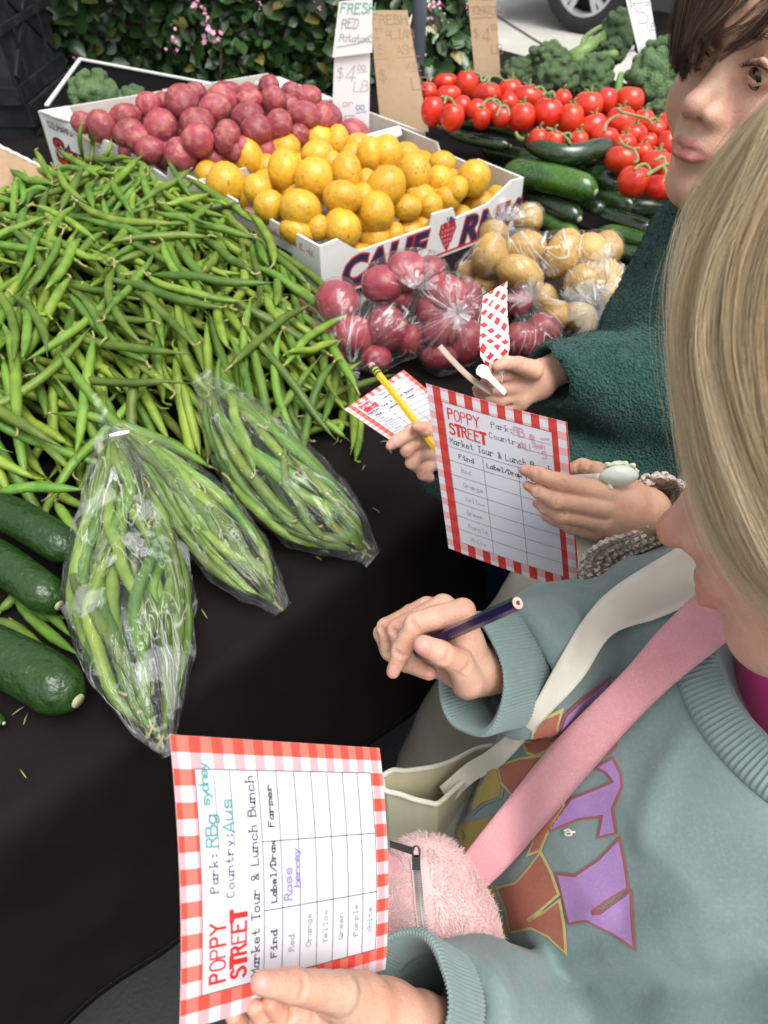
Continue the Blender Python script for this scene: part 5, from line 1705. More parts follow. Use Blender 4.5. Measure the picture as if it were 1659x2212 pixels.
def bean_geo(path, r, seed):
    q = np.random.default_rng(seed)
    c = spline(path, 15)
    t = np.linspace(0, 1, 15)
    rad = r * np.array([.30, .62, .86, .97, 1, 1, .98, 1, 1.02, 1, .96, .86, .68, .42, .16])
    rad = rad * (1 + .05 * np.sin(t * 40 + q.uniform(0, 6)))
    T0 = norm(c[0] - c[1])
    V, Fs = tube(c, np.stack([rad * 1.05, rad * .92], 1), 8)
    m = [0] * len(Fs)
    # stalk with its little cap, and the thin curled tail
    sd = norm(T0 + q.normal(0, .35, 3)); e = c[0]
    st = spline([e, e + sd * .006, e + norm(sd + q.normal(0, .4, 3)) * .013], 4)
    V2, F2 = tube(st, [r * .34, r * .24, r * .2, r * .3], 5)
    n = len(V); Fs = Fs + [tuple(i + n for i in f) for f in F2]; m += [1] * len(F2); V = np.vstack([V, V2])
    td = norm(c[-1] - c[-2]); e = c[-1]
    tl = spline([e, e + td * .006 + q.normal(0, .001, 3), e + td * .010 + q.normal(0, .003, 3)], 4)
    V2, F2 = tube(tl, [r * .16, r * .11, r * .08, r * .04], 4)
    n = len(V); Fs = Fs + [tuple(i + n for i in f) for f in F2]; m += [0] * len(F2); V = np.vstack([V, V2])
    return V, Fs, m


BM = [MT['bean'], MT['bean_tip']]
score = []
for k, (pa, pb, z, r, L) in enumerate(beans):
    ii, jj = hf_at(pa, pb)
    vis = (z + r * .6 >= HF[ii, jj] - .0015).mean()
    p = AB(pa[5], pb[5], z[5]); d = depth(p)
    u = 829.5 + FPX * p[0] / d; v = 1106 - FPX * (p[1] * C45 + (p[2] - CAM_H) * C45) / d
    inside = -30 < u < 800 and 300 < v < 1130
    score.append(vis * L / d * (1 if inside else .02))
order = np.argsort(-np.array(score))
N_LOOSE = 190
single = set(order[:N_LOOSE].tolist())
mbs = MB()
LB = 'long green bean lying loose on the big bean heap'
for k, (pa, pb, z, r, L) in enumerate(beans):
    path = np.stack([AB(a, b, zz) for a, b, zz in zip(pa, pb, z)])
    if rng.uniform() < .5: path = path[::-1]
    V, Fs, m = bean_geo(path, r, k)
    if k in single:
        o = obj('green_bean', V, Fs, BM, mi=m)
        tag(o, LB, 'green bean', 'loose green beans on the heap')
    elif score[k] > .004 or TGT[hf_at(pa, pb)].max() > TZ:
        mbs.add(V, [f for f, q in zip(Fs, m)], 0)
bp = mbs.build('bean_heap', MT['bean'])
tag(bp, 'rest of the heap of green beans under the topmost ones', 'bean heap', kind='stuff')
# single beans the photograph shows apart from the heap
odd = [([(330, 1092, .80), (375, 1086, .80), (422, 1085, .803)], .0052, 'short cut green bean lying across the middle clear bag'),
       ([(640, 945, .758), (690, 925, .76), (735, 912, .758), (765, 925, .757)], .0048, 'curved green bean at the right tip of the heap on black cloth'),
       ([(560, 820, .79), (640, 870, .785), (715, 920, .768), (745, 945, .760)], .0056, 'long green bean pointing at the yellow pencil from the heap'),
       ([(690, 866, .775), (730, 870, .772), (770, 880, .765)], .0050, 'green bean just reaching the checked card'),
       ([(0, 1062, .828), (70, 1052, .83), (180, 1058, .828)], .0056, 'straight green bean lying above the uppermost cucumber'),
       ([(0, 1320, .757), (30, 1290, .76), (40, 1260, .76)], .0050, 'short green bean standing between two cucumbers'),
       ([(30, 1285, .757), (65, 1330, .757), (110, 1372, .757), (165, 1412, .757)], .0056, 'curved green bean along the largest cucumber'),
       ([(60, 1300, .757), (95, 1330, .758), (140, 1335, .757)], .0050, 'green bean between the striped cucumber and the front bag'),
       ([(-20, 1340, .757), (30, 1352, .758), (75, 1390, .757), (120, 1440, .757)], .0052, 'green bean squeezed under the upper side of the largest cucumber'),
       ([(20, 1262, .76), (60, 1308, .76), (110, 1330, .76), (150, 1372, .758)], .0052, 'green bean running under the tip of the front bag'),
       ([(120, 1085, .80), (150, 1130, .80), (172, 1180, .795)], .0054, 'green bean dropping between the top cucumber and the front bag'),
       ([(180, 345, .86), (172, 300, .90), (178, 262, .925)], .0044, 'green bean standing upright against the printed red letters'),
       ([(196, 350, .86), (200, 310, .885), (198, 285, .91)], .0042, 'upright green bean beside the brown box flap'),
       ([(225, 340, .86), (238, 320, .875), (240, 300, .885)], .0036, 'thin pale green bean leaning on the white box wall'),
       ([(412, 425, .865), (385, 385, .88), (362, 345, .885)], .0046, 'green bean leaning over the notch of the red potato box'),
       ([(380, 455, .86), (450, 448, .865), (520, 438, .862)], .0058, 'dark green bean reaching onto the yellow potato box flap')]
for k, (pts, r, lab) in enumerate(odd):
    V, Fs, m = bean_geo(np.array([PZ(*t) for t in pts]), r, 5000 + k)
    tag(obj('green_bean', V, Fs, BM, mi=m), lab, 'green bean', 'green beans lying apart')


# scraps of stalk and leaf on the cloth
mb = MB()
for k in range(70):
    a, b = rng.uniform(-.1, .6), rng.uniform(.41, .62)
    L = rng.uniform(.002, .007); t = rng.uniform(0, 6.3); z = TZ + .0022
    c = AB(a, b, z); d = np.array([math.cos(t), math.sin(t), .1]) * L
    mb.add(*tube([c - d, c + d * .2 + [0, 0, .0006], c + d], [.0004, .0007, .0003], 4))
tag(mb.build('bean_scraps', MT['bean_tip']), 'tiny scraps of bean stalk scattered on the black cloth', 'scraps', kind='stuff')


# ------------------------------------------------------------------ clear bags
def bean_bag(axis, rpx, film, label, blab, seed, nb, flat=.72, tail=None, knot=None):
    """axis: (x, y, z) along the bag; rpx: half widths in the photo"""
    q = np.random.default_rng(seed)
    c = spline([PZ(*a) for a in axis], 22)
    rr = np.interp(np.linspace(0, 1, 22), np.linspace(0, 1, len(rpx)), rpx) * np.array([depth(p) for p in c]) / FPX
    T, N, Bn = frames(c)
    up = np.array([0, 0, 1.0])
    S = np.array([norm(np.cross(t, up)) for t in T]); U = np.array([np.cross(s, t) for s, t in zip(S, T)])
    paths = []
    for k in range(nb):
        t0 = q.uniform(.02, .58); t1 = min(.97, t0 + q.uniform(.34, .58))
        ph = q.uniform(0, 2 * math.pi); rad = math.sqrt(q.uniform(.35, .92))
        if k < nb * .6: ph = q.uniform(.1, math.pi - .1)                   # more of them against the side in view
        ts = np.linspace(t0, t1, 7); ph = ph + q.normal(0, 1.0) * (ts - t0) / .5 + q.normal(0, .10, 7)
        idx = ts * 21; i0 = np.clip(idx.astype(int), 0, 20); f = (idx - i0)[:, None]
        cc = c[i0] * (1 - f) + c[i0 + 1] * f; ss = S[i0]; uu = U[i0]; r_ = np.interp(ts, np.linspace(0, 1, 22), rr)
        r_ = np.maximum(r_ - .007, .002)
        p = cc + ss * (np.cos(ph) * r_ * rad)[:, None] + uu * (np.sin(ph) * r_ * rad * flat)[:, None]
        p[:, 2] = np.maximum(p[:, 2], np.where((p[:, 1] - p[:, 0]) * C45 > EDGE_B, TZ + .009, .6))
        r0 = q.uniform(.0050, .0064)
        V, Fs, m = bean_geo(p if q.uniform() < .5 else p[::-1], r0, seed * 100 + k)
        o = obj('green_bean', V, Fs, BM, mi=m)
        tag(o, blab, 'green bean', 'green beans packed in clear bags')
        paths.append((p, r0))
    root = empty('clear_bag', c[10] * [1, 1, 0] + [0, 0, TZ], label, 'bag of beans', 'clear bags of green beans')
    lo = c.min(0) - .09; hi = c.max(0) + .09

    def fn(Qg):
        F = None
        for i in range(0, 21):
            f = rcone(Qg, c[i], c[i + 1], rr[i] * .74, rr[i + 1] * .74)
            F = f if F is None else np.minimum(F, f)
        for p, r0 in paths:
            for i in (0, 2, 4):
                F = smin(F, rcone(Qg, p[i], p[i + 2], r0 + .0012, r0 + .0012), .010)
        F = F - .0022 + .0012 * wob(Qg, 90, seed) + .0007 * wob(Qg, 220, seed + 1)
        return F
    V, Qd = sdf_mesh(fn, lo, hi, .0033)
    V = relax(V, Qd, 2)
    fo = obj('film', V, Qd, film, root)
    d_ = np.linalg.norm(V[:, None, :] - c[None], axis=2); ni = d_.argmin(1); rel = V - c[ni]
    al = np.concatenate([[0], np.cumsum(np.linalg.norm(np.diff(c, axis=0), axis=1))])
    point_attr(fo, 'flow_a', al[ni] + (rel * T[ni]).sum(1))
    point_attr(fo, 'flow_b', np.abs(np.arctan2((rel * S[ni]).sum(1), (rel * U[ni]).sum(1))) * .055)
    # pleated flat tail and gathered neck
    for (p0, p1, w0, w1) in (tail or []):
        a, b = PZ(*p0), PZ(*p1); d = norm(b - a); s = norm(np.cross(d, CAMP - a))
        n = 9; rows = []
        for j in range(5):
            t = j / 4; w = (w0 * (1 - t) + w1 * t) * depth(a) / FPX
            rows.append([a + (b - a) * t + s * w * (i / (n - 1) - .5) * 2 + norm(CAMP - a) * .0022 * math.sin(i * 2.4 + j) for i in range(n)])
        V = np.array(rows).reshape(-1, 3)
        Fs = [(j * n + i, j * n + i + 1, (j + 1) * n + i + 1, (j + 1) * n + i) for j in range(4) for i in range(n - 1)]
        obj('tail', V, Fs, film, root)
    if knot:
        a = PZ(*knot); V, Fs = tube([a + S[2] * .010, a, a - S[2] * .010], [.0018, .0026, .0018], 8)
        obj('tie', V, Fs, MT['white_plastic'], root)
    return root


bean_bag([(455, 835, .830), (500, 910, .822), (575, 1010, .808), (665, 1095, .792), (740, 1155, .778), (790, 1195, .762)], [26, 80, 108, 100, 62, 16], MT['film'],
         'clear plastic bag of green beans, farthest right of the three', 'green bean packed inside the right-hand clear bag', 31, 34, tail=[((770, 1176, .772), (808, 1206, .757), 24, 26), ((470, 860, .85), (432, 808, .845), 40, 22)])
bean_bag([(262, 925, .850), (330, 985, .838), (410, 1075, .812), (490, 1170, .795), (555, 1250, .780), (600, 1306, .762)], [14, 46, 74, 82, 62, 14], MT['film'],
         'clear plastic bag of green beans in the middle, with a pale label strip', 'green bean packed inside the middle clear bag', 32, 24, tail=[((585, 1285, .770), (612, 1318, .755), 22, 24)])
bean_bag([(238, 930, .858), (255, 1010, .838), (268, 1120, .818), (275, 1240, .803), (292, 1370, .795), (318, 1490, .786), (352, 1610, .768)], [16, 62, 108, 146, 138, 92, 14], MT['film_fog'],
         'misty clear plastic bag of green beans, nearest and standing over the table edge', 'green bean packed inside the nearest misty bag', 33, 36, tail=[((240, 945, .862), (205, 850, .872), 20, 6), ((345, 1585, .772), (362, 1634, .752), 26, 12)], knot=(258, 937, .872))


def potato_bag(items, zf, metas, name, film, label, plab, group, seed, bunch=(), over=()):
    """items: (x, y, rx, ry) in the photo; zf gives their height"""
    q = np.random.default_rng(seed)
    cs = []
    for i, (x, y, rx, ry, z) in enumerate(items):
        p = PZ(x, y, z); k = depth(p) / FPX
        a, b = rx * k * 1.12, ry * k * 1.12
        place_round(name, metas[i % len(metas)], p, a, b, (a + b) / 2, q.uniform(-.5, .5) if abs(rx - ry) > 3 else 0, (0, 0), plab, 'potato', group + ' contents')
        cs.append((p, (a + b) / 2))
    root = empty('clear_bag', sum(c for c, _ in cs) / len(cs) * [1, 1, 0] + [0, 0, TZ], label, 'bag of potatoes', group)
    lo = np.min([c - r for c, r in cs], 0) - .03; hi = np.max([c + r for c, r in cs], 0) + .03
    bs = [(PZ(*b[0]), PZ(*b[1]), b[2] * depth(PZ(*b[0])) / FPX, b[3] * depth(PZ(*b[0])) / FPX) for b in bunch]
    for b in bs:
        for e in b[:2]:
            lo = np.minimum(lo, e - .03); hi = np.maximum(hi, e + .03)

    def fn(Qg):
        F = None
        for p, r in cs:
            f = ball(Qg, p, r * 1.03)
            F = f if F is None else smin(F, f, .034)
        F = F - .0015
        for a, b, r0, r1 in bs: F = smin(F, rcone(Qg, a, b, r0, r1), .014)
        F = F + .0015 * wob(Qg, 70, seed) + .0010 * wob(Qg, 190, seed + 2)
        return smax(F, (TZ + .0005) - Qg[..., 2], .003)
    V, Qd = sdf_mesh(fn, lo, hi, .0036)
    V = relax(V, Qd, 1)
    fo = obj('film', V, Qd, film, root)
    tie = PZ(*over[0][:3]) if over else V.mean(0)
    xx, yy, zz = view_basis(tie); rel = V - tie
    point_attr(fo, 'flow_a', np.linalg.norm(rel, axis=1)); point_attr(fo, 'flow_b', np.abs(np.arctan2(rel @ yy, rel @ xx)) * .07)
    # gathered pleats of film that fan out from where the bag is tied
    for (x, y, z, R0, n, rpx) in over:
        p = PZ(x, y, z); k = depth(p) / FPX; xx, yy, zz = view_basis(p)
        mb = MB()
        for j in range(n):
            a0 = R0[0] + (R0[1] - R0[0]) * j / max(1, n - 1); da = (R0[1] - R0[0]) / n * .62
            rw = rpx * k * q.uniform(.65, 1.1)
            pt = lambda r, a, l: p + (xx * math.cos(a) + yy * math.sin(a)) * r + zz * l
            mb.add([pt(rw * .08, a0 - da, .004), pt(rw * .08, a0 + da, .006), pt(rw * .55, a0 + da * .9, .012 * q.uniform(.3, 1)), pt(rw, a0 + da * .5, .002 + q.uniform(-.004, .006)), pt(rw, a0 - da * .8, q.uniform(-.002, .008)), pt(rw * .55, a0 - da * .9, .006)],
                   [(0, 1, 2, 5), (5, 2, 3, 4)])
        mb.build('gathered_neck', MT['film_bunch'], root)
    return root


S5 = crop(1150, 1000, 900)
def s5(lst): return [(*S5(x, y), rx * S5.k, ry * S5.k, z) for x, y, rx, ry, z in lst]
rp = [blob_mesh('red_potato', MT['bag_red_potato'], 180 + i, .09, 2) for i in range(5)]
potato_bag(s5([(330, 350, 145, 140, .83), (440, 590, 130, 125, .80), (700, 540, 145, 160, .805), (860, 620, 90, 110, .79), (610, 760, 95, 85, .775), (230, 650, 130, 130, .785), (60, 430, 100, 105, .79), (330, 740, 70, 70, .775)]), None, rp, 'red_potato', MT['film_tight'],
           'clear bag of red potatoes beside the green beans', 'red potato inside the clear bag beside the beans', 'clear bags of red potatoes', 51, bunch=[((*S5(420, 760), .775), (*S5(430, 900), .757), 60 * S5.k, 30 * S5.k)], over=[(*S5(430, 850), .77, (3.6, 6.0), 7, 28)])
potato_bag(s5([(660, 220, 140, 120, .845), (830, 130, 130, 130, .86), (1010, 140, 110, 120, .855), (790, 330, 85, 80, .82)]), None, rp, 'red_potato', MT['film_tight'],
           'clear bag of red potatoes leaning on the printed box front', 'red potato inside the bag leaning on the box', 'clear bags of red potatoes', 52, over=[(*S5(900, 260), .86, (.2, 2.6), 8, 50)])
potato_bag(s5([(1130, 300, 150, 125, .84), (1270, 380, 105, 170, .82), (1020, 420, 110, 130, .815), (1090, 560, 140, 120, .81), (1270, 640, 120, 140, .795), (1080, 740, 130, 90, .78)]), None, rp, 'red_potato', MT['film_tight'],
           'clear bag of dark red potatoes beside the checked paper strip', 'red potato inside the bag beside the checked strip', 'clear bags of red potatoes', 53, over=[(*S5(1200, 430), .855, (.3, 6.0), 10, 36)])
potato_bag([(1120, 650, 26, 34, .80), (1128, 735, 40, 34, .78), (1175, 715, 34, 36, .785)], None, rp, 'red_potato', MT['film_tight'],
           'small clear bag of red potatoes behind the hand with the checked strip', 'red potato inside the small bag behind the hand', 'clear bags of red potatoes', 54, bunch=[((1150, 690, .80), (1130, 625, .84), 26, 20)], over=[(1150, 650, .84, (.4, 3.6), 8, 50)])
S6 = crop(1800, 800, 750)
def s6(lst): return [(*S6(x, y), rx * S6.k, ry * S6.k, z) for x, y, rx, ry, z in lst]
pp = [blob_mesh('yellow_potato', MT['pale_potato'], 140 + i, .08, 2) for i in range(5)]
potato_bag(s6([(300, 480, 165, 180, .835), (590, 400, 160, 130, .85), (550, 610, 190, 140, .835), (920, 440, 150, 190, .845), (260, 740, 130, 110, .79), (90, 620, 95, 100, .80), (1150, 430, 140, 140, .84), (1310, 390, 115, 140, .835), (620, 130, 120, 110, .85), (320, 260, 110, 100, .845)]), None, pp, 'yellow_potato', MT['film_tight'],
           'large clear bag of yellow potatoes in front of the zucchini', 'yellow potato inside the large clear bag', 'clear bags of yellow potatoes', 55, bunch=[((*S6(450, 170), .86), (*S6(380, 90), .89), 40, 18)], over=[(*S6(420, 160), .875, (.5, 4.2), 9, 46), (*S6(1330, 520), .86, (1.5, 4.8), 8, 40)])
potato_bag(s6([(1100, 680, 165, 130, .825), (750, 830, 110, 110, .79), (880, 980, 120, 120, .785), (1340, 800, 120, 130, .80), (1300, 640, 120, 130, .815), (1060, 1000, 150, 120, .785)]), None, pp, 'yellow_potato', MT['film_tight'],
           'clear bag of yellow potatoes with a knotted white top, nearest the knit sweater', 'yellow potato inside the knotted clear bag', 'clear bags of yellow potatoes', 56, bunch=[((*S6(1120, 850), .85), (*S6(1180, 980), .83), 44, 34)], over=[(*S6(1210, 910), .85, (0.0, 6.1), 16, 74)])
# ------------------------------------------------------------------ people: bodies
UPC = np.array([0, C45, C45]); TOC = np.array([0, -C45, C45]); XC = np.array([1.0, 0, 0])


def camp(t):
    return CAMP + XC * t[0] + UPC * t[1] + TOC * t[2]


def head_basis(front, up):
    z = norm(front); x = norm(np.cross(up, z)); y = np.cross(z, x)
    return np.stack([x, y, z], 1)


def seg(Q, pts, r, k=.002):
    return chain(Q, pts, r, k)


def head_fn(Q, eyes=True):
    F = ell(Q, (0, .030, -.088), (.072, .086, .094))
    F = smin(F, ell(Q, (0, -.030, -.062), (.057, .074, .058)), .020)
    for s in (-1, 1):
        F = smin(F, ball(Q, (s * .031, -.032, -.030), .026), .014)
        F = smin(F, rcone(Q, (s * .044, -.058, -.075), (s * .010, -.086, -.026), .017, .015), .016)
        F = smin(F, rcone(Q, (s * .010, .017, .000), (s * .040, .012, -.014), .0065, .006), .009)
    F = smin(F, ball(Q, (0, -.085, -.021), .0185), .014)
    F = smin(F, ell(Q, (0, -.054, -.008), (.024, .021, .018)), .010)
    # sockets, then lids round the eyeballs
    for s in (-1, 1):
        F = smax(F, -ell(Q, (s * .026, -.001, .008), (.0155, .0105, .0135)), .009)
        lid = ball(Q, (s * .0262, -.002, -.0115), .0126)
        F = smin(F, lid, .0035)
        # upper lid fold and lower lid roll
        F = smin(F, rcone(Q, (s * .0160, .0030, .0008), (s * .0262, .0062, .0016), .0018, .0022), .002)
        F = smin(F, rcone(Q, (s * .0262, .0062, .0016), (s * .0365, .0020, -.0030), .0022, .0016), .002)
        F = smin(F, rcone(Q, (s * .0160, -.0060, -.0008), (s * .0262, -.0082, .0000), .0012, .0016), .002)
        F = smin(F, rcone(Q, (s * .0262, -.0082, .0000), (s * .0360, -.0050, -.0040), .0016, .0012), .002)
        if eyes:
            ap = smin(rcone(Q, (s * .0150, -.0048, .0020), (s * .0262, -.0038, .0045), .0012, .0039), rcone(Q, (s * .0262, -.0038, .0045), (s * .0380, -.0036, -.0010), .0039, .0013), .001)
            F = smax(F, -ap, .0012)
    # nose
    N = seg(Q, [(0, .006, -.003), (0, -.012, .0060), (0, -.027, .0165)], [.0075, .0072, .0080], .003)
    N = smin(N, ball(Q, (0, -.0305, .0190), .0090), .004)
    for s in (-1, 1):
        N = smin(N, ell(Q, (s * .0098, -.0345, .0088), (.0062, .0066, .0085)), .0032)
        N = smin(N, rcone(Q, (s * .012, -.036, .004), (s * .005, -.018, .004), .006, .006), .005)
    N = smin(N, rcone(Q, (0, -.034, .016), (0, -.041, .009), .0042, .0040), .003)
    F = smin(F, N, .0090)
    for s in (-1, 1):
        F = smax(F, -ell(Q, (s * .0056, -.0395, .0125), (.0026, .0042, .0042)), .0016)
    Qm = Q + np.array([0, .0032, 0], np.float32)
    # philtrum, lips, mouth line
    F = smax(F, -rcone(Qm, (0, -.044, .0130), (0, -.050, .0135), .0010, .0014), .003)
    up = seg(Qm, [(-.0185, -.0570, .0005), (-.0070, -.0528, .0085), (0, -.0540, .0093), (.0070, -.0528, .0085), (.0185, -.0570, .0005)], [.0014, .0030, .0027, .0030, .0014], .001)
    lo = seg(Qm, [(-.0165, -.0588, .0010), (-.0070, -.0618, .0075), (.0070, -.0618, .0075), (.0165, -.0588, .0010)], [.0014, .0038, .0038, .0014], .001)
    F = smin(F, up, .0024); F = smin(F, lo, .0028)
    F = smax(F, -seg(Qm, [(-.0195, -.0578, .0030), (-.007, -.0570, .0130), (0, -.0578, .0138), (.007, -.0570, .0130), (.0195, -.0578, .0030)], [.0008, .0013, .0012, .0013, .0008], .001), .0012)
    F = smax(F, -rcone(Qm, (-.008, -.0705, .0075), (.008, -.0705, .0075), .0022, .0022), .006)
    # ears and neck
    for s in (-1, 1):
        F = smin(F, ell(Q, (s * .0735, -.012, -.085), (.007, .026, .017)), .004)
    F = smin(F, rcone(Q, (0, -.050, -.090), (0, -.150, -.100), .040, .038), .018)
    return F, up, lo


class Skin:
    """gathers the bare parts of ONE body, later linked as one mesh"""
    def __init__(self):
        self.V, self.F, self.t, self.fr, self.n = [], [], [], [], 0

    def add(self, V, Q, tint=None, freckle=None):
        self.V.append(np.asarray(V, float)); self.F.append(np.asarray(Q) + self.n); self.n += len(V)
        self.t.append(np.zeros(len(V)) if tint is None else tint)
        self.fr.append(np.zeros(len(V)) if freckle is None else freckle)

    def build(self, mat, label, cat='person'):
        o = obj('person', np.concatenate(self.V), np.concatenate(self.F), mat)
        point_attr(o, 'tint', np.concatenate(self.t)); point_attr(o, 'freckle', np.concatenate(self.fr))
        return tag(o, label, cat)


def add_head(sk, Rw, t, h=.0022, red=.25, freckle=1.0):
    V, Qd = sdf_mesh(lambda Q: head_fn(Q)[0], (-.088, -.175, -.19), (.088, .125, .040), h)
    V = relax(V, Qd, 1, .4)
    q = V.astype(np.float32)[None, None]
    _, up, lo = head_fn(q)
    lip = np.exp(-(np.maximum(np.minimum(up, lo)[0, 0], 0) / .0011) ** 2)
    d = lambda c, s: np.exp(-(((V - np.array(c)) ** 2).sum(1)) / s ** 2)
    bl = red * (d((0, -.031, .028), .012) + d((.036, -.034, -.006), .020) + d((-.036, -.034, -.006), .020) + .5 * d((0, -.086, -.004), .014))
    tint = np.clip(np.maximum(lip * .80, bl), 0, 1)
    fre = freckle * np.clip(d((0, -.022, .015), .016) + d((.028, -.026, .0), .018) + d((-.028, -.026, .0), .018), 0, 1)
    sk.add(V @ Rw.T + t, Qd, tint, fre)


def H(f, pts, rs=1.0):
    """(x, y, depth, radius in crop pixels) -> 3D points and radii"""
    c = [P(*f(x, y), d) for x, y, d, r in pts]
    r = [r_ * f.k * d / FPX * rs for x, y, d, r_ in pts]
    return c, r


def add_hand(sk, f, fingers, palm, red=(), h=.00105, kf=.005, ks=.0012, crease=()):
    fg = [H(f, p) for p in fingers]; pg = [H(f, p) for p in palm]
    allc = np.array([c for g in fg + pg for c in g[0]]); allr = max(max(g[1]) for g in fg + pg)
    cr = [H(f, p) for p in crease]
    grooves = []
    for c, r in fg:                                    # folds of skin over the finger joints
        for i in range(1, len(c) - 1):
            ax = norm(c[i + 1] - c[i - 1]); v = norm(CAMP - c[i]); v = norm(v - ax * (v @ ax)); w = np.cross(ax, v)
            for o in (-.22, .08, .34):
                q = c[i] + ax * o * r[i] * .7
                grooves.append((q + (v * .80 - w * .62) * r[i], q + v * r[i] * 1.03, q + (v * .80 + w * .62) * r[i]))

    def fn(Q):
        Pm = None
        for c, r in pg:
            g = chain(Q, c, r, .004)
            Pm = g if Pm is None else smin(Pm, g, .008)
        out = Pm
        for c, r in fg:
            g = chain(Q, c, r, .0022)
            out = smin(out, smin(Pm, g, kf), ks)
        for c, r in cr:
            out = smax(out, -chain(Q, c, r, .001), .0022)
        for g3 in grooves:
            out = local(out, Q, g3, [.00035, .00055, .00035], .0005, .0012, True)
        return out + .00035 * wob(Q, 180, 5)
    V, Qd = sdf_mesh(fn, allc.min(0) - allr - .006, allc.max(0) + allr + .006, h)
    V = relax(V, Qd, 2, .5)
    tint = np.zeros(len(V))
    for c, r in fg:
        for i in (1, 2):
            if i < len(c): tint = np.maximum(tint, .20 * np.exp(-((V - c[i] - norm(CAMP - c[i]) * r[i]) ** 2).sum(1) / (r[i] * .9) ** 2))
        tint = np.maximum(tint, .34 * np.exp(-((V - c[-1]) ** 2).sum(1) / (r[-1] * 1.5) ** 2))
    for x, y, d, s, a in red:
        c = P(*f(x, y), d)
        tint = np.maximum(tint, a * np.exp(-((V - c) ** 2).sum(1) / (s * f.k * d / FPX) ** 2))
    sk.add(V, Qd, tint)
    return BVHTree.FromPolygons([Vector(v) for v in V], [tuple(map(int, q)) for q in Qd])


def nail(bv, f, x, y, ang, hw, hl, parent):
    """finger nail: centre in the crop, ang = way the finger points in the picture"""
    X, Y = f(x, y)
    r = ray(X, Y); hit = bv.ray_cast(Vector(CAMP), Vector(r).normalized())
    if hit[0] is None: return
    c = np.array(hit[0]); n = np.array(hit[1])
    if n @ r > 0: n = -n
    k = depth(c) / FPX * f.k
    dimg = XC * math.cos(ang) - UPC * math.sin(ang)
    t = norm(dimg - n * (dimg @ n)); s = np.cross(n, t)
    V = []; nx, ny = 9, 7
    for j in range(ny):
        for i in range(nx):
            a = (i / (nx - 1) - .5) * 2; b = (j / (ny - 1) - .5) * 2
            w = hw * (1 - .10 * max(0, b) ** 2 - .22 * max(0, -b) ** 3)
            q = c + s * a * w * k + t * (b * hl - .10 * hl * a * a * (1 if b > 0 else -1) * abs(b)) * k
            hh = bv.ray_cast(Vector(q + n * .012), Vector(-n))
            q = np.array(hh[0]) if hh[0] is not None else q
            e = max(abs(a), abs(b))
            V.append(q + n * (.00045 * (1 - .6 * e ** 4)))
    Fs = [(j * nx + i, j * nx + i + 1, (j + 1) * nx + i + 1, (j + 1) * nx + i) for j in range(ny - 1) for i in range(nx - 1)]
    obj('fingernail', V, Fs, MT['nail'], parent)


def leg(name, hip, foot, r0, r1, mat, parent):
    hip, foot = np.asarray(hip, float), np.asarray(foot, float)
    knee = (hip + foot) / 2 + np.array([-.02, .0, 0])
    obj(name, *tube(spline([hip, knee, foot], 14), np.linspace(r0, r1, 14) * (1 + .03 * np.sin(np.arange(14) * 2.1)), 20), mat, parent)


def shoe(foot, d, parent):
    foot = np.asarray(foot, float); d = norm(d)
    V, Qd = sdf_mesh(lambda Q: smax(smin(rcone(Q, foot + [0, 0, .035], foot + d * .11 + [0, 0, .026], .034, .028), ball(Q, foot + [0, 0, .06], .035), .02), .003 - Q[..., 2], .004),
                     np.minimum(foot, foot + d * .12) - .06, np.maximum(foot, foot + d * .12) + .11, .006)
    obj('shoe', V, Qd, MT['shoe'], parent)


def drape_strip(name, left, right, dl, mat, parent, bv=None, lift=.004, n=60, thick=.0016, also=()):
    """webbing between two edge lines of the photo lying on what is under it; dl = depths along it"""
    Lp = spline(np.array(left, float), n); Rp = spline(np.array(right, float), n)
    d0 = np.interp(np.linspace(0, 1, n), np.linspace(0, 1, len(dl)), dl)
    m = 7
    D = np.empty((n, m))
    for i in range(n):
        for j in range(m):
            x, y = Lp[i] + (Rp[i] - Lp[i]) * j / (m - 1)
            D[i, j] = d0[i]
            if bv is not None:
                r = ray(x, y); h_ = bv.ray_cast(Vector(CAMP), Vector(r).normalized())
                hs_ = [h_] + [b_.ray_cast(Vector(CAMP), Vector(r).normalized()) for b_ in also]
                hs_ = [depth(np.array(q_[0])) for q_ in hs_ if q_[0] is not None]
                if hs_:
                    dd = min(hs_) - lift
                    D[i, j] = min(dd, d0[i] + .03)
    k = np.ones(9) / 9
    row = np.convolve(np.pad(D.min(1), 4, 'edge'), k, 'valid')
    D = .5 * np.minimum(D, row[:, None] + .003) + .5 * row[:, None]
    top = np.array([[P(*(Lp[i] + (Rp[i] - Lp[i]) * j / (m - 1)), D[i, j]) for j in range(m)] for i in range(n)])
    nv = np.cross(top[1:, 1] - top[:-1, 1], top[:-1, 2] - top[:-1, 1]).mean(0); nv = norm(nv)
    if nv @ (CAMP - top[n // 2, m // 2]) < 0: nv = -nv
    bot = top - nv * thick
    V = np.concatenate([top.reshape(-1, 3), bot.reshape(-1, 3)]); o_ = n * m
    Fs = [(i * m + j, i * m + j + 1, (i + 1) * m + j + 1, (i + 1) * m + j) for i in range(n - 1) for j in range(m - 1)]
    Fs += [tuple(o_ + q for q in f[::-1]) for f in Fs]
    for i in range(n - 1):
        for j in (0, m - 1): Fs.append((i * m + j, (i + 1) * m + j, o_ + (i + 1) * m + j, o_ + i * m + j))
    return obj(name, V, Fs, mat, parent), top


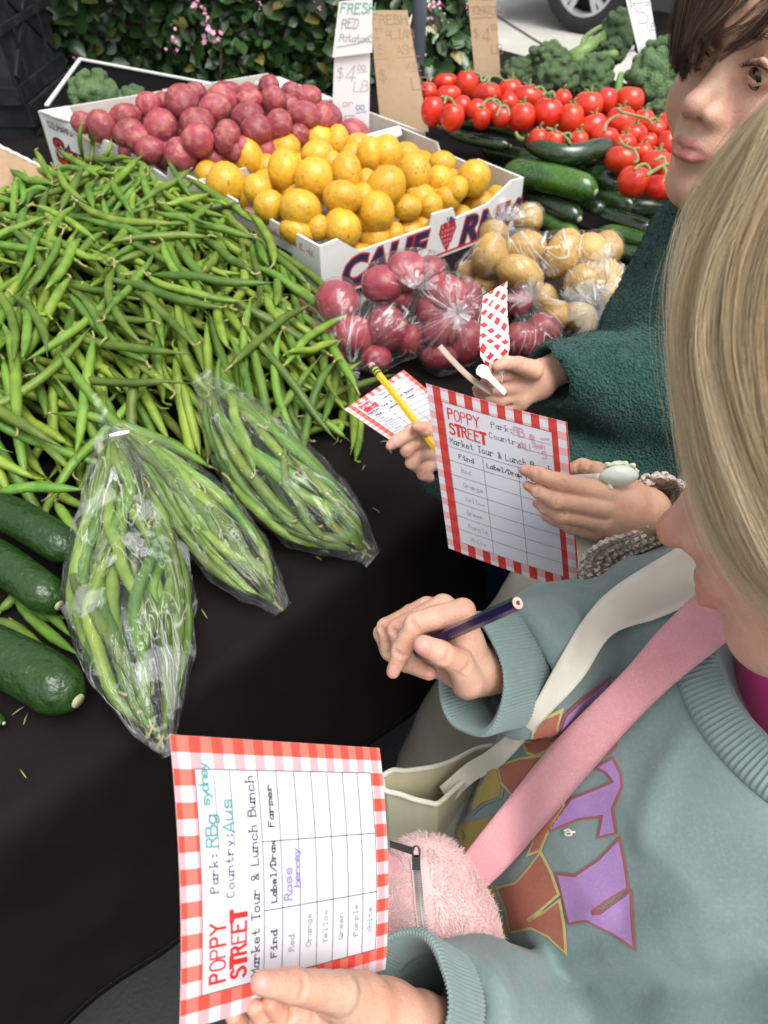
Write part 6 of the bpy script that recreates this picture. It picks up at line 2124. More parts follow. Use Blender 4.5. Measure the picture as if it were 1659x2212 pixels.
# ------------------------------------------------------------------ the girl in the sage sweatshirt
HH = crop(1400, 2250, 750); JJ = crop(850, 3500, 1250); KK = crop(2000, 1700, 700); LL = crop(1300, 1350, 1000)
skA = Skin()
RA = head_basis((-.93, .20, -.28), (-.16, .48, .87)); tA = camp((.1544, .0212, -.345))
add_head(skA, RA, tA, .0026, red=.5, freckle=.0)
# right hand closing on the pencil
bR = add_hand(skA, HH, fingers=[
    [(935, 345, .418, 118), (520, 455, .420, 100), (400, 690, .424, 84), (325, 872, .428, 66)],
    [(760, 300, .430, 108), (365, 505, .440, 92), (440, 790, .440, 84), (640, 880, .430, 70)],
    [(620, 320, .445, 100), (265, 490, .455, 84), (300, 700, .455, 76), (430, 790, .452, 66)],
    [(480, 370, .460, 88), (225, 540, .468, 70), (280, 690, .466, 64), (380, 760, .462, 56)],
    [(985, 960, .426, 135), (900, 790, .416, 122), (740, 715, .406, 108), (590, 645, .402, 92)]],
    palm=[[(935, 370, .425, 110), (960, 640, .432, 150), (1050, 830, .440, 165)], [(770, 330, .440, 105), (860, 640, .450, 150), (1060, 850, .446, 165)],
          [(620, 360, .455, 92), (760, 700, .462, 140), (1030, 880, .452, 160)], [(500, 420, .468, 80), (700, 780, .465, 120), (1000, 900, .455, 155)],
          [(985, 960, .432, 140), (1060, 860, .442, 160)], [(1060, 850, .446, 168), (1240, 860, .452, 172), (1480, 860, .462, 185)]],
    red=[(560, 640, .397, 110, .5), (330, 860, .42, 90, .45), (640, 880, .425, 80, .45), (750, 345, .41, 60, .6), (920, 290, .41, 90, .25), (500, 440, .41, 70, .2)],
    crease=[[(455, 385, .4075, 5), (520, 350, .406, 6), (580, 430, .4075, 5)], [(840, 690, .402, 4), (835, 740, .4, 5), (800, 790, .401, 4)]])
# left hand holding the near card, thumb on top
bL = add_hand(skA, JJ, fingers=[
    [(640, 545, .318, 105), (400, 505, .296, 84), (238, 492, .284, 62)],
    [(620, 650, .335, 95), (470, 640, .325, 85), (350, 655, .318, 70), (290, 600, .312, 50)],
    [(560, 720, .345, 90), (380, 700, .335, 80), (250, 665, .318, 62), (200, 620, .312, 45)],
    [(520, 790, .355, 85), (300, 760, .345, 75), (130, 700, .325, 60), (90, 660, .316, 46)],
    [(500, 850, .365, 75), (300, 830, .355, 66), (130, 790, .34, 52)]],
    palm=[[(640, 560, .325, 115), (760, 620, .340, 150), (900, 700, .355, 170)], [(600, 700, .345, 110), (760, 720, .352, 150), (900, 720, .36, 170)], [(880, 680, .355, 165), (1050, 740, .375, 170), (1250, 800, .395, 175)]],
    red=[(240, 490, .277, 80, .35), (330, 640, .31, 90, .4), (400, 490, .285, 70, .2), (120, 690, .32, 70, .4)])
girlA = skA.build(MT['skin_fair'], 'girl with long blonde hair in a printed sage sweatshirt, writing on a card')
nail(bR, HH, 578, 668, math.radians(195), 66, 84, girlA)
nail(bR, HH, 312, 868, math.radians(105), 44, 62, girlA)
nail(bR, HH, 640, 897, math.radians(15), 26, 46, girlA)
nail(bL, JJ, 232, 488, math.radians(190), 42, 48, girlA)

FA = norm([-.97, -.22, 0]); SA = norm(np.cross(FA, [0, 0, 1]))     # facing; towards her right hand
TZs = np.array([.56, .60, .63, .66, .70, .76, .82, .88, .93, .965, .99, 1.02])
TW = np.array([.110, .120, .126, .140, .142, .138, .138, .146, .150, .128, .085, .04])
TD = np.array([.098, .106, .112, .130, .134, .130, .124, .118, .108, .088, .066, .04])
TCX = np.array([.205, .200, .196, .194, .192, .194, .202, .216, .236, .256, .268, .272]); TCY = np.array([.205, .205, .205, .206, .208, .212, .217, .223, .230, .236, .240, .242])
shR, elR, wrR = np.array([.240, .345, .905]), P(1345, 1400, .585), P(1075, 1455, .452)
wrL, elL, shL = P(905, 2185, .385), P(1190, 2330, .50), np.array([.285, .095, .945])


def cut_at(c, q, L):
    a = norm(q - c).astype(np.float32)
    return (c + a * L).astype(np.float32), a


CUT_R = cut_at(P(1012, 1462, .440), P(1130, 1440, .475), .041); CUT_L = cut_at(P(858, 2160, .372), P(1000, 2215, .428), .046)
FOLDS = []


def sweat_fn(Q):
    z = Q[..., 2]
    w = np.interp(z, TZs, TW); d = np.interp(z, TZs, TD); cx = np.interp(z, TZs, TCX); cy = np.interp(z, TZs, TCY)
    qx = Q[..., 0] - cx; qy = Q[..., 1] - cy
    f = qx * FA[0] + qy * FA[1]; s = qx * SA[0] + qy * SA[1]
    q = np.sqrt((f / d) ** 2 + (s / w) ** 2)
    F = (q - 1) * np.minimum(w, d) * .95
    F = smax(F, z - 1.000, .02); F = smax(F, .585 - z, .01)
    # the belly of the sweatshirt falls over its gathered hem
    A = chain(Q, [shR, elR, P(1230, 1425, .52), wrR], [.052, .056, .050, .0375], .02)
    B = chain(Q, [shL, elL, P(1040, 2245, .44), wrL], [.062, .056, .048, .038], .02)
    def folds(F, a, b, k, amp, sd):
        ax = norm(np.asarray(b) - np.asarray(a)); t = (Q - np.asarray(a, np.float32)) @ ax.astype(np.float32)
        return F + amp * np.sin(t * k + 2.2 * wob(Q, 14, sd)) * np.clip(1.2 - np.abs(t - .07) / .08, 0, 1)
    A = folds(A, elR, wrR, 150, .0022, 3); B = folds(B, elL, wrL, 150, .0018, 4)
    A = np.maximum(A, -((Q - CUT_R[0]) @ CUT_R[1])); B = np.maximum(B, -((Q - CUT_L[0]) @ CUT_L[1]))
    F = smin(F, A, .008); F = np.minimum(F, B)
    F = F + .0034 * wob(Q, 30, 11) + .0012 * wob(Q, 60, 12)
    for c_, a_ in (CUT_R, CUT_L): F = smax(F, -rcone(Q, c_ - a_ * .04, c_ + a_ * .05, .0315, .026), .002)
    for c, r in FOLDS: F = local(F, Q, c, r, .002, .011)
    nk = np.array([.276, .236, 1.02])
    return smax(F, -ell(Q, nk, (.086, .084, .090)), .006)


V, Qd = sdf_mesh(sweat_fn, (-.02, -.13, .56), (.46, .48, 1.03), .009)
bv_ = BVHTree.FromPolygons([Vector(v) for v in V], [tuple(map(int, q)) for q in Qd])
for path, r in [([(1450, 1165), (1375, 1205), (1312, 1270), (1288, 1335)], .0065), ([(1400, 1150), (1325, 1185), (1275, 1250), (1262, 1305)], .0055), ([(1480, 1190), (1425, 1232), (1365, 1292), (1345, 1330)], .005),
                ([(1195, 1300), (1232, 1345), (1228, 1395), (1200, 1440)], .0055), ([(1150, 1330), (1180, 1370), (1180, 1420)], .004), ([(1150, 1550), (1110, 1578), (1055, 1590)], .005),
                ([(1655, 2050), (1500, 2046), (1300, 2058), (1130, 2080)], .007), ([(1600, 1960), (1480, 1975), (1380, 1990)], .004), ([(1480, 1590), (1420, 1700), (1390, 1820)], .0035), ([(1320, 1960), (1240, 2000), (1150, 2020)], .004),
                ([(962, 2112), (1000, 2100), (1045, 2112), (1088, 2150)], .005), ([(1000, 2140), (1040, 2165), (1060, 2205)], .0045)]:
    c = []
    for x, y in spline(np.array(path, float), 9):
        h_ = bv_.ray_cast(Vector(CAMP), Vector(ray(x, y)).normalized())
        if h_[0] is not None: c.append(np.array(h_[0]) - norm(CAMP - np.array(h_[0])) * r * .45)
    if len(c) > 3: FOLDS.append((c, [r * q for q in np.interp(np.linspace(0, 1, len(c)), [0, .25, .7, 1], [.35, 1, .95, .3])]))
V, Qd = sdf_mesh(sweat_fn, (-.02, -.13, .56), (.46, .48, 1.03), .0036)
V = relax(V, Qd, 2)
sweat = obj('sweatshirt', V, Qd, MT['sage'], girlA)
bS = BVHTree.FromPolygons([Vector(v) for v in V], [tuple(map(int, q)) for q in Qd])


def rib_cuff(c, ax, L, ra, rb, name, mat, parent, N, ribs=54, amp=.05, flare=1.0, bell=None, inner=True):
    """double-walled knitted tube: outside, turned edge, inside"""
    ax = norm(ax); c = np.asarray(c, float)
    prof = [(1.0, 1.04), (.85, 1.05), (.65, 1.05), (.45, 1.04), (.25, 1.05), (.10, 1.06), (.03, 1.05), (0, 1.01), (.03, .955), (.12, .94), (.35, .92), (.7, .90)]
    path = [c + ax * L * p for p, _ in prof]
    rr = np.array([[ra * q * (1 + (flare - 1) * (1 - p)), rb * q * (1 + (flare - 1) * (1 - p))] for p, q in prof])
    seg_ = ribs * 5
    th = np.linspace(0, 2 * math.pi, seg_, endpoint=False)
    N0 = norm(np.asarray(N) - ax * (np.asarray(N) @ ax)); B0 = np.cross(ax, N0)
    V = []
    for i in range(len(prof)):
        m = 1 + amp * np.sign(np.cos(ribs * th)) * np.abs(np.cos(ribs * th)) ** .6
        wv = 1 + .035 * np.sin(3 * th + i * .3) + .02 * np.sin(5 * th + 1)
        V.append(path[i] + np.outer(np.cos(th) * rr[i, 0] * m * wv, N0) + np.outer(np.sin(th) * rr[i, 1] * m * wv, B0))
    V = np.concatenate(V)
    n = len(prof)
    Fs = np.array([(i * seg_ + j, i * seg_ + (j + 1) % seg_, (i + 1) * seg_ + (j + 1) % seg_, (i + 1) * seg_ + j) for i in range(n - 1) for j in range(seg_)])
    return obj(name, V, Fs, mat, parent)


rib_cuff(P(1012, 1462, .440), P(1130, 1440, .475) - P(1012, 1462, .440), .046, .0330, .0245, 'cuff', MT['sage_rib'], girlA, UPC, 94, .016, flare=1.04)
rib_cuff(P(858, 2160, .372), P(1000, 2215, .428) - P(858, 2160, .372), .052, .0305, .0275, 'cuff', MT['sage_rib'], girlA, UPC, 94, .016)
# neckband
nk = np.array([.278, .234, .988]); tiltN = norm(FA * .36 + np.array([0, 0, .93])); u0 = norm(np.cross(tiltN, SA)); v0 = np.cross(tiltN, u0)
n_ = 1600
th = np.linspace(0, 2 * math.pi, n_, endpoint=False)
rads = [.106, .1045, .101, .097, .093, .089, .085, .082, .0805, .080, .081]
rowsV = []; prev = np.full(n_, -.03)
hgt = []
for rad in rads[:8]:
    base = nk + np.outer(np.cos(th) * rad * .98, u0) + np.outer(np.sin(th) * rad, v0)
    hh = prev.copy()
    for i in range(0, n_, 16):
        h_ = bS.ray_cast(Vector(base[i] + tiltN * .06), Vector(-tiltN), .12)
        hh[i:i + 16] = (np.array(h_[0]) - nk) @ tiltN if h_[0] is not None else prev[i] + .002
    kk = np.ones(121) / 121
    hh = np.convolve(np.concatenate([hh[-60:], hh, hh[:60]]), kk, 'valid')
    prev = hh; hgt.append(hh)
prof_ = [.0012, .0040, .0052, .0056, .0056, .0054, .0050, .0040]
for k, rad in enumerate(rads):
    hh = hgt[min(k, 7)] + (prof_[k] if k < 8 else (.0015, -.003, -.010)[k - 8]) + (.0007 * np.cos(190 * th) if 0 < k < 9 else 0)
    rr_ = rad + (.0003 * np.cos(190 * th) if k >= 7 else 0)
    rowsV.append(nk + np.outer(np.cos(th) * rr_ * .98, u0) + np.outer(np.sin(th) * rr_, v0) + np.outer(hh, tiltN))
V = np.concatenate(rowsV); m_ = len(rowsV)
Fs = np.array([(k * n_ + i, k * n_ + (i + 1) % n_, (k + 1) * n_ + (i + 1) % n_, (k + 1) * n_ + i) for k in range(m_ - 1) for i in range(n_)])
obj('neckband', V, Fs, MT['sage_rib'], girlA)
bN = BVHTree.FromPolygons([Vector(v) for v in V], [tuple(map(int, q)) for q in Fs])
# pink shirt under it
rowsV = []
for rad, dz in ((.076, -.030), (.070, -.006), (.058, .010), (.047, .020), (.044, .022), (.043, .016)):
    c = nk + tiltN * dz
    rowsV.append(c + np.outer(np.cos(th[::6]) * rad * (1 + .012 * np.sin(5 * th[::6])), u0) + np.outer(np.sin(th[::6]) * rad, v0) + np.outer(.002 * np.sin(9 * th[::6] + rad * 90), tiltN))
V = np.concatenate(rowsV); q_ = len(th[::6])
Fs = np.array([(k * q_ + i, k * q_ + (i + 1) % q_, (k + 1) * q_ + (i + 1) % q_, (k + 1) * q_ + i) for k in range(len(rowsV) - 1) for i in range(q_)])
obj('t_shirt', V, Fs, MT['pink_tee'], girlA)
for s_, nm_ in ((.06, 0), (-.06, 0)):
    hip = np.array([.232, .205, .62]) + SA * s_; ft = hip * [1, 1, 0] + [0, 0, .05]
    leg('trouser_leg', hip, ft, .070, .045, MT['charcoal'], girlA); shoe(ft * [1, 1, 0], FA, girlA)


# print on the chest: letters cut from flat colours, lying on the cloth
RR = crop(1512, 2688, 1512)


def off_torso(p):
    for a, b in ((elL, wrL), (shL, elL)):
        t = np.clip((p - a) @ (b - a) / ((b - a) @ (b - a)), 0, 1)
        if np.linalg.norm(p - a - t * (b - a)) < .066: return True
    return False


def on_cloth(poly, mat, parent, bv, lift, name, step=9.0, dmin=.44):
    poly = [Vector((*RR(*p), 0)) for p in poly]
    mb = bpy.data.meshes.new('tmp')
    import bmesh
    bm = bmesh.new()
    vs = [bm.verts.new(v) for v in poly]
    for t in tessellate_polygon([poly]):
        try: bm.faces.new([vs[i] for i in t])
        except ValueError: pass
    for _ in range(5):
        long = [e for e in bm.edges if e.calc_length() > step]
        if not long: break
        bmesh.ops.subdivide_edges(bm, edges=long, cuts=1)
        bmesh.ops.triangulate(bm, faces=bm.faces[:])
    bm.verts.ensure_lookup_table(); bm.verts.index_update()
    Vv, ok = [], []
    for v in bm.verts:
        r = ray(v.co.x, v.co.y); h_ = bv.ray_cast(Vector(CAMP), Vector(r).normalized())
        if h_[0] is None or off_torso(np.array(h_[0])): ok.append(False); Vv.append((0, 0, 0)); continue
        nn = np.array(h_[1]); nn = nn if nn @ r < 0 else -nn
        ok.append(True); Vv.append(np.array(h_[0]) + nn * lift)
    Fs = [tuple(v.index for v in f.verts) for f in bm.faces if all(ok[v.index] for v in f.verts)]
    # leave out slivers that jump between separate folds of cloth
    Vv = np.array([np.asarray(v, float) for v in Vv])
    Fs = [f for f in Fs if max(np.linalg.norm(Vv[f[i]] - Vv[f[i - 1]]) for i in range(3)) < .02]
    bm.free(); bpy.data.meshes.remove(mb)
    used = sorted({i for f in Fs for i in f}); mp = {j: i for i, j in enumerate(used)}
    if not Fs: return None
    return obj(name, Vv[used], [tuple(mp[i] for i in f) for f in Fs], mat, parent)


def outline(poly, w):
    p = np.array(poly, float); n = len(p); c = p.mean(0); out = []
    area = np.sum(p[:, 0] * np.roll(p[:, 1], -1) - np.roll(p[:, 0], -1) * p[:, 1])
    sg = 1 if area > 0 else -1
    for i in range(n):
        a = norm(p[i] - p[i - 1]); b = norm(p[(i + 1) % n] - p[i])
        na = np.array([a[1], -a[0]]) * sg; nb = np.array([b[1], -b[0]]) * sg
        m = na + nb; l = np.linalg.norm(m); m = m / (l + 1e-9)
        out.append(p[i] + m * w / max(.4, m @ na))
    return [tuple(q) for q in out]


ART = [
    ('art_purple', 'art_red', [(755, 830), (830, 838), (930, 770), (1018, 682), (1035, 760), (1052, 882), (980, 925), (900, 985), (905, 1003), (940, 998), (1066, 908), (1070, 1010), (1080, 1140), (985, 1075), (880, 1022), (805, 1035)]),
    ('art_purple', 'art_red', [(722, 636), (815, 505), (905, 470), (1000, 430), (965, 385), (925, 365), (988, 335), (1020, 395), (1025, 450), (985, 545), (1000, 645), (935, 660), (952, 570), (840, 585)]),
    ('art_rust', 'art_yellow', [(498, 890), (575, 872), (630, 810), (680, 742), (720, 820), (752, 912), (690, 965), (622, 1022), (632, 1034), (685, 1005), (758, 948), (775, 1040), (784, 1155), (715, 1090), (640, 1055), (552, 1072), (535, 980)]),
    ('art_rust', 'art_yellow', [(690, 560), (770, 505), (775, 540), (735, 600), (700, 660), (675, 720), (635, 735), (668, 655), (640, 640)]),
    ('art_rust', 'art_yellow', [(500, 366), (590, 335), (720, 320), (660, 400), (560, 480), (515, 430)]),
    ('art_rust', 'art_yellow', [(625, 300), (612, 262), (640, 262), (650, 215), (690, 165), (758, 128), (740, 190), (745, 230), (700, 292), (660, 312)]),
    ('art_purple', 'art_red', [(752, 222), (785, 140), (860, 70), (965, -8), (955, 30), (890, 110), (830, 180), (800, 220)]),
    ('art_purple', 'art_red', [(900, 338), (990, 245), (1000, 270), (975, 300)]),
    ('art_mustard', 'art_grey', [(322, 452), (400, 405), (492, 372), (512, 450), (505, 490), (430, 520), (392, 555), (372, 500)]),
    ('art_mustard', 'art_grey', [(322, 622), (400, 598), (470, 580), (430, 680), (395, 725), (335, 742)]),
    ('art_mustard', 'art_grey', [(385, 905), (440, 870), (480, 882), (492, 958), (430, 1005), (420, 950)]),
    ('art_mustard', 'art_grey', [(440, 1050), (512, 1008), (535, 1070), (562, 1162), (490, 1110)]),
    ('art_lilac', 'art_purple', [(212, 582), (265, 530), (320, 478), (345, 520), (372, 545), (330, 585), (280, 600)]),
]
for i, (c1, c2, poly) in enumerate(ART):
    on_cloth(outline(poly, 11), MT[c2], sweat, bS, .0007, 'printed_outline')
    on_cloth(poly, MT[c1], sweat, bS, .0012, 'printed_letter')
# a bit of lint
q = [RR(775, 640), RR(800, 635), RR(810, 655), RR(790, 660), RR(780, 648), RR(825, 645)]
hp = []
for x, y in q:
    h_ = bS.ray_cast(Vector(CAMP), Vector(ray(x, y)).normalized()); hp.append(np.array(h_[0]) + norm(CAMP - np.array(h_[0])) * .002 if h_[0] is not None else P(x, y, .48))
tag(obj('lint', *tube(spline(hp, 16), .0007, 5), MT['white_canvas']), 'scrap of white lint clinging to the sweatshirt print', 'lint')

# pink webbing strap of the fur bag and the white strap of the tote
fur_bag = empty('fur_bag', P(950, 1990, .5), 'small pale pink fur bag with zip hanging on a pink strap', 'bag')
strap, stp = drape_strip('strap', [(1500, 1285), (1420, 1365), (1340, 1458), (1200, 1600), (1090, 1735), (985, 1868)], [(1640, 1330), (1568, 1388), (1400, 1530), (1200, 1756), (1100, 1870), (1012, 1952)],
                         [.43, .44, .46, .475, .47, .465, .468], MT['pink_web'], fur_bag, bS, .006, also=(bN,))
tote = empty('tote_bag', P(930, 1760, .6), 'white canvas tote bag with open top hanging from a wide white strap', 'tote bag')
drape_strip('strap', [(1540, 1130), (1474, 1177), (1330, 1267), (1262, 1337), (1204, 1432), (1140, 1540), (1060, 1618), (1006, 1652), (950, 1700)], [(1600, 1240), (1514, 1294), (1420, 1336), (1322, 1372), (1258, 1466), (1165, 1566), (1085, 1652), (1022, 1690), (972, 1740)],
            [.49, .49, .50, .51, .52, .535, .56, .595, .612], MT['white_canvas'], tote, bS, .004)
PP_ = crop(1450, 2850, 800)
fr_ = [P(*PP_(x, y), d) for x, y, d in [(60, 440, .575), (112, 455, .574), (135, 540, .572), (260, 575, .570), (380, 618, .568), (500, 645, .570), (575, 648, .572), (700, 540, .590), (860, 400, .612), (1000, 300, .630)]]
bk_ = [P(*PP_(x, y), d) for x, y, d in [(70, 425, .577), (120, 420, .578), (200, 380, .584), (300, 385, .592), (420, 370, .602), (540, 350, .61), (670, 310, .622), (800, 245, .632), (900, 200, .640), (1020, 180, .646)]]
n_ = len(fr_)
drop = np.array([0.01, -.01, -.27])
mb = MB()
mid = lambda p, t: p + drop * t + (np.array([.008 * math.sin(t * 9 + p[0] * 60), .006 * math.sin(t * 7 + p[0] * 40), 0]) if t > 0 else 0)
for ring, off in ((fr_, np.zeros(3)), (bk_, np.zeros(3))):
    for t0, t1 in ((0, .12), (.12, .3), (.3, .6), (.6, 1.0)):
        for i in range(n_ - 1):
            mb.add([mid(ring[i], t0), mid(ring[i + 1], t0), mid(ring[i + 1], t1), mid(ring[i], t1)], [(0, 1, 2, 3)], 0)
for a, b in ((fr_[0], bk_[0]), (fr_[-1], bk_[-1])):
    mb.add([a, b, b + drop, a + drop], [(0, 1, 2, 3)], 0)
mb.build('bag_body', [MT['white_canvas']], tote)
mb = MB()
cen = (sum(fr_) + sum(bk_)) / (2 * n_)
sh = lambda p: p + (cen - p) * .035 + [0, 0, -.001]
for ring in (fr_, bk_):
    for i in range(n_ - 1): mb.add([sh(ring[i]), sh(ring[i + 1]), sh(ring[i + 1]) + drop * .6, sh(ring[i]) + drop * .6], [(0, 1, 2, 3)])
mb.build('lining', MT['cream_lining'], tote)
obj('rim_seam', *tube(spline(fr_[::1], 50), .0022, 8), MT['white_canvas'], tote)
obj('rim_seam', *tube(spline(bk_[::1], 50), .0022, 8), MT['white_canvas'], tote)

# fur bag body, zip and fur
fb = [P(x, y, d) for x, y, d in [(905, 1885, .492), (928, 1960, .487), (962, 2050, .487), (985, 2120, .49)]]
fr0 = [68, 104, 112, 96]; fr0 = [r * d / FPX for r, d in zip(fr0, (.492, .487, .487, .49))]
zp = [P(x, y, .45) for x, y in [(900, 1850), (905, 1905), (909, 1960), (920, 2030), (932, 2090), (950, 2150)]]


def fur_fn(Q):
    # squashed front to back
    qq = Q - np.asarray(fb[1], np.float32)
    v = norm(CAMP - fb[1]).astype(np.float32)
    sq = Q + (qq @ v)[..., None] * v * .55
    F = chain(sq, fb, fr0, .02) * .8
    return F + .0015 * wob(Q, 70, 5)


V, Qd = sdf_mesh(fur_fn, np.min(fb, 0) - .06, np.max(fb, 0) + .06, .003)
V = relax(V, Qd, 2)
fbody = obj('bag_body', V, Qd, MT['pink_fur_base'], fur_bag)
bF = BVHTree.FromPolygons([Vector(v) for v in V], [tuple(map(int, q)) for q in Qd])
zl = []
for x, y in spline(np.array([(898, 1850), (904, 1905), (909, 1960), (919, 2030), (931, 2090), (948, 2150)], float), 70):
    h_ = bF.ray_cast(Vector(CAMP), Vector(ray(x, y)).normalized())
    if h_[0] is not None: zl.append(np.array(h_[0]) + norm(CAMP - np.array(h_[0])) * .0015)
zl = np.array(zl); ker = np.ones(5) / 5
for q in range(3): zl[:, q] = np.convolve(np.pad(zl[:, q], 2, 'edge'), ker, 'valid')
T_, _, _ = frames(zl); vz = norm(CAMP - zl[len(zl) // 2]); sd = np.array([norm(np.cross(t, vz)) for t in T_])
obj('zip_tape', np.concatenate([zl - sd * .0075, zl + sd * .0038]), [(i, i + 1, len(zl) + i + 1, len(zl) + i) for i in range(len(zl) - 1)], MT['pink_fur_base'], fur_bag)
zz = spline(zl, 130)
T_, _, _ = frames(zz); sd = np.array([norm(np.cross(t, vz)) for t in T_])
mb = MB()
for i in range(130):
    mb.add(*box(zz[i] + vz * .001 + sd[i] * (.0009 if i % 2 else -.0009), sd[i], T_[i], vz, .0030, .00075, .0016))
tz = mb.build('zip_teeth', MT['metal_dark'], fur_bag, smooth=False); tz['kind'] = 'stuff'
a, b = P(842, 1822, .452), P(893, 1838, .450)
obj('zip_pull', *prism([a + UPC * .0018, b + UPC * .0022, b - UPC * .0022, a - UPC * .0018], TOC * .0012), MT['metal_dark'], fur_bag, smooth=False)
rg = P(899, 1842, .449)
obj('zip_ring', *tube([rg + XC * .0022 * math.cos(t) + UPC * .0042 * math.sin(t) for t in np.linspace(0, 6.283, 20)], .0007, 6, cap=False), MT['metal_dark'], fur_bag)
obj('zip_slider', *box(rg - UPC * .006, XC, UPC, TOC, .005, .008, .003), MT['metal_dark'], fur_bag, smooth=False)
obj('side_loop', *prism([P(838, 1842, .47), P(858, 1850, .468), P(862, 1880, .468), P(838, 1892, .47)], TOC * .002), MT['pink_web'], fur_bag, smooth=False)
tri = Qd[rng.integers(len(Qd), size=24000)]
w4 = rng.dirichlet((1, 1, 1, 1), 24000)
pt = (V[tri] * w4[..., None]).sum(1)
nn = np.cross(V[tri[:, 1]] - V[tri[:, 0]], V[tri[:, 3]] - V[tri[:, 0]]); nn /= np.linalg.norm(nn, axis=1)[:, None] + 1e-12
ctr = np.mean(V, 0); nn *= np.sign(((pt - ctr) * nn).sum(1))[:, None]
dz_ = np.min(np.linalg.norm(pt[:, None] - zl[None, ::3], axis=2), 1)
keep = (dz_ > .0035) & (((CAMP - pt) * nn).sum(1) > -.2 * np.linalg.norm(CAMP - pt, axis=1))
pt, nn = pt[keep], nn[keep]
cl = np.stack([np.sin(pt[:, 0] * 190 + pt[:, 2] * 120), np.sin(pt[:, 1] * 170 + pt[:, 0] * 90 + 1), np.cos(pt[:, 2] * 210 + 2)], 1) * .35
dr = nn * .75 + cl * 1.2 + rng.normal(0, .14, nn.shape) + np.array([-.1, 0, -.45])
dr /= np.linalg.norm(dr, axis=1)[:, None]
Lh = rng.uniform(.0035, .0070, len(pt))[:, None]
st = np.stack([pt - nn * .0005, pt + (nn * .6 + dr * .4) * Lh * .4, pt + (nn * .2 + dr * .8) * Lh * .75 , pt + dr * Lh + np.array([0, 0, -.0012])], 1)
hair('fur', st, .00015, MT['fur'], fur_bag, taper=.3)

# blonde hair: a thick fall from the crown over the cheek
gA = []
G0 = [(1700, 225, .262), (1606, 345, .285), (1530, 480, .312), (1500, 640, .322), (1504, 800, .322), (1532, 960, .316), (1572, 1100, .308), (1630, 1215, .302), (1710, 1310, .30)]
G1 = [(1720, 235, .248), (1650, 380, .255), (1560, 560, .268), (1530, 740, .272), (1560, 900, .270), (1610, 1040, .268), (1680, 1180, .27), (1780, 1300, .275), (1900, 1380, .28)]
G2 = [(1800, 250, .235), (1760, 420, .238), (1700, 620, .242), (1690, 800, .245), (1720, 960, .247), (1780, 1100, .250), (1860, 1220, .255), (1950, 1320, .26), (2080, 1390, .27)]
gs = [np.array([P(*p) for p in g]) for g in (G0, G1, G2)]


def lerp_guides(gs, t):
    x = t * (len(gs) - 1); i = min(int(x), len(gs) - 2); f = x - i
    return gs[i] * (1 - f) + gs[i + 1] * f


hs, tn = [], []
for k in range(290):
    t = rng.beta(1.12, 1.15) if k < 210 else -.30 * rng.uniform() ** 1.4
    g = lerp_guides(gs, float(t)) + rng.normal(0, .0035, 3) * np.linspace(.4, 1.2, 9)[:, None] + TOC * rng.uniform(-.005, .005)
    c0 = spline(g, 40)
    tone = np.clip(.30 + rng.beta(1.4, 1.4) * .36 + .18 * (1 - t), 0, 1)
    ph = rng.uniform(0, 6); s_ = np.linspace(0, 1, 18)[:, None]
    wav = np.sin(s_ * rng.uniform(3, 6) + ph) * rng.normal(0, .0022, 3)
    for q in range(62 if k < 210 else 9):
        e = rng.uniform(.80, 1.0) if rng.uniform() < .8 else rng.uniform(.5, .8)
        c = spline(c0[:int(40 * e)], 18) + wav + rng.normal(0, .0019, 3) * (.8 + .5 * s_) + rng.normal(0, .0006, 3) * np.sin(s_ * 9 + q)
        hs.append(c); tn.append(np.clip(tone + rng.normal(0, .13), 0, 1))
hs = np.array(hs)
hair('hair', hs, rng.uniform(.00005, .00009, len(hs)), MT['hair_blonde'], girlA, taper=.5, tone=np.array(tn))
# fly-away strands in front of the cheek and against the green knit
fl = []
for i in range(300):
    g = lerp_guides(gs, rng.uniform(0, .12)).copy()
    g[2:7] += (-XC * rng.uniform(.000, .011) * rng.uniform()) * np.array([.4, .9, 1, .8, .4])[:, None]
    c = spline(g, 18) + rng.normal(0, .0012, 3) + np.sin(np.linspace(0, 1, 18)[:, None] * rng.uniform(2, 6)) * rng.normal(0, .004, 3)
    fl.append(c)
hair('loose_hair', np.array(fl), .000042, MT['hair_blonde'], girlA, taper=.4, tone=rng.uniform(.35, .85, len(fl)))
# fine hair fallen across the cheek
wf = []
W0 = [np.array([P(*q) for q in g]) for g in ([(1500, 620, .318), (1478, 800, .318), (1500, 980, .314), (1545, 1130, .309), (1600, 1260, .303), (1690, 1430, .296)], [(1600, 700, .30), (1570, 850, .30), (1590, 1000, .298), (1625, 1130, .296), (1680, 1260, .292), (1760, 1400, .288)])]
for i in range(330):
    g = W0[0] * (1 - (u_ := rng.uniform() ** 1.3)) + W0[1] * u_
    c = spline(spline(g, 30)[: int(rng.uniform(17, 30))], 18) + rng.normal(0, .0025, 3) + np.sin(np.linspace(0, 1, 18)[:, None] * rng.uniform(2, 6)) * rng.normal(0, .003, 3)
    wf.append(c)
hair('loose_hair', np.array(wf), .000045, MT['hair_blonde'], girlA, taper=.4, tone=rng.uniform(.4, .9, len(wf)))
ul = []
for t in np.linspace(0.09, 1, 22):
    c = spline(lerp_guides(gs, t), 30)
    ul.append(c - TOC * .010 + XC * .004)
ul = np.array(ul)
obj('hair_underlayer', ul.reshape(-1, 3), np.array([(i * 30 + j, i * 30 + j + 1, (i + 1) * 30 + j + 1, (i + 1) * 30 + j) for i in range(21) for j in range(29)]), MT['hair_under'], girlA)
V, Qd = sdf_mesh(lambda Q: smax(ell(Q, (0, .034, -.092), (.080, .094, .100)), -ell(Q, (0, -.03, .02), (.058, .085, .055)), .012), (-.1, -.08, -.21), (.1, .15, .03), .005)
obj('scalp_hair', V @ RA.T + tA, Qd, MT['hair_under'], girlA)


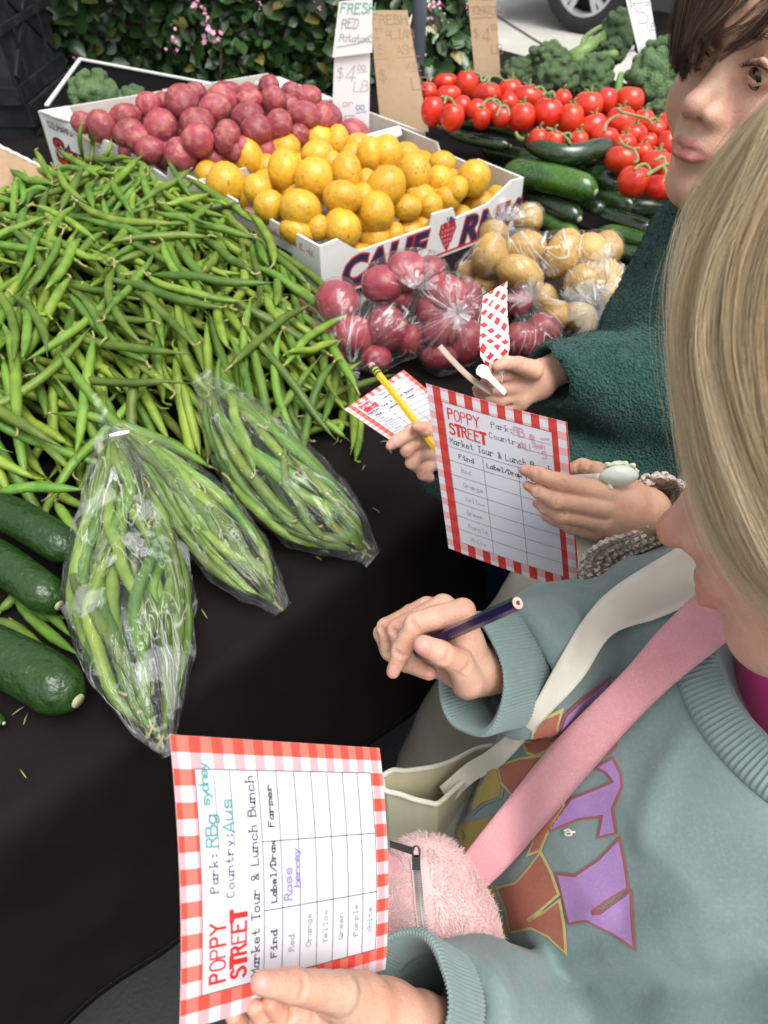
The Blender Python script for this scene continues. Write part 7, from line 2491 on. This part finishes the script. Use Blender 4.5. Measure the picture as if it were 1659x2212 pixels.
# ------------------------------------------------------------------ the girl with dark hair and the green knit
skB = Skin()
RB = head_basis((-.81, -.52, .22), (.22, .12, .96)); tB = camp((.2516, .3285, -.5386))
add_head(skB, RB, tB, .0019, red=.22)
bG = add_hand(skB, LL, fingers=[
    [(1200, 210, .640, 62), (1120, 205, .625, 50), (1060, 235, .618, 46), (1018, 262, .614, 40)],
    [(1220, 290, .645, 62), (1100, 300, .632, 50), (1010, 300, .625, 42), (960, 300, .622, 34)],
    [(1230, 350, .650, 60), (1110, 370, .640, 48), (1010, 350, .632, 40), (965, 330, .630, 32)],
    [(1240, 400, .655, 52), (1150, 420, .648, 42), (1080, 400, .642, 34)],
    [(1330, 180, .630, 68), (1230, 140, .618, 52), (1150, 130, .610, 44), (1095, 150, .606, 36)]],
    palm=[[(1220, 250, .645, 70), (1360, 210, .650, 92), (1480, 160, .655, 82)], [(1240, 360, .652, 66), (1370, 270, .655, 92), (1480, 180, .656, 82)], [(1480, 165, .655, 78), (1620, 160, .665, 85)]],
    red=[(1018, 260, .608, 50, .7), (950, 305, .62, 45, .5), (1110, 145, .605, 45, .3)], h=.0016)
bY = add_hand(skB, LL, fingers=[
    [(640, 575, .640, 60), (530, 585, .630, 50), (440, 640, .628, 42), (392, 675, .628, 34)],
    [(660, 640, .645, 58), (545, 650, .635, 48), (498, 705, .634, 42), (530, 740, .640, 36)],
    [(680, 710, .650, 56), (570, 735, .642, 46), (530, 785, .640, 40), (570, 820, .645, 34)],
    [(690, 780, .655, 52), (620, 820, .648, 44), (605, 860, .648, 38), (650, 880, .650, 34)],
    [(690, 600, .632, 52), (610, 560, .622, 44), (560, 545, .618, 36)]],
    palm=[[(640, 590, .645, 66), (740, 680, .655, 90)], [(690, 760, .655, 66), (750, 720, .660, 90)], [(740, 700, .658, 88), (900, 760, .680, 92)]],
    red=[(392, 675, .62, 50, .5), (510, 730, .63, 50, .35), (620, 560, .63, 50, .2)], h=.0016)
girlB = skB.build(MT['skin_face'], 'girl with dark brown fringe and freckles in a teal green knit, looking down')
nail(bY, LL, 388, 668, math.radians(140), 20, 24, girlB)

for s in (-1, 1):                                            # eyes
    c = np.array([s * .0262, -.002, -.0115])
    u, v = np.meshgrid(np.linspace(0, 2 * math.pi, 33)[:-1], np.linspace(.05, math.pi - .05, 18))
    S = np.stack([np.sin(v) * np.cos(u), np.sin(v) * np.sin(u), np.cos(v)], -1).reshape(-1, 3) * .0121
    Fq = np.array([(j * 32 + i, (j + 1) * 32 + i, (j + 1) * 32 + (i + 1) % 32, j * 32 + (i + 1) % 32) for j in range(17) for i in range(32)])
    e = obj('eye', (c + S) @ RB.T + tB, Fq, MT['eye_white'], girlB)
    g = norm([-.26, -.40, .88]); a = norm(np.cross(g, [0, 1, 0])); b = np.cross(g, a)
    V = [c + g * .0128]; n = 24
    for rr, z in ((.0030, .01275), (.0060, .0120), (.0080, .0102)):
        V += [c + g * z + (a * math.cos(t) + b * math.sin(t)) * rr for t in np.linspace(0, 2 * math.pi, n, endpoint=False)]
    Fs = [(0, 1 + i, 1 + (i + 1) % n) for i in range(n)] + [(1 + k * n + i, 1 + (k + 1) * n + i, 1 + (k + 1) * n + (i + 1) % n, 1 + k * n + (i + 1) % n) for k in range(2) for i in range(n)]
    obj('iris', np.array(V) @ RB.T + tB, Fs, MT['iris'], e)
    # lashes and brow
    ls = []
    for k in range(90):
        t = k / 89; x = s * (.0150 + .0235 * t)
        p0 = np.array([x, -.0022 + .0048 * math.sin(math.pi * (.10 + .82 * t)), .0030 - .0050 * t * t])
        d = norm([s * (t - .35) * .6, .15 + rng.normal(0, .1), .9])
        L = .0050 + .0035 * t
        ls.append([p0, p0 + d * L * .5 - [0, .0006, 0], p0 + d * L + [0, .0008, 0]])
    hair('eyelashes', np.array(ls) @ RB.T + tB, .00020, MT['hair_brown'], girlB, taper=.3)
    br = []
    for k in range(420):
        t = rng.uniform(); x = s * (.012 + .034 * t)
        p0 = np.array([x, .0170 + .004 * math.sin(t * 2.4) + rng.normal(0, .0016), .0085 - .020 * t * t])
        d = norm([s * .8, .25 - .5 * t + rng.normal(0, .15), .15 - .3 * t])
        br.append([p0, p0 + d * .003, p0 + d * .006 + [0, 0, -.0004]])
    hair('eyebrow', np.array(br) @ RB.T + tB, .00011, MT['hair_brown'], girlB, taper=.3)

MM = lambda px, py: (1371.5 + px * .22319, py * .22319)
gB = [[(520, -220, .575), (430, 150, .568), (392, 420, .563), (405, 640, .558)], [(600, -220, .558), (500, 200, .552), (450, 500, .548), (470, 690, .545)],
      [(720, -220, .545), (590, 220, .540), (520, 520, .537), (500, 670, .536)], [(860, -220, .535), (690, 200, .530), (590, 450, .527), (545, 590, .527)],
      [(1000, -220, .528), (830, 120, .522), (690, 340, .520), (590, 480, .521)]]
gBf = [[(1050, -220, .522), (900, 60, .516), (760, 220, .514), (640, 330, .515)], [(1350, -40, .505), (1150, 110, .508), (960, 240, .511), (800, 300, .514)],
       [(1400, 20, .502), (1180, 240, .508), (980, 420, .514), (745, 590, .519)], [(1400, 80, .502), (1200, 270, .508), (1000, 440, .513), (850, 520, .517)]]
gb = [np.array([P(*MM(x, y), d) for x, y, d in g]) for g in gB]; gbf = [[P(*MM(x, y), d) for x, y, d in g] for g in gBf]
S_, TN = [], []


def lock(g, n, spread, tip, tone, e=1.0):
    c0 = spline(g, 40)[:max(8, int(40 * e))]
    c0 = spline(c0, 14)
    ph = rng.uniform(0, 6); s1 = np.linspace(0, 1, 14)[:, None]
    c0 = c0 + np.sin(s1 * 4 + ph) * rng.normal(0, .0012, 3)
    for _ in range(n):
        o = rng.normal(0, spread, 3)
        S_.append(c0 + o * (1 - s1 * (1 - tip)) + rng.normal(0, .0003, 3) * s1 * 3)
        TN.append(np.clip(tone + rng.normal(0, .14), 0, 1))


for i in range(150):
    g = lerp_guides(gb, rng.uniform()) + rng.normal(0, .0028, 3) + TOC * rng.uniform(-.006, .002)
    lock(g, 44, .0022, .30, rng.beta(1.2, 2.2), rng.uniform(.84, 1.0))
for g, n, sp in zip(gbf, (16, 7, 15, 5), (.0050, .0045, .0030, .0030)):
    for i in range(n):
        lock(np.array(g) + rng.normal(0, sp, 3) * np.linspace(1.3, .5, len(g))[:, None], 12, .0009, .25, rng.beta(1.2, 2.2), rng.uniform(.8, 1.0))
hair('hair', np.array(S_), .00009, MT['hair_brown'], girlB, taper=.45, tone=np.array(TN))
V, Qd = sdf_mesh(lambda Q: smax(ell(Q, (0, .036, -.094), (.079, .094, .100)), -ell(Q, (0.012, -.035, .015), (.064, .082, .062)), .010), (-.1, -.08, -.21), (.1, .15, .03), .004)
obj('scalp_hair', V @ RB.T + tB, Qd, MT['brown_under'], girlB)

# knitted pullover: torso and two sleeves
cG = [P(1690, 560, .68), P(1560, 800, .78), P(1440, 1050, .90)]


def knit_fn(Q):
    F = chain(Q, cG, [.105, .125, .130], .03)
    F = smin(F, chain(Q, [P(1600, 560, .66), P(1440, 850, .70), P(1215, 808, .655)], [.075, .056, .036], .02), .012)
    F = smin(F, chain(Q, [P(1575, 560, .70), P(1480, 730, .725), P(1360, 890, .74)], [.080, .078, .068], .02), .02)
    F = smin(F, chain(Q, [P(1560, 780, .72), P(1330, 1010, .74), P(985, 1000, .690)], [.06, .052, .038], .02), .012)
    F = F + .004 * wob(Q, 22, 21) + .0022 * wob(Q, 55, 22)
    F = smax(F, -rcone(Q, P(1205, 808, .652), P(1150, 825, .64), .024, .026), .003)
    return F


V, Qd = sdf_mesh(knit_fn, np.min([P(950, 1000, .64), P(1440, 1200, .95), P(1700, 500, .6)], 0) - .12, np.max([P(950, 1000, .64), P(1440, 1050, .95), P(1750, 500, .7)], 0) + .12, .0055)
V = relax(V, Qd, 1)
obj('knit_pullover', V, Qd, MT['green_knit'], girlB)
# loops of fuzzy yarn standing off the knit
tri = Qd[rng.integers(len(Qd), size=26000)]; w4 = rng.dirichlet((1, 1, 1, 1), 26000)
pt = (V[tri] * w4[..., None]).sum(1); nn = np.cross(V[tri[:, 1]] - V[tri[:, 0]], V[tri[:, 3]] - V[tri[:, 0]]); nn /= np.linalg.norm(nn, axis=1)[:, None] + 1e-12
kp = ((CAMP - pt) * nn).sum(1) > -.05
if kp.mean() < .35: nn = -nn; kp = ((CAMP - pt) * nn).sum(1) > -.05
pt, nn = pt[kp], nn[kp]
dr = nn * .8 + rng.normal(0, .6, nn.shape); dr /= np.linalg.norm(dr, axis=1)[:, None]
Ly = rng.uniform(.0008, .0020, len(pt))[:, None]
hair('yarn_fuzz', np.stack([pt, pt + nn * Ly * .6, pt + dr * Ly, pt + dr * Ly * .9 + rng.normal(0, .001, pt.shape)], 1), .00030, hair_mat('yarn', [(0, (.014, .048, .041)), (1, (.034, .095, .082))], .9), girlB, taper=.6)
for i_, (hp_, ft_) in enumerate((((1350, 1080, .90), (1075, 1470)), ((1250, 1050, .94), (985, 1420)))):
    ft = PZ(*ft_, .05)
    leg('trouser_leg', P(*hp_), ft, .075, .05, MT['navy_denim'], girlB); shoe(ft * [1, 1, 0], (-.8, .3, 0), girlB)


# ------------------------------------------------------------------ the child between them, seen by hand and cuff
skC = Skin()
RC = head_basis((-.90, .10, -.25), (-.05, .2, .97)); tC = P(1690, 800, .60)
add_head(skC, RC, tC + np.array([.02, .06, .0]), .004)
bC = add_hand(skC, KK, fingers=[
    [(900, 575, .535, 120), (490, 475, .520, 86), (290, 405, .524, 72), (158, 358, .530, 52)],
    [(880, 700, .535, 112), (450, 640, .522, 82), (285, 560, .526, 66), (180, 505, .532, 46)],
    [(860, 830, .542, 105), (500, 780, .530, 78), (350, 710, .534, 60), (262, 668, .540, 42)],
    [(830, 930, .555, 95), (590, 880, .548, 74), (430, 820, .552, 56), (350, 790, .556, 42)],
    [(1020, 520, .560, 115), (820, 370, .590, 90), (690, 330, .600, 82), (590, 350, .604, 64)]],
    palm=[[(890, 600, .540, 130), (1100, 640, .548, 190), (1290, 720, .556, 180)], [(850, 850, .55, 120), (1060, 830, .556, 190), (1280, 760, .56, 180)], [(860, 720, .545, 130), (1080, 730, .546, 200)], [(1280, 745, .558, 182), (1480, 860, .580, 185)]],
    red=[(165, 365, .525, 70, .45), (185, 510, .528, 60, .45), (265, 670, .535, 50, .4), (940, 690, .52, 14, 1.0), (680, 340, .59, 90, .3), (480, 520, .515, 60, .2)],
    crease=[[(470, 395, .5125, 4), (455, 450, .511, 5), (440, 520, .5125, 4)]])
girlC = skC.build(MT['skin_tan'], 'child in cream crochet sleeves holding the middle card and a spoon, mostly hidden')
nail(bC, KK, 142, 352, math.radians(198), 40, 38, girlC)
nail(bC, KK, 168, 503, math.radians(205), 36, 34, girlC)
V, Qd = sdf_mesh(lambda Q: ell(Q, (0, .036, -.094), (.080, .096, .100)), (-.1, -.08, -.21), (.1, .15, .03), .006)
obj('scalp_hair', V @ RC.T + tC + np.array([.02, .06, .0]), Qd, MT['brown_under'], girlC)


def crochet_fn(Q):
    F = chain(Q, [P(1680, 1120, .68), P(1600, 1350, .82)], [.095, .11], .03)
    S = chain(Q, [P(1420, 1135, .566), P(1500, 1190, .600), P(1620, 1180, .66)], [.040, .042, .055], .02)
    S = smax(S, -chain(Q, [P(1340, 1090, .54), P(1440, 1145, .572)], [.036, .031], .01), .004)
    return smin(F, S, .02) + .0018 * wob(Q, 120, 31)


V, Qd = sdf_mesh(crochet_fn, np.min([P(1360, 1050, .52), P(1600, 1450, .95)], 0) - .1, np.max([P(1360, 1000, .52), P(1750, 1000, .8), P(1600, 1350, .8)], 0) + .1, .005)
obj('crochet_cardigan', relax(V, Qd, 1), Qd, MT['crochet'], girlC)
# the flared cuff: a band of looped yarn with scallops on its edge
ring = np.array([P(x, y, d) for x, y, d in [(1392, 1046, .570), (1432, 1040, .580), (1456, 1070, .580), (1430, 1118, .560), (1370, 1150, .545), (1310, 1172, .545), (1270, 1205, .552), (1272, 1262, .565), (1310, 1290, .590), (1400, 1240, .60), (1420, 1120, .600)]])
rg = spline(np.vstack([ring, ring[:1]]), 220)
rin = spline(np.vstack([ring, ring[:1]]), 220)
cc = ring.mean(0)
mb = MB()
for k in range(5):
    c = rg + (P(1480, 1190, .61) - P(1330, 1120, .55)) * (.10 * k) + (cc - rg) * .02 * k
    c = c + np.stack([.0012 * np.sin(np.arange(220) * 1.1 + k * 1.6)] * 3, 1) * np.array([1, .6, 1])
    mb.add(*tube(c, .0030 + .0007 * np.sin(np.arange(220) * 1.1 + k), 7, cap=False), 0)
cuff_o = mb.build('crochet_cuff', MT['crochet'], girlC); cuff_o['kind'] = 'stuff'
mb = MB()
T_, N_, B_ = frames(rg)
for i in range(0, 218, 9):
    c = rg[i]; o = norm(c - cc)
    pts = [c + T_[i] * .0045 * math.cos(t) + o * .0048 * (math.sin(t) + .5) for t in np.linspace(-.6, 3.74, 9)]
    mb.add(*tube(pts, .0018, 6))
sc_ = mb.build('scallop_edge', MT['crochet'], girlC); sc_['kind'] = 'stuff'
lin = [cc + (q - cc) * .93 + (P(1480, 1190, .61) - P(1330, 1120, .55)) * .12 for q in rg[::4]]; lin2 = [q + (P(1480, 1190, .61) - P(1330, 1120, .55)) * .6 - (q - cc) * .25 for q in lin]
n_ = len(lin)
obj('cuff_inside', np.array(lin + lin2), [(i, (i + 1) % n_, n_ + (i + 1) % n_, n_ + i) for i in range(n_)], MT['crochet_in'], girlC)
for hp_, ft_ in (((1290, 1260, .74), (905, 1730)), ((1420, 1330, .80), (1090, 1800))):
    ft = PZ(*ft_, .05)
    leg('trouser_leg', P(*hp_), ft, .075, .062, MT['beige_canvas'], girlC); shoe(ft * [1, 1, 0], (-.8, .2, 0), girlC)


# ------------------------------------------------------------------ cards, pencils, spoon, checked strip
def make_card(q, ds, mat, label, bend=0.0, nx=16, ny=20):
    """q: own top-left, top-right, bottom-right, bottom-left in the photo with depths"""
    C = [P(x, y, d) for (x, y), d in zip(q, ds)]
    W = .5 * (np.linalg.norm(C[1] - C[0]) + np.linalg.norm(C[2] - C[3])); Hh = .5 * (np.linalg.norm(C[3] - C[0]) + np.linalg.norm(C[2] - C[1]))
    nrm = norm(np.cross(C[2] - C[0], C[1] - C[3]))
    if nrm @ (CAMP - C[0]) < 0: nrm = -nrm
    def f(s, t, l=0.0):                                  # s from own left, t from own bottom, both 0..1
        p = (C[0] * (1 - s) + C[1] * s) * t + (C[3] * (1 - s) + C[2] * s) * (1 - t)
        return p + nrm * (l + bend * (4 * s * (1 - s)))
    V = [f(i / nx, j / ny) for j in range(ny + 1) for i in range(nx + 1)]
    n = len(V)
    V += [v - nrm * .0003 for v in V]
    Fs = [(j * (nx + 1) + i, j * (nx + 1) + i + 1, (j + 1) * (nx + 1) + i + 1, (j + 1) * (nx + 1) + i) for j in range(ny) for i in range(nx)]
    Fs += [tuple(n + k for k in f_[::-1]) for f_ in Fs]
    o = obj('activity_card', V, Fs, [mat, MT['card_back']], mi=[0] * (nx * ny) + [1] * (nx * ny))
    uv = o.data.uv_layers.new(name='UVMap')
    for lp in o.data.loops:
        k = lp.vertex_index % n
        uv.data[lp.index].uv = ((k % (nx + 1)) / nx, (k // (nx + 1)) / ny)
    tag(o, label, 'card')
    g = lambda s, t, l=0.0: f(s / W, t / Hh, l)          # metres
    return o, g, W, Hh


def card_print(o, g, W, Hh, pen, names=True, m=(.11, .076), wl=.92, hand=None):
    X0, X1 = m[0] * W, (1 - m[0]) * W; Y0, Y1 = m[1] * Hh, (1 - m[1]) * Hh
    w, h = X1 - X0, Y1 - Y0
    i_ = Ink(g)
    ty = Y0 + h * .700                                    # top of the table of rows
    rows = [ty, ty - h * .098] + [ty - h * .098 - (h * .602) * k / 6 for k in range(1, 7)]
    for a in ([(X0, Y0), (X1, Y0)], [(X0, Y1), (X1, Y1)], [(X0, Y0), (X0, Y1)], [(X1, Y0), (X1, Y1)]): i_.line(a, .00035 * wl)
    for y in rows[:-1]: i_.line([(X0, y), (X1, y)], .00034 * wl)
    for s in (.335, .665): i_.line([(X0 + w * s, Y0), (X0 + w * s, ty)], .00034 * wl)
    i_.text('Market Tour & Lunch Bunch', X0 + w * .03, ty + h * .026, h * .040, .00055 * wl, 0, adv=.86, sx=w * .94 / (25 * .86 * h * .040) * 1.05, serif=True)
    i_.text('Find', X0 + w * .10, rows[1] + h * .032, h * .030, .00062 * wl, 0, adv=.86, sx=1.1, serif=True)
    i_.text('Label/Draw', X0 + w * .370, rows[1] + h * .032, h * .030, .00062 * wl, 0, adv=.82, sx=.98, serif=True)
    i_.text('Farmer', X0 + w * .735, rows[1] + h * .032, h * .030, .00062 * wl, 0, adv=.84, sx=1.1, serif=True)
    i_.text('Park:', X0 + w * .455, Y1 - h * .075, h * .036, .00042 * wl, 0, adv=.86, serif=True)
    i_.text('Country:', X0 + w * .425, Y1 - h * .150, h * .036, .00042 * wl, 0, adv=.86, serif=True)
    i_.line([(X0 + w * .64, Y1 - h * .085), (X1 - w * .02, Y1 - h * .085)], .0003 * wl); i_.line([(X0 + w * .67, Y1 - h * .160), (X1 - w * .0, Y1 - h * .160)], .0003 * wl)
    for k, nm in enumerate(('Red', 'Orange', 'Yellow', 'Green', 'Purple', 'White')):
        i_.text(nm, X0 + w * .11, (rows[k + 1] + rows[k + 2]) / 2 - h * .014, h * .028, .00032 * wl, 1, adv=.86, serif=True)
    b1, b2, b3 = .0009 * wl, .0017 * wl, .0026 * wl
    i_.text('POPPY', X0 + w * .045, Y1 - h * .105, h * .070, b1, 2, adv=.80, sx=.80, widths=[b1 * 1.5, b1, b1 * .9, b1 * 1.3, b1 * 1.3])
    i_.text('STREET', X0 + w * .045, Y1 - h * .205, h * .070, b2, 2, adv=.86, sx=.72, widths=[b2 * 1.0, b3, b2 * .9, b1, b2 * .8, b3])
    i_.build('printed_text', [MT['ink_black'], MT['ink_grey'], MT['ink_red']], o)
    if hand:
        j_ = Ink(lambda s, t, l=0.0: g(s, t, l + .0002))
        hand(j_, X0, Y0, X1, Y1, w, h, rows)
        j_.build('handwriting', pen, o)


cd, g, W, Hh = make_card([(388, 2230), (367, 1587), (820, 1616), (833, 2094)], (.284, .282, .381, .383), MT['card_near'], 'nearest checked activity card, held flat with turquoise and violet handwriting', bend=.0035)


def near_hand(j, X0, Y0, X1, Y1, w, h, rows):
    j.text('RBg', X0 + w * .66, Y1 - h * .078, h * .052, .00062, 0, adv=.80, sx=1.0, jit=.07).text('sydney', X0 + w * .845, Y1 - h * .055, h * .042, .00058, 0, adv=.66, sx=.9, jit=.06)
    j.text('Aus', X0 + w * .72, Y1 - h * .158, h * .054, .00062, 0, adv=.82, jit=.07)
    j.text('Rass', X0 + w * .37, rows[1] - h * .054, h * .044, .0006, 1, adv=.76, jit=.08).text('berrey', X0 + w * .43, rows[1] - h * .100, h * .038, .0006, 1, adv=.68, jit=.07)


card_print(cd, g, W, Hh, [MT['pen_teal'], MT['pen_violet']], hand=near_hand)
cd, g, W, Hh = make_card([(920, 828), (1225, 912), (1253, 1281), (969, 1184)], (.561, .532, .580, .610), MT['card_mid'], 'upright checked activity card in the middle, with pink handwriting', bend=.0025)


def mid_hand(j, X0, Y0, X1, Y1, w, h, rows):
    j.text('RBJs', X0 + w * .66, Y1 - h * .080, h * .052, .0007, 0, adv=.66, jit=.06).text('Sydn', X0 + w * .82, Y1 - h * .124, h * .034, .0006, 0, adv=.60, jit=.05)
    j.text('AU', X0 + w * .70, Y1 - h * .160, h * .045, .0007, 0, adv=.85, jit=.05).text('S', X0 + w * .90, Y1 - h * .185, h * .045, .0006, 0)
    j.line([(X0 + w * .9, Y1 - h * .06), (X0 + w * .97, Y1 - h * .05)], .001)


card_print(cd, g, W, Hh, [MT['pen_pink']], m=(.11, .076), hand=mid_hand, wl=.85)
cd, g, W, Hh = make_card([(744, 884), (872, 799), (1000, 905), (860, 962)], (.720, .755, .735, .690), MT['card_near'], 'farthest checked activity card, lying behind the yellow pencil')
card_print(cd, g, W, Hh, [MT['pen_grey']], wl=1.0, hand=lambda j, X0, Y0, X1, Y1, w, h, rows: j.text('RBg', X0 + w * .66, Y1 - h * .08, h * .05, .001, 0, adv=.8).text('Aus', X0 + w * .7, Y1 - h * .16, h * .05, .001, 0, adv=.8))


def hexpencil(a, b, r, name, mat, label):
    o = obj(name, *tube([a, a + (b - a) * .5, b], r, 6), mat, smooth=False)
    return tag(o, label, 'pencil')


a, b = P(*HH(1408, 277), .362), P(*HH(600, 640), .432)
d = norm(b - a)
pc = hexpencil(a, a + d * .115, .0036, 'pencil', MT['pencil_blue'], 'dark blue colouring pencil in the right hand of the blonde girl')
obj('wood_end', *tube([a - d * .0002, a - d * .0005], .0031, 24), MT['wood_raw'], pc, smooth=False)
obj('lead', *tube([a - d * .0005, a - d * .0009], .00115, 16), MT['lead_blue'], pc, smooth=False)
fx = norm(np.cross(d, CAMP - a)); nz_ = norm(CAMP - (a + d * .07) - d * ((CAMP - (a + d * .07)) @ d))
obj('point', *tube([a + d * .115, a + d * .128], [.0034, .0006], 12), MT['wood_raw'], pc)
nf = norm(nz_ * .7 + UPC * -.5)
nf = norm(nf - d * (nf @ d))
Ink(plane_frame(a + d * .0665 + nf * .0037, -d, np.cross(nf, -d), nf)).text('Crayon', 0.0, -.001, .0028, .00028, 0, adv=.72, slant=.2).build('printed_text', [MT['gold_ink']], pc) if False else None

a, b = P(*LL(272, 148), .690), P(*LL(580, 545), .636)
d = norm(b - a)
yp = hexpencil(a + d * .016, a + d * .17, .0036, 'pencil', MT['pencil_yellow'], 'yellow pencil with green banded end above the farthest card')
for k, (s0, s1, mt, rr) in enumerate(((0.004, .008, 'ferrule_green', .0037), (.008, .0095, 'pencil_yellow', .0038), (.0095, .0125, 'ferrule_green', .0037), (.0125, .0138, 'pencil_yellow', .0038), (.0138, .016, 'ferrule_green', .0037))):
    obj('ferrule_band', *tube([a + d * s0, a + d * s1], rr, 16), MT[mt], yp, smooth=False)
obj('eraser', *tube([a - d * .002, a - d * .001, a + d * .004], [.0026, .0033, .0033], 14), MT['eraser'], yp)

# white plastic spoon with pale green dip, held behind the middle card
a, b = P(*KK(560, 462), .590), P(*KK(870, 452), .540)
sp = tag(obj('plastic_spoon', *tube(spline([a, (a + b) / 2, b], 8), np.stack([np.full(8, .0050), np.full(8, .0014)], 1), 12, N=UPC), MT['white_plastic']), 'white plastic spoon pinched behind the middle card', 'spoon')
bc = P(*KK(1045, 415), .524); kx = depth(bc) / FPX * KK.k
ux, uy, uz = XC, UPC, TOC
uy = norm(UPC * .9 + TOC * .35); uz = np.cross(ux, uy)
V = []; Fs = []; nu, nv = 32, 8
for lay, off in ((0, 0), (1, -.0012)):
    for j in range(nv + 1):
        rr = j / nv
        for i in range(nu):
            t = 2 * math.pi * i / nu
            e = 1 - .10 * math.cos(t) if math.cos(t) < 0 else 1
            V.append(bc + ux * 178 * kx * rr * math.cos(t) * (1 - .10 * abs(math.sin(t))) + uy * 104 * kx * rr * math.sin(t) + uz * (62 * kx * (1 - rr ** 2) * (1) + off))
for lay in range(2):
    o_ = lay * (nv + 1) * nu
    for j in range(nv):
        for i in range(nu): Fs.append((o_ + j * nu + i, o_ + j * nu + (i + 1) % nu, o_ + (j + 1) * nu + (i + 1) % nu, o_ + (j + 1) * nu + i))
for i in range(nu): Fs.append((nv * nu + i, nv * nu + (i + 1) % nu, (nv + 1) * nu + nv * nu + (i + 1) % nu, (nv + 1) * nu + nv * nu + i))
obj('spoon_bowl', V, Fs, MT['spoon_milky'], sp)
obj('spoon_neck', *tube(spline([b, P(*KK(900, 440), .533), P(*KK(960, 425), .526)], 6), np.stack([np.linspace(.005, .009, 6), np.linspace(.0016, .002, 6)], 1), 12, N=UPC), MT['white_plastic'], sp)


def dip_fn(Q):
    F = None
    for x, y, d, r in [(930, 325, .548, 34), (1010, 320, .548, 40), (1090, 318, .548, 38), (1165, 335, .550, 36), (1195, 375, .552, 28), (1060, 330, .556, 50), (915, 350, .552, 22), (1225, 455, .553, 14), (1120, 505, .545, 8), (990, 385, .5335, 9)]:
        f = ball(Q, P(*KK(x, y - 14 if y < 400 else y), d - .0205), r * kx * 1.02)
        F = f if F is None else smin(F, f, .002)
    return F + .0007 * wob(Q, 500, 9) + .0005 * wob(Q, 900, 10)


V, Qd = sdf_mesh(dip_fn, P(*KK(1060, 400), .528) - .024, P(*KK(1060, 400), .526) + .024, .0009)
tag(obj('green_dip', V, Qd, MT['dip']), 'pale green herb dip sticking to the white spoon', 'dip')

# folded red and white checked paper strip, wooden stick and a second spoon in the far hand
ck = [P(*S5(1385, 300), .60), P(*S5(1562, 198), .605), P(*S5(1582, 660), .612), P(*S5(1522, 945), .620), P(*S5(1480, 900), .615), P(*S5(1370, 742), .608)]
def strip_sheet(rows, name, parent=None):
    n = len(rows); m = 2
    V = [p for r in rows for p in r]; k = len(V)
    vv = norm(CAMP - V[0])
    V = V + [p - vv * .0012 for p in V]
    Fs = [(i * 2, i * 2 + 1, i * 2 + 3, i * 2 + 2) for i in range(n - 1)]
    Fs += [tuple(k + q for q in f[::-1]) for f in Fs] + [(i * 2, i * 2 + 2, k + i * 2 + 2, k + i * 2) for i in range(n - 1)] + [(i * 2 + 1, k + i * 2 + 1, k + i * 2 + 3, i * 2 + 3) for i in range(n - 1)]
    Fs += [(0, k, k + 1, 1), (k - 2, k - 1, 2 * k - 1, 2 * k - 2)]
    o = obj(name, V, Fs, MT['checked_paper'], parent, smooth=False)
    uv = o.data.uv_layers.new(name='UVMap')
    ln = [0]
    for i in range(1, n): ln.append(ln[-1] + np.linalg.norm((rows[i][0] + rows[i][1]) / 2 - (rows[i - 1][0] + rows[i - 1][1]) / 2))
    W = np.linalg.norm(rows[0][1] - rows[0][0])
    for lp in o.data.loops:
        v = lp.vertex_index % k
        uv.data[lp.index].uv = (v % 2 * W * 22, ln[v // 2] * 22)
    return o
q5 = lambda x, y, d: P(*S5(x, y), d)
ps = strip_sheet([(q5(1388, 305, .612), q5(1562, 196, .612)), (q5(1372, 480, .606), q5(1562, 400, .608)), (q5(1362, 640, .603), q5(1580, 655, .606)), (q5(1368, 745, .604), q5(1578, 690, .606)), (q5(1420, 830, .612), q5(1550, 800, .612)), (q5(1470, 905, .620), q5(1524, 940, .620))], 'checked_paper')
tag(ps, 'folded red and white checked paper sleeve in the far hand', 'paper sleeve')
strip_sheet([(q5(1376, 480, .6095), q5(1392, 308, .6150)), (q5(1346, 500, .622), q5(1372, 330, .628))], 'folded_edge', ps)
tag(obj('wooden_stick', *tube(spline([q5(1070, 668, .60), q5(1180, 790, .602), q5(1300, 905, .606), q5(1450, 1010, .612)], 20), np.stack([np.full(20, .0036), np.full(20, .0012)], 1), 8), MT['wood_stick']), 'thin grey wooden stick poking out of the far hand', 'stick')
s2 = tag(obj('plastic_spoon', *tube(spline([q5(1345, 825, .600), q5(1400, 862, .600), q5(1470, 935, .602), q5(1545, 1010, .606)], 18), np.stack([np.interp(np.linspace(0, 1, 18), [0, .1, .35, .5, 1], [.003, .008, .008, .004, .0035]), np.full(18, .0016)], 1), 12), MT['white_plastic']), 'second white plastic spoon under the checked paper sleeve', 'spoon')
# ------------------------------------------------------------------ each mesh thing gets its origin at its own base
for o in [o for o in SC.objects if o.type == 'MESH' and o.parent is None]:
    if o.matrix_basis != Matrix.Identity(4) or o.data.users > 1: continue
    co = np.empty(len(o.data.vertices) * 3, np.float32); o.data.vertices.foreach_get('co', co); co = co.reshape(-1, 3)
    c = Vector(((co[:, 0].min() + co[:, 0].max()) / 2, (co[:, 1].min() + co[:, 1].max()) / 2, float(co[:, 2].min())))
    o.data.transform(Matrix.Translation(-c))
    o.location = c
    for ch in o.children:
        ch.matrix_parent_inverse = Matrix.Translation(-c) @ ch.matrix_parent_inverse
